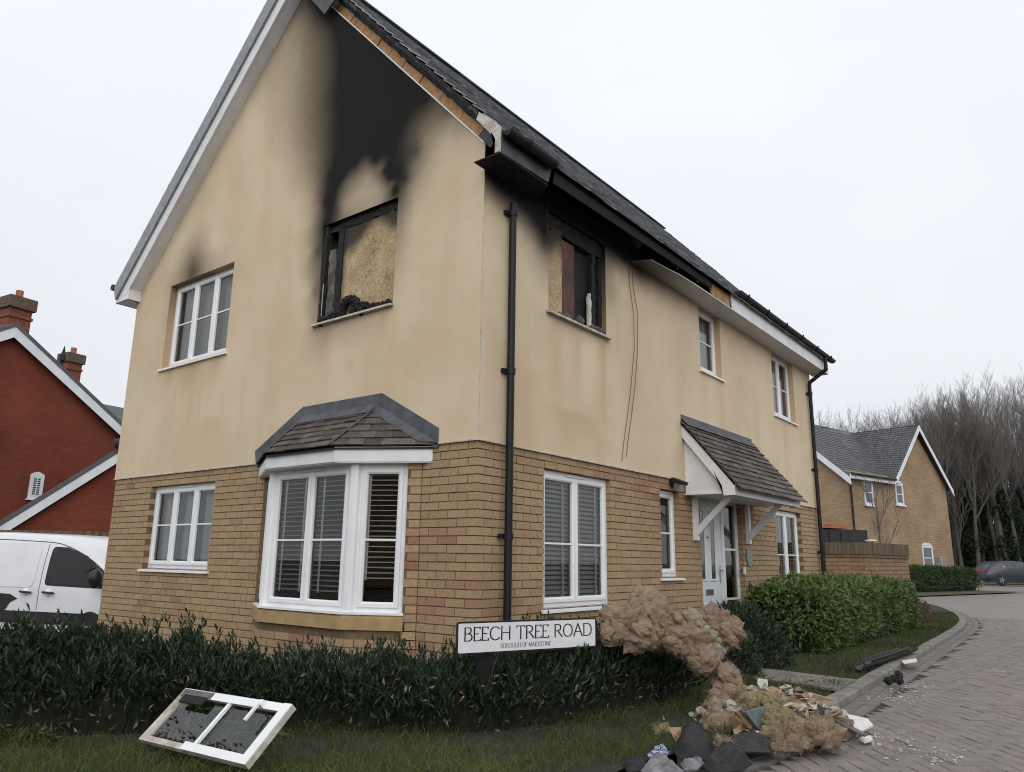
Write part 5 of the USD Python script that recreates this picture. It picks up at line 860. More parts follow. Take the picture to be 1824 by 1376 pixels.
for _ in range(40): c = P4(rng.uniform(.08, lu - .1), .05 + abs(rng.normal(0, .045)), -.012); db = lump(db, c, rng.uniform(.004, .010), int(rng.integers(99)), 1, .4)
db.build('glass_grit', 'charred_grey', ws_, kind='stuff')
gl_ = MB(); k = 170; Pg = so_ + su_ * rng.uniform(.08, lu - .08, k)[:, None] + sv_ * rng.uniform(.05, lv - .05, k)[:, None] - snn * rng.uniform(.05, .11, k)[:, None]; Pg[:, 2] = np.maximum(Pg[:, 2], .02); leaves(gl_, Pg, rng.normal(size=(k, 3)) * A([1, 1, .4]), rng.uniform(.05, .09, k), .02, .35 + .65 * rng.random(k)); gl_.build('leaves_under_glass', 'cut_leaf', kind='stuff', label='green leaves crushed under the fallen window sash', cat='leaves', base=(so_[0], so_[1], 0))
# cut branches and a blue sheet at the left
br = thing('cut_branches', 'cut leafy branches dropped on the grass at the left edge', 'branches', (-.75, -3.0, 0)); m, st = MB(), MB()
for _ in range(20):
    b0 = GZ(rng.uniform(-80, 90), rng.uniform(1265, 1335), .04); d = unit([rng.normal(.5, .4), rng.normal(.3, .4), rng.normal(.02, .08)]); ln = rng.uniform(.15, .32); pts = [b0 + d * t * ln + Z3 * (.04 * math.sin(t * 2.6)) for t in np.linspace(0, 1, 6)]; st.tube(pts, .004, 4); k = 26; t = rng.random(k); Q = b0 + d * (t * ln)[:, None] + Z3 * (.04 * np.sin(t * 2.6))[:, None]; leaves(m, Q, d + rng.normal(0, .55, (k, 3)), rng.uniform(.05, .10, k), .019, rng.random(k))
m.build('leaves', 'cut_leaf', br, kind='stuff'); st.build('twigs', 'twig', br, kind='stuff')
def cloth(name, label, cat, pts, mat, hgt, seed, res=72, folds=5, group=None, zb=.02, fold_amp=.62):
    """a crumpled cloth over the outline pts (ground positions): a closed lumpy sheet with folds."""
    from shapely.geometry import Polygon
    from shapely import contains_xy
    poly = Polygon(pts).buffer(.03).buffer(-.03); c = A([poly.centroid.x, poly.centroid.y]); x0, y0, x1, y1 = poly.bounds; X, Y = np.meshgrid(np.linspace(x0, x1, res), np.linspace(y0, y1, res), indexing='ij'); q = np.column_stack([X.ravel(), Y.ravel()]); from shapely import points as spts, distance
    ins = contains_xy(poly, q[:, 0], q[:, 1]); edge = np.zeros(len(q)); edge[ins] = distance(spts(q[ins]), poly.exterior); S = max(x1 - x0, y1 - y0); hgt = hgt * .42; r2 = np.random.default_rng(seed); z = np.zeros(len(q))
    for _ in range(17):
        a, b = q[ins][r2.integers(0, ins.sum(), 2)]; mid = (a + b) / 2 + r2.normal(0, .16 * S, 2); t = np.linspace(0, 1, 24)[:, None]; cv = (1 - t) ** 2 * a + 2 * t * (1 - t) * mid + t * t * b; d_, k_ = cKDTree(cv).query(q); wd_ = S * r2.uniform(.05, .11); z = np.maximum(z, hgt * r2.uniform(.35, 1.05) * np.exp(-(d_ / wd_) ** 2) * (.55 + .45 * np.sin(np.pi * k_ / 23)))
    z = zb + (.14 * hgt + z + .12 * hgt * meshkit.fbm(np.column_stack([q * 14 / S, q[:, :1] * 0 + seed]), 3, seed)) * sm(0, .07 * S, edge) + .004; ii = np.arange(res * res).reshape(res, res); quad_ = np.stack([ii[:-1, :-1], ii[1:, :-1], ii[1:, 1:], ii[:-1, 1:]], -1).reshape(-1, 4); quad_ = quad_[ins[quad_].sum(1) >= 3]
    V = np.column_stack([q, z]); m = MB(); m.add(V, quad_); m.add(V - A([0, 0, .008]), quad_[:, ::-1]); return m.build(name, mat, smooth=True, label=label, cat=cat, group=group, base=(c[0], c[1], 0))
pxp = lambda L_, z=0.0: [tuple(GZ(x, y, z)[:2]) for x, y in L_]
cloth('plastic_sheet', 'pale blue sheet lying under the cut branches', 'sheet', pxp([(-30, 1272), (30, 1262), (62, 1258), (66, 1276), (30, 1290), (-30, 1306)]), 'blue_sheet', .06, 3, zb=.05)

# ------------------------------------------------------------------ fire debris
def wool(name, label, blobs, mat, cat='insulation', group=None, dens=1.0):
    """torn mineral wool: many small tufts over each blob, with loose fibres standing out of them."""
    c = np.mean([b[0] for b in blobs], 0); th = thing(name, label, cat, (c[0], c[1], 0), group=group); body, fib = MB(), MB(); ico = trimesh.creation.icosphere(3, 1.0); iv, if_ = np.array(ico.vertices), ico.faces
    for k, (p, r, sq, rot) in enumerate(blobs):
        R = trimesh.transformations.euler_matrix(*rot)[:3, :3]; n_ = int(30 * dens * (r / .1) ** 1.3) + 6; dirs = rng.normal(size=(n_, 3)); dirs /= np.linalg.norm(dirs, axis=1)[:, None]; cen = dirs * (rng.random(n_) ** .4 * .80)[:, None]; cen[0] = 0
        for q in range(n_):
            rr = r * (rng.uniform(.20, .46) if q else .72); sd = int(rng.integers(900)); ax = A([rng.uniform(.8, 1.7), rng.uniform(.6, 1.1), rng.uniform(.45, .9)]); R2 = trimesh.transformations.random_rotation_matrix(rng.random(3))[:3, :3]
            n = meshkit.fbm(iv * 2.1 + sd, 3, sd); rid = 1 - np.abs(2 * meshkit.fbm(iv * A([2.5, 2.5, 7]) + sd * .7, 3, sd + 3) - 1); v = ((iv * (.55 + .75 * n + .28 * rid)[:, None] * ax) @ R2.T) * rr + ((cen[q] * A(sq) * r) @ R.T) + A(p); v[:, 2] = np.maximum(v[:, 2], .012 + .01 * rid); body.add(v, if_)
            m_ = int(26 * dens); id_ = rng.integers(0, len(v), m_); b0 = v[id_]; out = b0 - (A(p) + (cen[q] * A(sq) * r) @ R.T); out /= np.linalg.norm(out, axis=1)[:, None] + 1e-9; d = out * .5 + rng.normal(0, .7, (m_, 3)); d /= np.linalg.norm(d, axis=1)[:, None]; l_ = rng.uniform(.012, .05, m_)[:, None]; s = np.cross(d, rng.normal(size=(m_, 3))); s /= np.linalg.norm(s, axis=1)[:, None] + 1e-9; w = .0014; mid = b0 + d * l_ * .5 + out * .003; e = b0 + d * l_ + rng.normal(0, .006, (m_, 3))
            V = np.stack([b0 - s * w, b0 + s * w, mid + s * w, mid - s * w, e], 1).reshape(-1, 3); o = (np.arange(m_) * 5)[:, None]; fib.add(V, np.concatenate([o + A([[0, 1, 2]]), o + A([[0, 2, 3]]), o + A([[3, 2, 4]])]))
    body.build('tufts', mat, th, smooth=True, kind='stuff'); fib.build('fibres', mat, th, kind='stuff'); return th
dp = lambda x, y, d: DE(x, y, d)
wool('insulation_wad', 'big tan wad of burnt loft insulation draped over the shrub right of the sign', [(dp(1118, 1112, 5.62), .17, (1.1, 1, .8), (0, .2, .4)), (dp(1152, 1092, 5.7), .17, (1, 1, .9), (.3, .1, 0)), (dp(1100, 1128, 5.5), .12, (1.1, 1, .7), (0, 0, .5)), (dp(1140, 1132, 5.5), .14, (1.2, 1, .6), (0, .3, .9)), (dp(1172, 1122, 5.6), .13, (1, 1, .9), (.5, .2, .3))], 'wool_tan')
wool('insulation_wad', 'pinkish ropy insulation sliding down between the shrubs towards the road', [(dp(1190, 1112, 5.65), .13, (1.2, .9, .8), (0, .5, .6)), (dp(1222, 1138, 5.6), .14, (1.25, .8, .7), (.3, .7, .6)), (dp(1254, 1168, 5.5), .12, (1.2, .8, .6), (.1, .9, .7)), (dp(1232, 1165, 5.5), .10, (1.2, .8, .7), (.2, .6, .4)), (dp(1200, 1150, 5.45), .085, (1.6, .7, .45), (0, .55, .6)), (dp(1238, 1180, 5.42), .075, (1.6, .7, .5), (0, .9, .6))], 'wool_pink')
wool('insulation_wad', 'pale cream torn edge of insulation on top of the tan wad', [(dp(1238, 1110, 5.7), .085, (1.4, .6, .6), (.2, .8, .6)), (dp(1262, 1140, 5.65), .085, (1.4, .6, .7), (.1, .9, .6)), (dp(1276, 1160, 5.6), .07, (1.1, .8, .9), (0, .4, .2))], 'wool_cream')
wool('insulation_wad', 'pink lump of insulation resting on the shrub left of the front door', [(dp(1296, 1122, 6.0), .115, (1.2, .9, .8), (.1, .4, .3)), (dp(1270, 1104, 6.1), .10, (1.2, .9, .7), (0, .5, .1)), (dp(1298, 1140, 5.95), .085, (1, 1, .7), (0, 0, .7))], 'wool_pink')
wool('insulation_wad', 'pink upright lump of insulation at the foot of the shrubs', [(dp(1296, 1222, 5.45), .125, (.8, .9, 1.1), (.2, .1, 0)), (dp(1282, 1255, 5.3), .11, (.75, .9, 1.2), (0, .15, .4)), (dp(1300, 1200, 5.5), .075, (.9, .8, 1), (0, 0, 0)), (dp(1272, 1190, 5.5), .055, (1.3, .8, .6), (0, .7, .6))], 'wool_pink')
wool('insulation_wad', 'tan streaked insulation hanging at the left end of the debris heap', [(dp(1274, 1286, 5.0), .10, (.8, .9, 1.0), (0, .2, .3)), (dp(1284, 1300, 4.9), .075, (1.0, .9, .9), (0, 0, .2)), (dp(1268, 1306, 4.85), .06, (.7, .8, 1.1), (0, 0, 0))], 'wool_tan')
wool('insulation_wad', 'brown matted insulation across the front right of the debris heap', [(GZ(1400, 1312, .04), .11, (1.3, .9, .55), (0, 0, .3)), (GZ(1440, 1310, .06), .12, (1.2, .9, .6), (0, .2, .8)), (GZ(1470, 1305, .06), .11, (1.1, 1, .6), (.2, 0, .3)), (GZ(1425, 1325, .03), .08, (1.3, .8, .5), (0, 0, 1)), (GZ(1478, 1322, .03), .07, (1, 1, .7), (0, 0, .2))], 'wool_tan')
wool('insulation_wad', 'small orange tuft of insulation at the front edge of the heap on the paving', [(GZ(1393, 1333, .03), .055, (1.1, .9, .7), (0, 0, .4)), (GZ(1412, 1334, .03), .045, (1.1, .9, .7), (0, 0, .9))], 'wool_tan')
wool('insulation_wad', 'small orange tuft of insulation at the right front of the heap', [(GZ(1478, 1328, .03), .05, (1, .9, .8), (0, 0, .3))], 'wool_pink')
wool('insulation_wad', 'yellow wad of insulation along the top of the debris heap', [(GZ(1335, 1252, .17), .07, (1, 1, .9), (0, 0, 0)), (GZ(1365, 1250, .17), .07, (1.5, 1, .5), (0, .1, .4)), (GZ(1395, 1252, .16), .06, (1.5, 1, .5), (0, 0, .5))], 'wool_yellow')
wool('insulation_wad', 'yellow draped wad of insulation in the middle of the debris heap', [(GZ(1385, 1275, .12), .08, (1, 1, .9), (0, .3, .2)), (GZ(1372, 1290, .08), .07, (1.1, .8, .8), (0, .3, .8)), (GZ(1392, 1288, .08), .055, (1, 1, 1), (0, 0, 0))], 'wool_yellow')
wool('insulation_wad', 'small green-yellow tuft of insulation on the grass left of the dark clothes', [(GZ(1178, 1305, .03), .05, (1.2, 1, .8), (0, 0, .3))], 'wool_yellow')
wool('insulation_wad', 'orange tuft of insulation beside the dark trousers', [(GZ(1288, 1327, .05), .045, (1.3, .9, .8), (0, 0, .3))], 'wool_tan')
# heap under the boards: earth, plaster crumbs
hm = MB(); cx_ = GZ(1375, 1285, .0); X, Y = np.meshgrid(np.linspace(-.75, .75, 56), np.linspace(-.75, .75, 56), indexing='ij'); q = np.column_stack([X.ravel(), Y.ravel()]); e = (q[:, 0] / .52) ** 2 + (q[:, 1] / .62) ** 2; nz_ = meshkit.fbm(np.column_stack([q * 7, q[:, :1] * 0]), 4, 31); z = .20 * np.clip(1 - e, 0, 1) ** .8 * (.5 + nz_) ; ii = np.arange(56 * 56).reshape(56, 56); qd = np.stack([ii[:-1, :-1], ii[1:, :-1], ii[1:, 1:], ii[:-1, 1:]], -1).reshape(-1, 4); qd = qd[(z[qd] > .004).any(1)]; hm.add(np.column_stack([q + cx_[:2], z - .03]), qd); hm.build('debris_heap', 'lath', kind='stuff', label='heap of burnt dust and crumbs under the torn boards', cat='debris', base=(cx_[0], cx_[1], 0))
crm = MB(); k = 260; a = rng.random(k) * 6.283; r = np.sqrt(rng.random(k)); P = np.column_stack([cx_[0] + r * .85 * np.cos(a), cx_[1] + r * .8 * np.sin(a), np.zeros(k)]); P2 = np.vstack([P, np.column_stack([GZ(1560, 1305)[None, :2].repeat(70, 0) + rng.normal(0, .16, (70, 2)), np.zeros(70)])])
for p in P2:
    e = ((p[0] - cx_[0]) / .52) ** 2 + ((p[1] - cx_[1]) / .62) ** 2; zz_ = max(ROAD_Z + .004 if p[0] > 2.3 else .02, .20 * max(0, 1 - e) ** .8 - .02); s_ = abs(rng.normal(0, .007)) + .003; d = rng.normal(size=(3, 3)); d /= np.linalg.norm(d, axis=1)[:, None]; crm.obox(A([p[0], p[1], zz_]), d[0] * s_ * 1.6, d[1] * s_, d[2] * s_ * .5)
crm.build('plaster_crumbs', 'plasterboard', kind='stuff', label='pale crumbs of plaster scattered over the heap and paving', cat='rubble')
fk = MB(); k = 340; a = rng.random(k) * 6.283; r = np.sqrt(rng.random(k)) * .95
for i in range(k):
    e = r[i] ** 2; p = A([cx_[0] + r[i] * .56 * math.cos(a[i]), cx_[1] + r[i] * .66 * math.sin(a[i])]); zz_ = max(.0, .20 * max(0, 1 - e) ** .8 * (.5 + float(meshkit.fbm(A([(p[0] - cx_[0]) * 7, (p[1] - cx_[1]) * 7, 0]), 4, 31))) - .01); s_ = rng.uniform(.015, .06); d = rng.normal(size=3) * A([1, 1, .45]); d = unit(d); u = unit(np.cross(d, rng.normal(size=3) * A([.3, .3, 1]))); w_ = np.cross(d, u); c = A([p[0], p[1], zz_])
    q = [c + d * s_ * rng.uniform(.5, 1.2) * math.cos(t) + u * s_ * rng.uniform(.4, 1.0) * math.sin(t) for t in np.linspace(0, 6.283, rng.integers(5, 8))[:-1]]; fk.prism(q, w_ * rng.uniform(.003, .010), rng.random())
fk.build('debris_flakes', 'debris_flake', kind='stuff', label='torn scraps of board, paper and wood covering the heap', cat='debris', base=(cx_[0], cx_[1], 0))
def board(name, label, cat, px4, zs_, mat, th=.012, group=None):
    q = [GZ(x, y, z) for (x, y), z in zip(px4, zs_)]; c = np.mean(q, 0); nn = unit(np.cross(q[1] - q[0], q[2] - q[0])); nn = nn if nn[2] > 0 else -nn; m = MB(); m.prism(q, -nn * th); return m.build(name, mat, label=label, cat=cat, base=(c[0], c[1], 0))
board('board_piece', 'grey-blue triangular board leaning on the debris heap', 'board', [(1325, 1268), (1360, 1258), (1362, 1275), (1348, 1298)], [.17, .18, .12, .06], 'blue_board'); board('timber_lath', 'pale timber lath leaning left of the grey-blue board', 'lath', [(1310, 1268), (1316, 1265), (1344, 1294), (1338, 1297)], [.17, .17, .07, .07], 'lath', .015); board('timber_lath', 'dark edged lath beside the grey-blue board', 'lath', [(1319, 1264), (1323, 1263), (1352, 1293), (1347, 1296)], [.18, .18, .07, .07], 'charred_grey', .012)
board('board_piece', 'brown board scrap left of the laths on the heap', 'board', [(1300, 1280), (1318, 1270), (1332, 1290), (1312, 1300)], [.12, .13, .07, .05], 'lath'); board('board_piece', 'small brown board scrap at the foot of the heap', 'board', [(1305, 1300), (1320, 1290), (1326, 1298), (1308, 1308)], [.05, .08, .05, .03], 'card')
board('card_sheet', 'tan flat sheet of board lying across the kerb behind the heap', 'board', [(1408, 1248), (1445, 1234), (1490, 1247), (1430, 1262)], [.13, .17, .06, .09], 'card', .01); board('timber_lath', 'thin pale strip behind the tan sheet', 'lath', [(1402, 1249), (1440, 1234), (1441, 1238), (1404, 1253)], [.15, .19, .19, .15], 'lath', .008)
board('plasterboard_piece', 'large cream piece of plasterboard at the right end of the heap', 'plasterboard', [(1478, 1275), (1502, 1262), (1512, 1288), (1505, 1300)], [.05, .09, .05, .02], 'plasterboard', .014); board('plasterboard_piece', 'white wide piece of plasterboard at the far right of the heap', 'plasterboard', [(1508, 1272), (1545, 1280), (1556, 1292), (1528, 1306)], [.07, .05, .02, .02], 'white_scrap', .014); board('plasterboard_piece', 'flat white plaster scrap on the paving right of the heap', 'plasterboard', [(1530, 1314), (1550, 1310), (1556, 1318), (1540, 1322)], [.0, .0, -.01, -.01], 'white_scrap', .01)
board('plasterboard_piece', 'small white plaster scrap in front of the yellow wad', 'plasterboard', [(1346, 1302), (1362, 1303), (1361, 1312), (1347, 1311)], [.06, .06, .04, .04], 'white_scrap', .012); board('plasterboard_piece', 'pale plaster scrap left of the brown matted insulation', 'plasterboard', [(1366, 1304), (1392, 1304), (1390, 1316), (1372, 1314)], [.07, .07, .04, .04], 'plasterboard', .012); board('board_piece', 'long dark strip lying over the plasterboard at the right', 'board', [(1472, 1275), (1476, 1273), (1546, 1308), (1540, 1311)], [.09, .09, .03, .03], 'charred_grey', .008)
for k, (x, y) in enumerate(((1400, 1262), (1416, 1270), (1430, 1268), (1420, 1285), (1445, 1282))):
    board('board_piece', ['torn grey-pink paper board high on the right of the heap', 'torn grey board below the tan sheet', 'curled grey board right of the yellow wad', 'crumpled pale board in the middle right of the heap', 'flat grey board beside the kerb at the heap'][k], 'board', [(x - 14, y), (x + 4, y - 9), (x + 15, y + 2), (x - 2, y + 10)], [.15 - .015 * k, .17 - .015 * k, .11 - .012 * k, .08 - .01 * k], ['plasterboard', 'flagstone', 'plasterboard', 'plasterboard', 'flagstone'][k], .01)
cloth('dark_jacket', 'dark charred jacket heaped on the grass left of the debris', 'jacket', pxp([(1205, 1302), (1235, 1288), (1262, 1300), (1278, 1325), (1262, 1345), (1215, 1345), (1198, 1330)], .05), 'dark_cloth', .17, 11); cloth('dark_trousers', 'dark trousers lying along the front of the debris heap', 'trousers', pxp([(1292, 1318), (1325, 1305), (1355, 1308), (1380, 1322), (1372, 1336), (1330, 1334), (1300, 1330)], .04), 'green_black_cloth', .09, 14); cloth('dark_cloth', 'dark brown crumpled cloth at the front on the paving', 'cloth', pxp([(1262, 1345), (1280, 1330), (1308, 1330), (1330, 1345), (1342, 1358), (1315, 1372), (1268, 1375), (1250, 1362)], .03), 'dark_cloth', .12, 19)
cloth('grey_cloth', 'grey crumpled cloth at the very front of the heap', 'cloth', pxp([(1150, 1358), (1175, 1345), (1190, 1348), (1202, 1362), (1218, 1370), (1205, 1392), (1165, 1390), (1140, 1370)], .03), 'grey_cloth', .10, 23); cloth('grey_cloth', 'small grey rag beside the crumpled grey cloth', 'cloth', pxp([(1212, 1358), (1235, 1353), (1256, 1357), (1240, 1368), (1220, 1370)], .03), 'grey_cloth', .06, 27); cloth('dark_cloth', 'black rag at the left end of the grey cloth', 'cloth', pxp([(1108, 1362), (1130, 1352), (1150, 1356), (1152, 1372), (1120, 1378)], .02), 'dark_cloth', .06, 29)
cloth('patterned_cloth', 'blue and white patterned cloth on the grass beside the dark jacket', 'cloth', pxp([(1152, 1342), (1165, 1332), (1185, 1328), (1193, 1338), (1180, 1348), (1158, 1348)], .03), 'blue_pattern', .06, 33); board('card_piece', 'orange-brown curled card behind the dark jacket', 'card', [(1190, 1296), (1214, 1296), (1212, 1312), (1204, 1322)], [.10, .10, .05, .03], 'card', .008)
# under the sign: pale wad; bits on the verge
wool('insulation_wad', 'pale tan wad caught in the shrub under the street sign', [(DE(938, 1234, 5.02), .055, (1, .8, .9), (0, 0, .3)), (DE(950, 1242, 5.0), .045, (1, .8, .7), (0, 0, .8))], 'wool_tan')
for k, ((x0, y0), (x1, y1), lab) in enumerate((((1530, 1194), (1628, 1160), 'length of black gutter lying on the grass by the kerb'), ((1545, 1188), (1612, 1165), 'shorter piece of black gutter lying against the longer one'))):
    a, b = GZ(x0, y0, .05), GZ(x1, y1, .05); m = MB(); d = unit(b - a); sd = A([-d[1], d[0], 0]); kk = 7; ang = np.linspace(math.pi, 2 * math.pi, kk); V = [p + sd * r * math.cos(t) + Z3 * (.05 + k * .02 + r * math.sin(t)) for p in (a, b) for r in (.056, .048) for t in ang]; m.add(V, [[i, i + 1, 2 * kk + i + 1, 2 * kk + i] for i in range(kk - 1)] + [[kk + i, 3 * kk + i, 3 * kk + i + 1, kk + i + 1] for i in range(kk - 1)] + [[i, kk + i, kk + i + 1, i + 1] for i in range(kk - 1)] + [[0, 2 * kk, 3 * kk, kk], [kk - 1, 2 * kk - 1, 4 * kk - 1, 3 * kk - 1]]); m.build('gutter_piece', 'black_plastic', label=lab, cat='gutter', base=(a[0], a[1], 0))
board('white_scrap', 'white scrap on the grass between gutter pieces and kerb', 'scrap', [(1606, 1177), (1632, 1173), (1634, 1178), (1610, 1182)], [.05, .05, .05, .05], 'white_scrap', .01); lm = MB(); p = GZ(1594, 1211, .03)
for k in range(4): lump(lm, p + A([rng.normal(0, .04), rng.normal(0, .08), rng.normal(.01, .01)]), .035, k, 2, .6)
lm.build('charred_scrap', 'charred', label='black charred scrap lying on the kerb', cat='scrap', base=(p[0], p[1], 0))
dust = MB()
for (x, y), n_, sp in (((1600, 1245), 34, .14), ((1640, 1225), 30, .14), ((1640, 1340), 34, .12), ((1680, 1355), 20, .07), ((1740, 1195), 18, .2)):
    c = GZ(x, y, ROAD_Z)
    for _ in range(n_): q = c + A([rng.normal(0, sp), rng.normal(0, sp * 1.3), .003]); s_ = abs(rng.normal(0, .006)) + .002; t = rng.random() * 6.28; dust.obox(q, A([math.cos(t), math.sin(t), 0]) * s_ * 2, A([-math.sin(t), math.cos(t), 0]) * s_, Z3 * .003)
dust.build('plaster_dust', 'white_scrap', kind='stuff', label='white plaster bits trodden over the block paving', cat='rubble')
# ------------------------------------------------------------------ left: white van, red brick houses, garden wall
GL0 = -.46
va, vb_ = DE(-10, 1100, 13.0), DE(188, 1105, 12.3); ve = unit((vb_ - va) * A([1, 1, 0])); vn = A([ve[1], -ve[0], 0]); vn = vn if vn @ (CAM - va) > 0 else -vn
VO = A([*(DE(62, 1100, 12.75)[:2]), GL0])                 # foot of the seam between the front door and the side door
van = thing('panel_van', 'white panel van parked behind the shrubs at the left of the house', 'van', VO); VP = lambda x, z, n=0.0: VO + ve * x + Z3 * z + vn * n
VW, xs_ = 1.86, np.array([-3.35, -3.25, -3.0, -2.0, -1.0, 0.0, .25, .5, .72, .9, 1.05, 1.2, 1.35, 1.5, 1.62, 1.75, 1.9, 2.05, 2.15])
ztop = np.interp(xs_, [-3.35, -3.25, -3.0, -1.5, -.3, .25, .6, 1.0, 1.35, 1.65, 2.0, 2.15], [1.80, 1.87, 1.90, 1.915, 1.90, 1.84, 1.74, 1.56, 1.32, 1.12, .98, .82]); zbot = np.interp(xs_, [-3.35, 1.4, 2.15], [.30, .28, .32]); wid = np.interp(xs_, [-3.35, -3.0, 1.0, 1.7, 2.15], [.88, .93, .93, .88, .66])
prof = [(0.0, .0), (.97, .0), (1.0, .10), (1.0, .42), (.985, .56), (.955, .72), (.90, .90), (.84, .975), (.74, 1.0), (0, 1.0)]   # (half width fraction, height fraction)
bm = MB(); V = []
for x, zt_, zb_, w_ in zip(xs_, ztop, zbot, wid):
    P_ = [(w_ * a, zb_ + (zt_ - zb_) * b) for a, b in prof]; full = [(-a, b) for a, b in P_[::-1]] + P_[1:]
    V += [VP(x, b, -.93 + a) for a, b in full]
kk = 2 * len(prof) - 1; nS = len(xs_); bm.add(V, [[i * kk + j, (i + 1) * kk + j, (i + 1) * kk + (j + 1) % kk, i * kk + (j + 1) % kk] for i in range(nS - 1) for j in range(kk)] + [[0, j, j + 1, j + 1] for j in range(1, kk - 1)] + [[(nS - 1) * kk, (nS - 1) * kk + j + 1, (nS - 1) * kk + j, (nS - 1) * kk + j] for j in range(1, kk - 1)])
bm.build('body', 'van_white', van, smooth=32)
def side_n_at(x, z):
    zt_, zb_, w_ = np.interp(x, xs_, ztop), np.interp(x, xs_, zbot), np.interp(x, xs_, wid); return -.93 + w_ * np.interp((z - zb_) / (zt_ - zb_), [p[1] for p in prof[1:9]], [p[0] for p in prof[1:9]])
def patch(name, outline, mat, lift, nx=10, thick=.012, round_=.06):
    """a panel that follows the van's side inside the outline (x, z)."""
    from shapely.geometry import Polygon
    p = Polygon(outline).buffer(-round_).buffer(round_); p = p.segmentize(.10) if hasattr(p, 'segmentize') else p; v2, f2 = trimesh.creation.triangulate_polygon(p, engine='earcut')
    m = trimesh.Trimesh(np.column_stack([v2, np.zeros(len(v2))]), f2, process=False)
    for _ in range(2): m = m.subdivide()
    v = A(m.vertices); P_ = A([VP(x, z, float(side_n_at(x, z)) + lift) for x, z, _ in v]); b = MB(); b.add(P_, m.faces)
    ring_ = np.array(p.exterior.coords)[:-1]; R0 = A([VP(x, z, float(side_n_at(x, z)) + lift) for x, z in ring_]); R1 = R0 - vn * (lift + .01); n_ = len(R0); b.add(np.vstack([R0, R1]), [[i, (i + 1) % n_, n_ + (i + 1) % n_, n_ + i] for i in range(n_)]); return b.build(name, mat, van)
patch('pressed_panel', [(-2.2, .98), (-.13, .98), (-.13, 1.72), (-2.2, 1.74)], 'van_white', .010, round_=.14)
patch('window_surround', [(.10, 1.02), (1.62, .98), (1.30, 1.22), (.85, 1.51), (.42, 1.65), (.10, 1.66)], 'trim_black', .006, round_=.07); patch('side_window', [(.14, 1.05), (1.28, 1.02), (1.10, 1.29), (.80, 1.49), (.42, 1.61), (.14, 1.62)], 'van_glass', .010, round_=.06)
patch('side_moulding', [(-2.4, .40), (1.42, .40), (1.50, .48), (1.45, .585), (-2.4, .60)], 'trim_black', .022, round_=.03)
for x0 in (.0, -1.35): s_ = MB(); zz_ = np.linspace(.62, float(np.interp(x0, xs_, ztop)) - .16, 14); s_.add([VP(x0 + o, z, float(side_n_at(x0, z)) + .002) for z in zz_ for o in (-.006, .006)], [[2 * i, 2 * i + 1, 2 * i + 3, 2 * i + 2] for i in range(13)]); s_.build('door_seam', 'van_shadow_gap', van)
xx_ = np.linspace(-3.0, 1.55, 40); s_ = MB(); s_.add([VP(x, float(np.interp(x, xs_, ztop)) - o, float(side_n_at(x, np.interp(x, xs_, ztop) - o)) + .004) for x in xx_ for o in (.125, .137)], [[2 * i, 2 * i + 1, 2 * i + 3, 2 * i + 2] for i in range(39)]); s_.build('roof_seam', 'van_shadow_gap', van)
for x0 in (-.38, .12):
    cup = MB(); lump(cup, VP(x0 + .10, .905, float(side_n_at(x0, .9)) - .02), .075, 2, 3, .0, 1, (1, 1, 1)); cup.build('handle_cup', 'van_white', van, smooth=True); h = MB(); h.tube([VP(x0, .905, float(side_n_at(x0, .9)) + .02), VP(x0 + .03, .91, float(side_n_at(x0, .9)) + .06), VP(x0 + .2, .90, float(side_n_at(x0, .9)) + .06), VP(x0 + .24, .895, float(side_n_at(x0, .9)) + .02)], .018, 8); h.build('door_handle', 'trim_black', van)
mr = MB(); lump(mr, VP(1.38, 1.16, .20), .15, 3, 3, .12, 1.5, (.75, .75, 1.05)); mr.obox(VP(1.30, 1.02, -.02), ve * .14, vn * .2, Z3 * .05); mr.build('wing_mirror', 'trim_black', van, smooth=True)
dec = MB(); dec.add([VP(x, z, float(side_n_at(x, z)) + .006) for x, z in ((-1.1, .88), (-.62, .86), (-.44, .79), (-.60, .72), (-.68, .60), (-1.1, .56))], [[0, 1, 5, 5], [1, 2, 3, 3], [1, 3, 4, 4], [1, 4, 5, 5]]); dec.build('side_decal', 'trim_black', van)
for x0 in (-2.35, 1.12):
    t = trimesh.creation.torus(.25, .085, 28, 12); R = np.column_stack([ve, Z3, vn]); m = MB(); m.add(t.vertices @ R.T + VP(x0, .33, -.08), t.faces); w_ = m.build('tyre', 'tyre', van); c = trimesh.creation.cylinder(.2, .05, sections=24); m = MB(); m.add(c.vertices @ R.T + VP(x0, .33, -.05), c.faces); m.build('wheel_rim', 'alloy', van)
# red brick house, its lean-to in front, chimneys
def e1e2(ang_from_view):
    d = unit(DE(120, 800, 1) - CAM); d = unit(d * A([1, 1, 0])); r = A([d[1], -d[0], 0]); return unit(r * math.cos(ang_from_view) + d * math.sin(ang_from_view)), unit(d * math.cos(ang_from_view) - r * math.sin(ang_from_view))
re1, re2 = e1e2(math.radians(30)); RD = 25.0
def hit(px_, py_, o, e1):
    """the pixel's ray met with the vertical plane through o along e1: (distance along e1, z)."""
    n_ = A([e1[1], -e1[0], 0]); d = ray(px_, py_); t = ((o - CAM) @ n_) / (d @ n_); p = CAM + d * t; return float((p - o) @ e1), float(p[2])
ap = DE(22, 577, RD); RO = A([ap[0], ap[1], 0]); x_, z_ap = hit(22, 577, RO, re1); xr_, zr_ = hit(213, 757, RO, re1); slope = (z_ap - zr_) / xr_; RWd = 4.6
rh = thing('red_house', 'red brick house with white bargeboards and a tall chimney at the left', 'house', RO + Z3 * GL0)
RP = lambda x, z, d=0.0: RO + re1 * x + re2 * d + Z3 * z
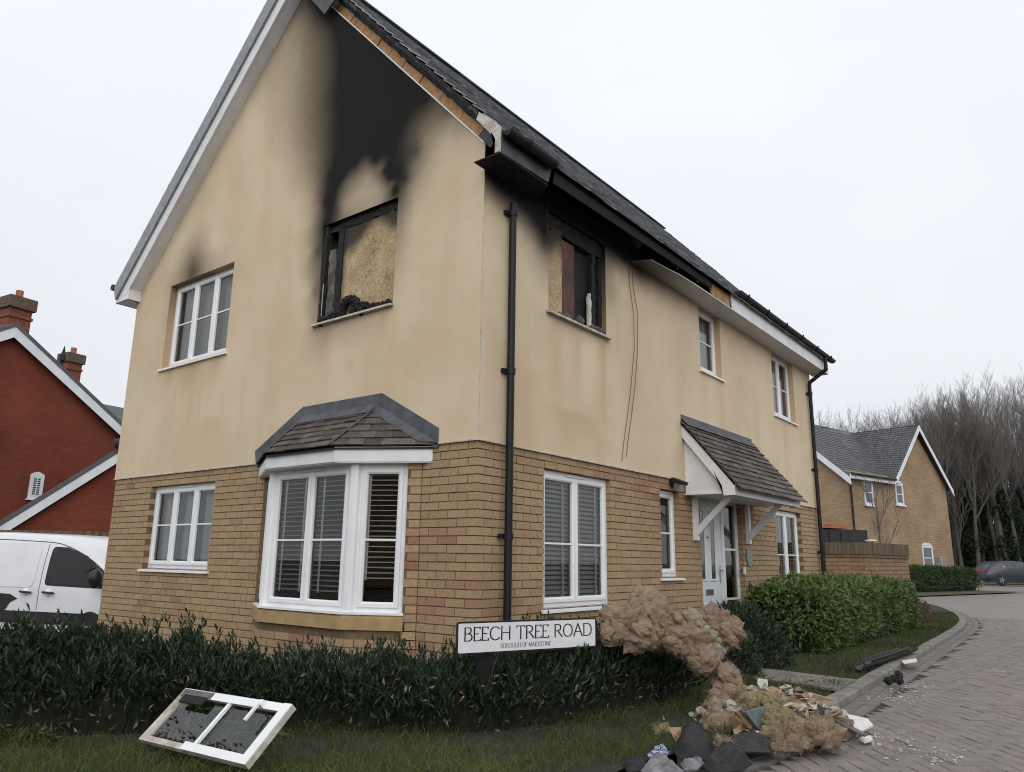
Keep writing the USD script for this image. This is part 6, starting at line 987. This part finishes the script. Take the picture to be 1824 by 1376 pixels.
ze_ = z_ap - slope * RWd; wl_ = MB(); wl_.prism([RP(-RWd, GL0), RP(RWd, GL0), RP(RWd, ze_ - .3), RP(0, z_ap - .35), RP(-RWd, ze_ - .3)], re2 * 9); wl_.build('wall', 'red_brick', rh)
rf_ = MB()
for s in (1, -1):
    a, b = RP(0, z_ap, -.28), RP(s * (RWd + .3), z_ap - slope * (RWd + .3), -.28); rf_.prism([a, b, b + re2 * 9.5, a + re2 * 9.5], (0, 0, -.14))
rr_ = rf_.build('roof', 'far_slate', rh)
for s in (1, -1): m = MB(); m.prism([RP(0, z_ap - .13, -.26), RP(s * (RWd + .25), z_ap - .13 - slope * (RWd + .25), -.26), RP(s * (RWd + .25), z_ap - .47 - slope * (RWd + .25), -.26), RP(0, z_ap - .50, -.26)], re2 * .03); m.build('bargeboard', 'white_verge', rh)
def chimney(px_l, px_r, py_t, py_b, d, name, lab_parent, dd=2.0):
    o1, o2 = DE(px_l, py_t, d), DE(px_r, py_t, d); w_ = np.linalg.norm(o2 - o1) * .78; zt_ = o1[2]; zb_ = DE(px_l, py_b, d)[2] - 1.2; c = (o1 + o2) / 2; m = MB(); m.obox(A([*(c - re1 * w_ / 2)[:2], zb_]), re1 * w_, re2 * w_ * 1.1, Z3 * (zt_ - zb_ - .42)); m.obox(A([*(c - re1 * w_ * .55)[:2], zt_ - .75]) - re2 * .05, re1 * w_ * 1.1, re2 * w_ * 1.2, Z3 * .09); ch = m.build('chimney', 'chimney_brick', lab_parent); m = MB(); m.obox(A([*(c - re1 * w_ * .62)[:2], zt_ - .42]) - re2 * .1, re1 * w_ * 1.24, re2 * w_ * 1.34, Z3 * .40); m.build('chimney_cap', 'chimney_cap', ch); m = MB(); m.tube([A([*(c + re2 * w_ * .4)[:2], zt_ - .02]), A([*(c + re2 * w_ * .4)[:2], zt_ + .28])], .12, 10); m.build('chimney_pot', 'chimney_pot', ch); return ch
chimney(18, 66, 530, 585, RD + .8, 'a', rh)
# window of the red house
(x0, z0), (x1, z1) = hit(45, 888, RO, re1), hit(80, 842, RO, re1); x0, x1 = min(x0, x1) + .05, max(x0, x1); m = MB(); arch = [(x0, z0), (x1, z0), (x1, z1 - .1), (x1 - .1, z1 - .04), ((x0 + x1) / 2, z1), (x0 + .1, z1 - .04), (x0, z1 - .1)]; m.prism([RP(x, z, -.03) for x, z in arch], re2 * .06); wn = m.build('window', 'white_verge', rh); MB().obox(RP(x0 + .12, z0 + .14, -.035), re1 * (x1 - x0 - .24), re2 * .003, Z3 * (z1 - z0 - .36)).build('pane', 'car_glass', wn); MB().obox(RP((x0 + x1) / 2 - .015, z0 + .14, -.045), re1 * .03, re2 * .008, Z3 * (z1 - z0 - .36)).build('glazing_bar', 'white_verge', wn); MB().obox(RP(x0 + .12, (z0 + z1) / 2 - .06, -.045), re1 * (x1 - x0 - .24), re2 * .008, Z3 * .03).build('glazing_bar', 'white_verge', wn)
for z in np.arange(z0 + .18, z1 - .26, .07): MB().obox(RP(x0 + .13, z, -.039), re1 * (x1 - x0 - .26), re2 * .003, Z3 * .028).build('slat', 'blind', wn)
MB().obox(RP(x0 - .05, z0 - .05, -.08), re1 * (x1 - x0 + .1), re2 * .1, Z3 * .05).build('sill', 'white_verge', wn)
(xa, za) = hit(0, 765, RO, re1); ep = MB(); ep.obox(RP(xa - 1.4, za - .15, -.7), re1 * 1.0, re2 * .7, Z3 * .4); ep.build('eaves_return', 'white_verge', rh)
# lean-to gable in front
L1, L2 = e1e2(math.radians(4)); lo_ = DE(100, 900, 21.5); LO0 = A([lo_[0], lo_[1], 0]); (xa, za), (xb, zb_) = hit(-40, 962, LO0, L1), hit(212, 806, LO0, L1); lt_ = thing('red_outbuilding', 'low red brick garage with a sloping white bargeboard in front of the red house', 'garage', LO0 + Z3 * GL0); Q = lambda x, z, d=0.0: LO0 + L1 * x + L2 * d + Z3 * z
sl_l = (zb_ - za) / (xb - xa); xm = xb + 1.2; zm = zb_ + sl_l * 1.2; wl_ = MB(); wl_.prism([Q(xa - 1, GL0), Q(2 * xm - xa, GL0), Q(2 * xm - xa, za - .3), Q(xm, zm - .3), Q(xa - 1, za - .3 - sl_l)], L2 * 5); wl_.build('wall', 'red_brick', lt_); m = MB()
for s in (1, -1): a, b = Q(xm, zm, -.2), Q(xm + s * (xa - 1.2 - xm), zm - sl_l * abs(xa - 1.2 - xm), -.2); m.prism([a, b, b + L2 * 5.4, a + L2 * 5.4], (0, 0, .16))
m.build('roof', 'far_slate', lt_)
for s in (1, -1): m = MB(); a, b = Q(xm, zm - .01, -.18), Q(xm + s * (xa - 1.2 - xm), zm - .01 - sl_l * abs(xa - 1.2 - xm), -.18); m.prism([a, b, b - Z3 * .30, a - Z3 * .30], L2 * .03); m.build('bargeboard', 'white_verge', lt_)
fl = MB(); fl.tube([Q(*hit(200, 792, LO0, L1), -.3), Q(*hit(216, 792, LO0, L1), -.3)], .14, 10); fl.build('flue_cowl', 'shed_felt', lt_)
# second red house behind: chimney and roof ridge with a finial
h2 = DE(150, 640, 34); H2 = A([h2[0], h2[1], 0]); th2 = thing('red_house', 'further red brick house whose chimney and finial rise behind the bargeboard', 'house', H2 + Z3 * GL0); zr2 = DE(140, 690, 34)[2]; m = MB(); m.obox(H2 - re1 * 3 + Z3 * GL0, re1 * 7, re2 * 6, Z3 * (zr2 - 2.4 - GL0)); m.build('wall', 'red_brick', th2); m = MB(); m.prism([H2 - re1 * 3.2 - re2 * .3 + Z3 * (zr2 - 2.5), H2 - re1 * 3.2 + re2 * 3 + Z3 * zr2, H2 - re1 * 3.2 + re2 * 6.3 + Z3 * (zr2 - 2.5)], re1 * 7.4); m.build('roof', 'far_slate', th2); chimney(120, 153, 630, 670, 33, 'b', th2)
fi = DE(113, 632, 31); m = MB(); m.tube([fi - Z3 * 1.0, fi - Z3 * .35, fi - Z3 * .25, fi - Z3 * .05, fi + Z3 * .1, fi + Z3 * .38], [.07, .05, .12, .12, .07, .005], 8); m.build('finial', 'black_plastic', th2)
def brick_wall_run(name, label, runs, zt_, z0_, mat, cap='cap_brick', cap_h=.215, individually=True, over=.03):
    """a garden wall of laid bricks with a soldier course on top; runs: ((x0, y0), (x1, y1)) seen face on the right-hand side."""
    th = thing(name, label, 'wall', (*runs[0][0], z0_)); bk = MB(); rest = MB(); cnt = 0
    for (a, b) in runs:
        a3, b3 = A([*a, 0.]), A([*b, 0.]); u = unit(b3 - a3); n_ = A([u[1], -u[0], 0]); n_ = n_ if n_ @ (CAM - a3) > 0 else -n_; ln = np.linalg.norm(b3 - a3); bk.obox(a3 - n_ * .21 + Z3 * z0_, u * ln, n_ * .202, Z3 * (zt_ - z0_ - .01)); k = 0; z = zt_ - cap_h - .075 - .06
        s = 0.0
        while s < ln - .02: e = min(s + .071, ln); MB().obox(a3 + u * s + n_ * (over + rng.normal(0, .002)) + Z3 * (zt_ - cap_h), u * (e - s), -n_ * (.215 + 2 * over), Z3 * (cap_h + rng.normal(0, .003)), rng.random()).build('cap_brick', cap, th); s += .075
        bk.obox(a3 + n_ * (over - .01) + Z3 * (zt_ - cap_h - .055), u * ln, -n_ * .2, Z3 * .045)
        while z > z0_:
            s = -.1125 if k % 2 else 0.0
            while s < ln - .02:
                p, e = max(s, 0), min(s + .215, ln)
                if e - p > .02:
                    m = MB() if z > z0_ + .55 and individually else rest; m.obox(a3 + u * p + n_ * rng.normal(0, .0015) + Z3 * (z + .005), u * (e - p), -n_ * .1, Z3 * .065, rng.random())
                    if m is not rest: m.build('brick', mat, th)
                s += .225
            z -= .075; k += 1
    bk.build('joints', 'mortar', th); rest.build('brickwork', mat, th, kind='stuff') if rest.v else None; return th
gw0, gw1 = DE(-10, 955, 15.6), DE(230, 955, 16.2); brick_wall_run('garden_wall', 'brown brick garden wall with a soldier course behind the white van', [((gw0[0] + .0, gw0[1]), (gw1[0], gw1[1]))], float(DE(170, 947, 15.9)[2]), GL0, 'garden_brick', individually=True)
# ------------------------------------------------------------------ right: garden wall, store, small tree, tan house, car, wood
w1 = on(1553, 970, 1, 10.35); w2 = DE(1616, 978, 15.4); brick_wall_run('garden_wall', 'tan brick garden wall with a dark soldier course beyond the far downpipe', [((.03, 9.95), (w1[0], 10.35)), ((w1[0], 10.35), (w2[0], w2[1]))], float(on(1553, 967, 1, 10.35)[2]), 0.0, 'garden_brick')
s0_, s1_ = DE(1462, 948, 17.0), DE(1545, 952, 17.4); su2 = unit((s1_ - s0_) * A([1, 1, 0])); sn2 = A([-su2[1], su2[0], 0]); sw_ = np.linalg.norm((s1_ - s0_)[:2]); sz_ = float(DE(1500, 937, 17.2)[2]); st_ = thing('garden_store', 'dark felted store roof with a terracotta edge behind the garden wall', 'shed', (s0_[0], s0_[1], 0)); S0 = A([s0_[0], s0_[1], 0]) - su2 * .6; m = MB(); m.obox(S0, su2 * (sw_ + .6), sn2 * 1.5, Z3 * (sz_ - .08)); m.build('wall', 'shed_felt', st_); m = MB(); m.obox(S0 - sn2 * .04 + Z3 * (sz_ - .06), su2 * (sw_ + .05), sn2 * 1.6, Z3 * .08); m.build('ridge_tiles', 'terracotta', st_); m = MB()
for t in (.3, 1.0, 1.4): m.obox(S0 - sn2 * .012 + su2 * (t * sw_ * .62) + Z3 * .5, su2 * .02, sn2 * .02, Z3 * (sz_ - .65))
m.build('batten', 'black_plastic', st_); wb_ = DE(1552, 964, 15.0); m = MB(); lump(m, wb_, .06, 1, 2, .3, 2, (2.0, 1.2, .5)); m.build('white_bag', 'white_scrap', label='white crumpled bag on top of the garden wall beside the store', cat='bag', base=wb_)
# tan house: L plan, cross gable to the road
K = DE(1508, 842, 32.0) * A([1, 1, 0]); fe1 = unit(DE(1683, 868, 37.2) * A([1, 1, 0]) - K); fe2 = A([-fe1[1], fe1[0], 0]); FE = 4.92; fl_, fa_ = 8.95, 3.72; fh = thing('tan_house', 'tan brick house with a grey L-shaped roof and a steep front gable', 'house', K); T = lambda a, d, z: K + fe1 * a + fe2 * d + Z3 * z
fm = (fa_ + fl_) / 2; zg = 7.62; dpt = 6.6; zmn = FE + 2.85
m = MB(); m.prism([T(0, 0, 0), T(0, dpt, 0), T(0, dpt, FE), T(0, dpt / 2, zmn - .25), T(0, 0, FE)], fe1 * (fl_ - .01)); m.prism([T(fa_, -.004, 0), T(fl_, -.004, 0), T(fl_, -.004, FE), T(fm, -.004, zg - .3), T(fa_, -.004, FE)], fe2 * 3.2); m.build('wall', 'tan_brick', fh)
rmain = MB(); gauge = .24
def courses(mb, a, b, ta, tb, nrow, cols):
    """roof plane as overlapping courses of slates."""
    a, b, ta, tb = map(lambda q: A(q, float), (a, b, ta, tb)); nn = unit(np.cross(b - a, ta - a)); nn = nn if nn[2] > 0 else -nn
    for r in range(nrow):
        p, q, p2, q2 = (a + (ta - a) * (r / nrow), b + (tb - b) * (r / nrow), a + (ta - a) * ((r + 1.15) / nrow), b + (tb - b) * ((r + 1.15) / nrow))
        for c in range(cols):
            t0, t1 = c / cols, (c + .93) / cols; mb.quad(p + (q - p) * t0 + nn * .02, p + (q - p) * t1 + nn * .02, p2 + (q2 - p2) * t1, p2 + (q2 - p2) * t0, rng.random()); mb.quad(p + (q - p) * t0, p + (q - p) * t1, p + (q - p) * t1 + nn * .02, p + (q - p) * t0 + nn * .02, .0)
    mb.add([a - Z3 * .03, b - Z3 * .03, tb - Z3 * .03, ta - Z3 * .03], [[0, 1, 2, 3]], 0)
drm = dpt / 2; zeav = FE - .02; tz = lambda d: zeav + (zmn - zeav) * d / drm; dv = drm * (zg - zeav) / (zmn - zeav)     # depth where the cross ridge meets the main slope
courses(rmain, T(-.25, -.28, tz(-.28)), T(fa_, -.28, tz(-.28)), T(-.25, drm, zmn), T(fa_ + .0, drm, zmn), 26, 30); courses(rmain, T(fa_, -.0, tz(0)), T(fa_ + .01, -.0, tz(0)), T(fa_, dv, tz(dv)), T(fm, dv, tz(dv)), 14, 12); rmain.prism([T(fm, dv, tz(dv)), T(fl_ + .2, 0, zeav), T(fl_ + .2, drm, zmn), T(fa_, drm, zmn)], (0, 0, -.05), .4); rmain.prism([T(-.25, drm, zmn), T(fl_ + .2, drm, zmn), T(fl_ + .2, dpt + .25, tz(-.25)), T(-.25, dpt + .25, tz(-.25))], (0, 0, -.05), .4)
courses(rmain, T(fa_ - .2, -.25, zeav - .16), T(fa_ - .0, .0, zeav), T(fm, -.25, zg), T(fm, dv, zg), 24, 18); courses(rmain, T(fl_ + .22, dv, zeav - .18), T(fl_ + .22, -.25, zeav - .18), T(fm, dv, zg), T(fm, -.25, zg), 15, 12); rmain.build('roof', 'far_slate', fh)
def vbar(a, b, h_, name='bargeboard'): m = MB(); m.prism([a, b, b - Z3 * h_, a - Z3 * h_], -fe2 * .03 if name == 'bargeboard' else -fe1 * .03); m.build(name, 'white_verge', fh)
vbar(T(fa_ - .22, -.24, zeav - .17), T(fm, -.24, zg), .26); vbar(T(fl_ + .24, -.24, zeav - .2), T(fm, -.24, zg), .26); vbar(T(-.24, -.3, tz(-.3)), T(-.24, drm, zmn), .30, 'side_bargeboard'); m = MB(); m.obox(T(-.25, -.30, zeav - .28), fe1 * (fa_ + .05), fe2 * .03, Z3 * .17); m.build('fascia', 'white_verge', fh); m = MB(); m.tube([T(-.2, -.36, zeav - .09), T(fa_ - .3, -.36, zeav - .09)], .055, 8); m.build('gutter', 'black_plastic', fh); m = MB(); m.tube([T(.1, -.08, zeav - .2), T(.1, -.08, .1)], .04, 8); m.build('downpipe', 'black_plastic', fh)
def far_window(pxa, pya, pxb, pyb):
    (xa, za), (xb, zb2) = hit(pxa, pyb, K, fe1), hit(pxb, pya, K, fe1); w_, h_ = xb - xa, zb2 - za; m = MB(); P_ = lambda u, v, n: T(xa + u, -.015 - n, za + v); ring(m, P_, 0, 0, w_, h_, [(0, 0), (0, .03), (.09, .03), (.1, .0)]); wn = m.build('window', 'white_verge', fh); MB().quad(P_(.09, .09, .004), P_(w_ - .09, .09, .004), P_(w_ - .09, h_ - .09, .004), P_(.09, h_ - .09, .004)).build('pane', 'car_glass', wn); MB().obox(P_(.09, h_ / 2 - .02, .005), fe1 * (w_ - .18), -fe2 * .012, Z3 * .04).build('glazing_bar', 'white_verge', wn); MB().obox(P_(-.06, -.07, 0), fe1 * (w_ + .12), -fe2 * .09, Z3 * .07).build('sill', 'white_verge', wn); MB().prism([P_(0, h_ + .01, 0), P_(w_, h_ + .01, 0), P_(w_ * .75, h_ + .13, 0), P_(w_ * .25, h_ + .13, 0)], -fe2 * .03).build('window_head', 'white_verge', wn)
far_window(1540, 857, 1552, 899); far_window(1596, 863, 1606, 899); far_window(1645, 973, 1659, 1016); (xa, za) = hit(1674, 1014, K, fe1); m = MB(); m.obox(T(xa - .28, -.2, za - .2), fe1 * .5, fe2 * .2, Z3 * .75); m.build('meter_box', 'pale_timber', fh)
# blue car
cA, cB = DE(1762, 1042, 46.5), DE(1950, 1041, 46.8); ce = unit((cB - cA) * A([1, 1, 0])); cnn = A([ce[1], -ce[0], 0]); cnn = cnn if cnn @ (CAM - cA) > 0 else -cnn; CO = A([cA[0], cA[1], 0.0]); car = thing('parked_car', 'dark blue hatchback parked at the end of the road by the wood', 'car', CO); CPt = lambda x, z, n: CO + ce * x + Z3 * z + cnn * n
cx_s = np.array([0, .06, .2, .45, .8, 1.3, 2.0, 2.5, 3.0, 3.5, 4.0, 4.35, 4.45]); czt = np.interp(cx_s, [0, .06, .2, .45, .8, 1.3, 2.0, 2.5, 3.2, 3.5, 4.0, 4.45], [.80, .96, 1.05, 1.28, 1.44, 1.49, 1.50, 1.44, 1.05, .98, .90, .70]); czb = np.interp(cx_s, [0, .3, 4.1, 4.45], [.40, .26, .22, .30]); cw_ = np.interp(cx_s, [0, .2, .8, 3.8, 4.45], [.72, .84, .90, .88, .66]); V = []; pf = [(0, 0), (.95, 0), (1, .2), (1, .45), (.97, .62), (.86, .82), (.74, .97), (.6, 1), (0, 1)]
for x, a, b, w_ in zip(cx_s, czt, czb, cw_):
    P_ = [(w_ * p, b + (a - b) * q_) for p, q_ in pf]; V += [CPt(x, q_, -.9 + p) for p, q_ in [(-p, q_) for p, q_ in P_[::-1]] + P_[1:]]
kk = 2 * len(pf) - 1; nS = len(cx_s); m = MB(); m.add(V, [[i * kk + j, (i + 1) * kk + j, (i + 1) * kk + (j + 1) % kk, i * kk + (j + 1) % kk] for i in range(nS - 1) for j in range(kk)] + [[0, j, j + 1, j + 1] for j in range(1, kk - 1)] + [[(nS - 1) * kk, (nS - 1) * kk + j + 1, (nS - 1) * kk + j, (nS - 1) * kk + j] for j in range(1, kk - 1)]); m.build('body', 'car_blue', car, smooth=35)
def cside(name, pts, mat, lift=.012):
    def nn_(x, z): a, b, w_ = np.interp(x, cx_s, czt), np.interp(x, cx_s, czb), np.interp(x, cx_s, cw_); return -.9 + w_ * np.interp((z - b) / (a - b), [q_[1] for q_ in pf[1:8]], [q_[0] for q_ in pf[1:8]]) + lift
    m = MB(); n_ = len(pts); c = np.mean(pts, 0); P_ = [CPt(x, z, nn_(x, z)) for x, z in pts] + [CPt(*c, nn_(*c))]; m.add(P_, [[i, (i + 1) % n_, n_] for i in range(n_)]); return m.build(name, mat, car)
cside('side_window', [(.62, 1.06), (1.2, 1.03), (1.75, 1.02), (1.75, 1.38), (1.2, 1.38), (.85, 1.33)], 'car_glass'); cside('side_window', [(1.85, 1.02), (2.9, 1.02), (2.45, 1.33), (1.85, 1.38)], 'car_glass'); cside('tail_lamp', [(.02, .82), (.5, .84), (.45, .98), (.12, .98)], 'tail_red', .02); m = MB(); m.quad(CPt(-.012, .84, -.2), CPt(-.012, .84, -1.6), CPt(.05, .97, -1.6), CPt(.05, .97, -.2)); m.build('tail_lamp', 'tail_red', car); m = MB(); m.obox(CPt(.15, .24, .002), ce * 4.1, cnn * .012, Z3 * .10); m.build('sill_trim', 'trim_black', car)
for x0 in (.85, 3.55):
    R = np.column_stack([ce, Z3, cnn]); t = trimesh.creation.torus(.255, .085, 24, 10); m = MB(); m.add(t.vertices @ R.T + CPt(x0, .335, -.06), t.faces); w_ = m.build('wheel', 'tyre', car); m = MB()
    for k in range(5): a = k * 2 * math.pi / 5; m.obox(CPt(x0, .335, .0) - (ce * -math.sin(a) + Z3 * math.cos(a)) * .03, (ce * math.cos(a) + Z3 * math.sin(a)) * .2, (ce * -math.sin(a) + Z3 * math.cos(a)) * .06, cnn * .02)
    m.build('rim', 'alloy', w_); m = MB(); c = trimesh.creation.cylinder(.36, .06, sections=24); m.add(c.vertices @ R.T + CPt(x0, .345, -.045), c.faces); m.build('wheel_arch', 'trim_black', car)
# low rail and grass strip in front of the wood
fr0, fr1 = DE(1715, 1024, 49), DE(1768, 1024, 49.5); fence = thing('low_rail', 'low pale timber rail on posts left of the blue car', 'rail', (fr0[0], fr0[1], 0)); fu = unit((fr1 - fr0) * A([1, 1, 0])); m = MB(); m.obox(A([fr0[0], fr0[1], .56]), fu * 3.2, A([-fu[1], fu[0], 0]) * .08, Z3 * .1); m.build('rail', 'pale_timber', fence)
for t in (.1, 1.45): m = MB(); m.obox(A([fr0[0], fr0[1], 0]) + fu * t, fu * .16, A([-fu[1], fu[0], 0]) * .16, Z3 * .68); m.build('post', 'pale_timber', fence)
gs = MB(); gs.add([(1.0, 46, -.02), (16, 60, -.02), (-2, 66, -.02), (-14, 46, -.02)], [[0, 1, 2, 3]]); V = A([DE(1600, 1030, 49), DE(1900, 1030, 52), DE(1900, 1030, 62), DE(1600, 1030, 62)]); V[:, 2] = .01; gs = MB(); gs.add(V, [[0, 1, 2, 3]]); fs_ = GZ(1630, 1046, .0); V = A([T(fl_ + .9, -2.6, .0), T(-3, -2.9, 0), T(-3, -.2, 0), T(fl_ + .9, -.2, 0)]); V[:, 2] = .012; gs.add(V, [[0, 1, 2, 3]]); gs.build('far_verge', 'grass_soil', kind='structure', label='mown grass strips at the far end of the road', cat='grass')
# bare trees
def bare_tree(seed, H, r0, spread, depth, n_main, ivy=0.0, multi=1, lowest=.25, twig=True):
    R = random.Random(seed); g = np.random.default_rng(seed); trunk, twigs, tips = MB(), [], []
    segs = []
    def grow(p, d, ln, r, lvl):
        n_ = max(2, int(ln / (.7 if lvl == 0 else .45))); pts = [p]; dd_ = d
        for _ in range(n_): dd_ = unit(dd_ + g.normal(0, .10 if lvl else .035, 3) + A([0, 0, .05 if lvl else .06])); pts.append(pts[-1] + dd_ * ln / n_)
        rads = np.linspace(r, r * (.30 if lvl == 0 else .35), len(pts))
        if lvl <= 1: trunk.tube(pts, rads, 7 if lvl == 0 else 5, cap=False)
        else: segs.extend((pts[i], pts[i + 1], rads[i], rads[i + 1]) for i in range(n_))
        if lvl >= depth: return
        kids = n_main if lvl == 0 else R.randint(4, 6)
        for k in range(kids):
            t = (lowest + (1 - lowest) * (k + R.random()) / kids) if lvl == 0 else .25 + .75 * (k + R.random() * .8) / kids; i = min(int(t * n_), n_ - 1); q = pts[i] + (pts[i + 1] - pts[i]) * (t * n_ - i); ax = unit(pts[i + 1] - pts[i]); az = R.random() * 6.283; s_ = unit(np.cross(ax, g.normal(size=3))); ang = spread * R.uniform(.6, 1.25) * (1 if lvl else 1.1); nd = unit(ax * math.cos(ang) + s_ * math.sin(ang) + A([0, 0, .18])); grow(q, nd, ln * R.uniform(.34, .55) * (1.1 - .45 * t if lvl == 0 else 1), max(rads[i] * .55, .006), lvl + 1)
    for k in range(multi): grow(A([0, 0, -.1]) + (g.normal(0, .15, 3) * A([1, 1, 0]) if multi > 1 else 0), unit(A([g.normal(0, .10), g.normal(0, .10), 1])), H * R.uniform(.85, 1), r0, 0)
    S = segs; fine = MB()
    if S:
        a, b = A([s[0] for s in S]), A([s[1] for s in S]); ra, rb = A([s[2] for s in S]), A([s[3] for s in S]); d = b - a; d /= np.linalg.norm(d, axis=1)[:, None]; u_ = np.cross(d, g.normal(size=d.shape)); u_ /= np.linalg.norm(u_, axis=1)[:, None]; v_ = np.cross(d, u_); k = len(S); V = []
        for P_, r_ in ((a, ra), (b, rb)):
            for t in (0, 2.0944, 4.18879): V.append(P_ + (u_ * math.cos(t) + v_ * math.sin(t)) * r_[:, None])
        V = np.stack(V, 1).reshape(-1, 3); o = (np.arange(k) * 6)[:, None]; fine.add(V, np.concatenate([np.hstack([o + i, o + j, o + 3 + j]) for i, j in ((0, 1), (1, 2), (2, 0))] + [np.hstack([o + i, o + 3 + j, o + 3 + i]) for i, j in ((0, 1), (1, 2), (2, 0))]))
    return trunk, fine
def tree_thing(label, pos, seed, group, **kw):
    th = thing('bare_tree', label, 'tree', pos, group=group); ivy = kw.pop('ivy', 0); tr, fi = bare_tree(seed, **kw)
    for m in (tr, fi): m.v = [v + A(pos) for v in m.v]
    tr.build('trunk', 'bark', th); fi.build('crown', 'fine_twigs', th, kind='stuff')
    if ivy:
        m = MB(); k = 2600; z = rng.random(k) ** .8 * ivy; a = rng.random(k) * 6.283; rr_ = (.22 + .35 * rng.random(k)) * (1 + .5 * np.sin(z * 2.1 + seed)); leaves(m, A(pos) + np.column_stack([rr_ * np.cos(a), rr_ * np.sin(a), z]), rng.normal(size=(k, 3)) + A([0, 0, -.2]), .22, .16, rng.random(k)); m.build('ivy', 'ivy_leaf', th, kind='stuff')
    return th
WOODG = 'bare trees of the wood behind the tan house'; WLAB = 'bare winter tree in the wood beyond the tan house'; WLABI = 'ivy-clad bare tree in the wood beyond the tan house'; WG2 = 'ivy-clad trees of the wood behind the tan house'
def wood_pos(px_, d): p = DE(px_, 1000, d); return A([p[0], p[1], 0.0])
protos = [tree_thing(WLAB, wood_pos(1700, 60), 11, WOODG, H=12.0, r0=.17, spread=.50, depth=4, n_main=15), tree_thing(WLAB, wood_pos(1782, 60), 12, WOODG, H=12.8, r0=.18, spread=.45, depth=4, n_main=16, lowest=.35), tree_thing(WLAB, wood_pos(1480, 62), 13, WOODG, H=10.5, r0=.13, spread=.55, depth=4, n_main=15, lowest=.3), tree_thing(WLABI, wood_pos(1742, 58), 14, WG2, H=11.5, r0=.18, spread=.5, depth=4, n_main=13, ivy=8, lowest=.45), tree_thing(WLABI, wood_pos(1800, 57), 15, WG2, H=12.4, r0=.2, spread=.45, depth=4, n_main=14, ivy=7, lowest=.45)]
rw = random.Random(3); spots = []
for row, (d, stp) in enumerate(((58, 30), (63, 23), (69, 21), (76, 22))):
    x = 1440 + row * 9
    while x < 1985: spots.append((x + rw.uniform(-8, 8), d + rw.uniform(-1.5, 1.5))); x += stp * rw.uniform(.8, 1.2)
for x, d in spots:
    k = rw.choice([0, 1, 2, 3, 4, 0, 1]) if x > 1640 else rw.choice([0, 2, 2, 1]); hs = float(np.interp(x, [1440, 1520, 1600, 1680, 1760, 1830, 2000], [.86, .84, .86, .93, 1.0, 1.0, 1.0])) * rw.uniform(.90, 1.05) * d / 60
    copy_of(protos[k], 'bare_tree', wood_pos(x, d), rw.uniform(0, 360), hs, WLAB if k < 3 else WLABI, 'tree', WOODG if k < 3 else WG2)
# undergrowth: one tangled mass
ug = MB(); k = 26000; xx = rng.uniform(1470, 2000, k); dd_ = rng.uniform(60, 80, k); zz_ = rng.random(k) ** 1.5 * (3.2 + 2.4 * meshkit.fbm(np.column_stack([xx * .03, dd_ * .1, xx * 0]), 3, 4)); B = np.column_stack([(CAM + FW * 0 + np.stack([ray(float(a), 1000.0) for a in xx]) * dd_[:, None])[:, :2], zz_]); leaves(ug, B, rng.normal(size=(k, 3)), rng.uniform(.18, .42, k), rng.uniform(.12, .26, k), rng.random(k)); ug.build('undergrowth', 'ivy_leaf', kind='stuff', label='dark tangled undergrowth at the foot of the wood', cat='undergrowth')
th = tree_thing('young bare tree standing alone behind the garden wall before the tan house', wood_pos(1571, 21.0), 21, None, H=3.5, r0=.028, spread=.42, depth=3, n_main=10, multi=1, lowest=.3)

for k, (lab, c, e1_, w_, h_, mat_) in enumerate((('red brick house across the road, only seen mirrored in the bay and left windows', (-9, -21, 0), (1, 0, 0), 5.2, 5.0, 'red_brick'), ('tan brick house across the road, only seen mirrored in the bay window', (4.5, -23, 0), (1, .12, 0), 4.6, 5.0, 'tan_brick'), ('red brick house across the side road, only seen mirrored in the two-light window', (24, 2, 0), (.1, 1, 0), 5.5, 5.0, 'red_brick'), ('tan brick house beyond the side road, only seen mirrored in the porch windows', (25, 17, 0), (0, 1, 0), 5.2, 5.0, 'tan_brick'))):
    c = A(c, float); u = unit(e1_); d = A([-u[1], u[0], 0]); d = d if d @ (c - A([0, 3, 0])) > 0 else -d; th = thing('opposite_house', lab, 'house', c); m = MB(); m.prism([c - u * w_, c + u * w_, c + u * w_ + Z3 * h_, c + Z3 * (h_ + w_ * .85), c - u * w_ + Z3 * h_], d * 8); m.build('wall', mat_, th); m = MB()
    for s in (1, -1): m.prism([c + Z3 * (h_ + w_ * .85 + .15) - d * .3, c + u * s * (w_ + .3) + Z3 * (h_ - .1) - d * .3, c + u * s * (w_ + .3) + Z3 * (h_ - .1) + d * 8.3, c + Z3 * (h_ + w_ * .85 + .15) + d * 8.3], (0, 0, .12))
    m.build('roof', 'far_slate', th)
    for s in (1, -1): m = MB(); m.prism([c + Z3 * (h_ + w_ * .85 + .1) - d * .32, c + u * s * (w_ + .28) + Z3 * (h_ - .12) - d * .32, c + u * s * (w_ + .28) + Z3 * (h_ - .42) - d * .32, c + Z3 * (h_ + w_ * .85 - .2) - d * .32], -d * .03); m.build('bargeboard', 'white_verge', th)
    for uu, zz_ in ((-2.6, 1.0), (1.4, 1.0), (-2.4, 3.5), (1.4, 3.5)): m = MB(); m.obox(c + u * uu + Z3 * zz_ - d * .03, u * 1.3, d * .06, Z3 * 1.2); wn = m.build('window', 'white_verge', th); MB().obox(c + u * (uu + .1) + Z3 * (zz_ + .1) - d * .045, u * 1.1, d * .01, Z3 * 1.0).build('pane', 'car_glass', wn)
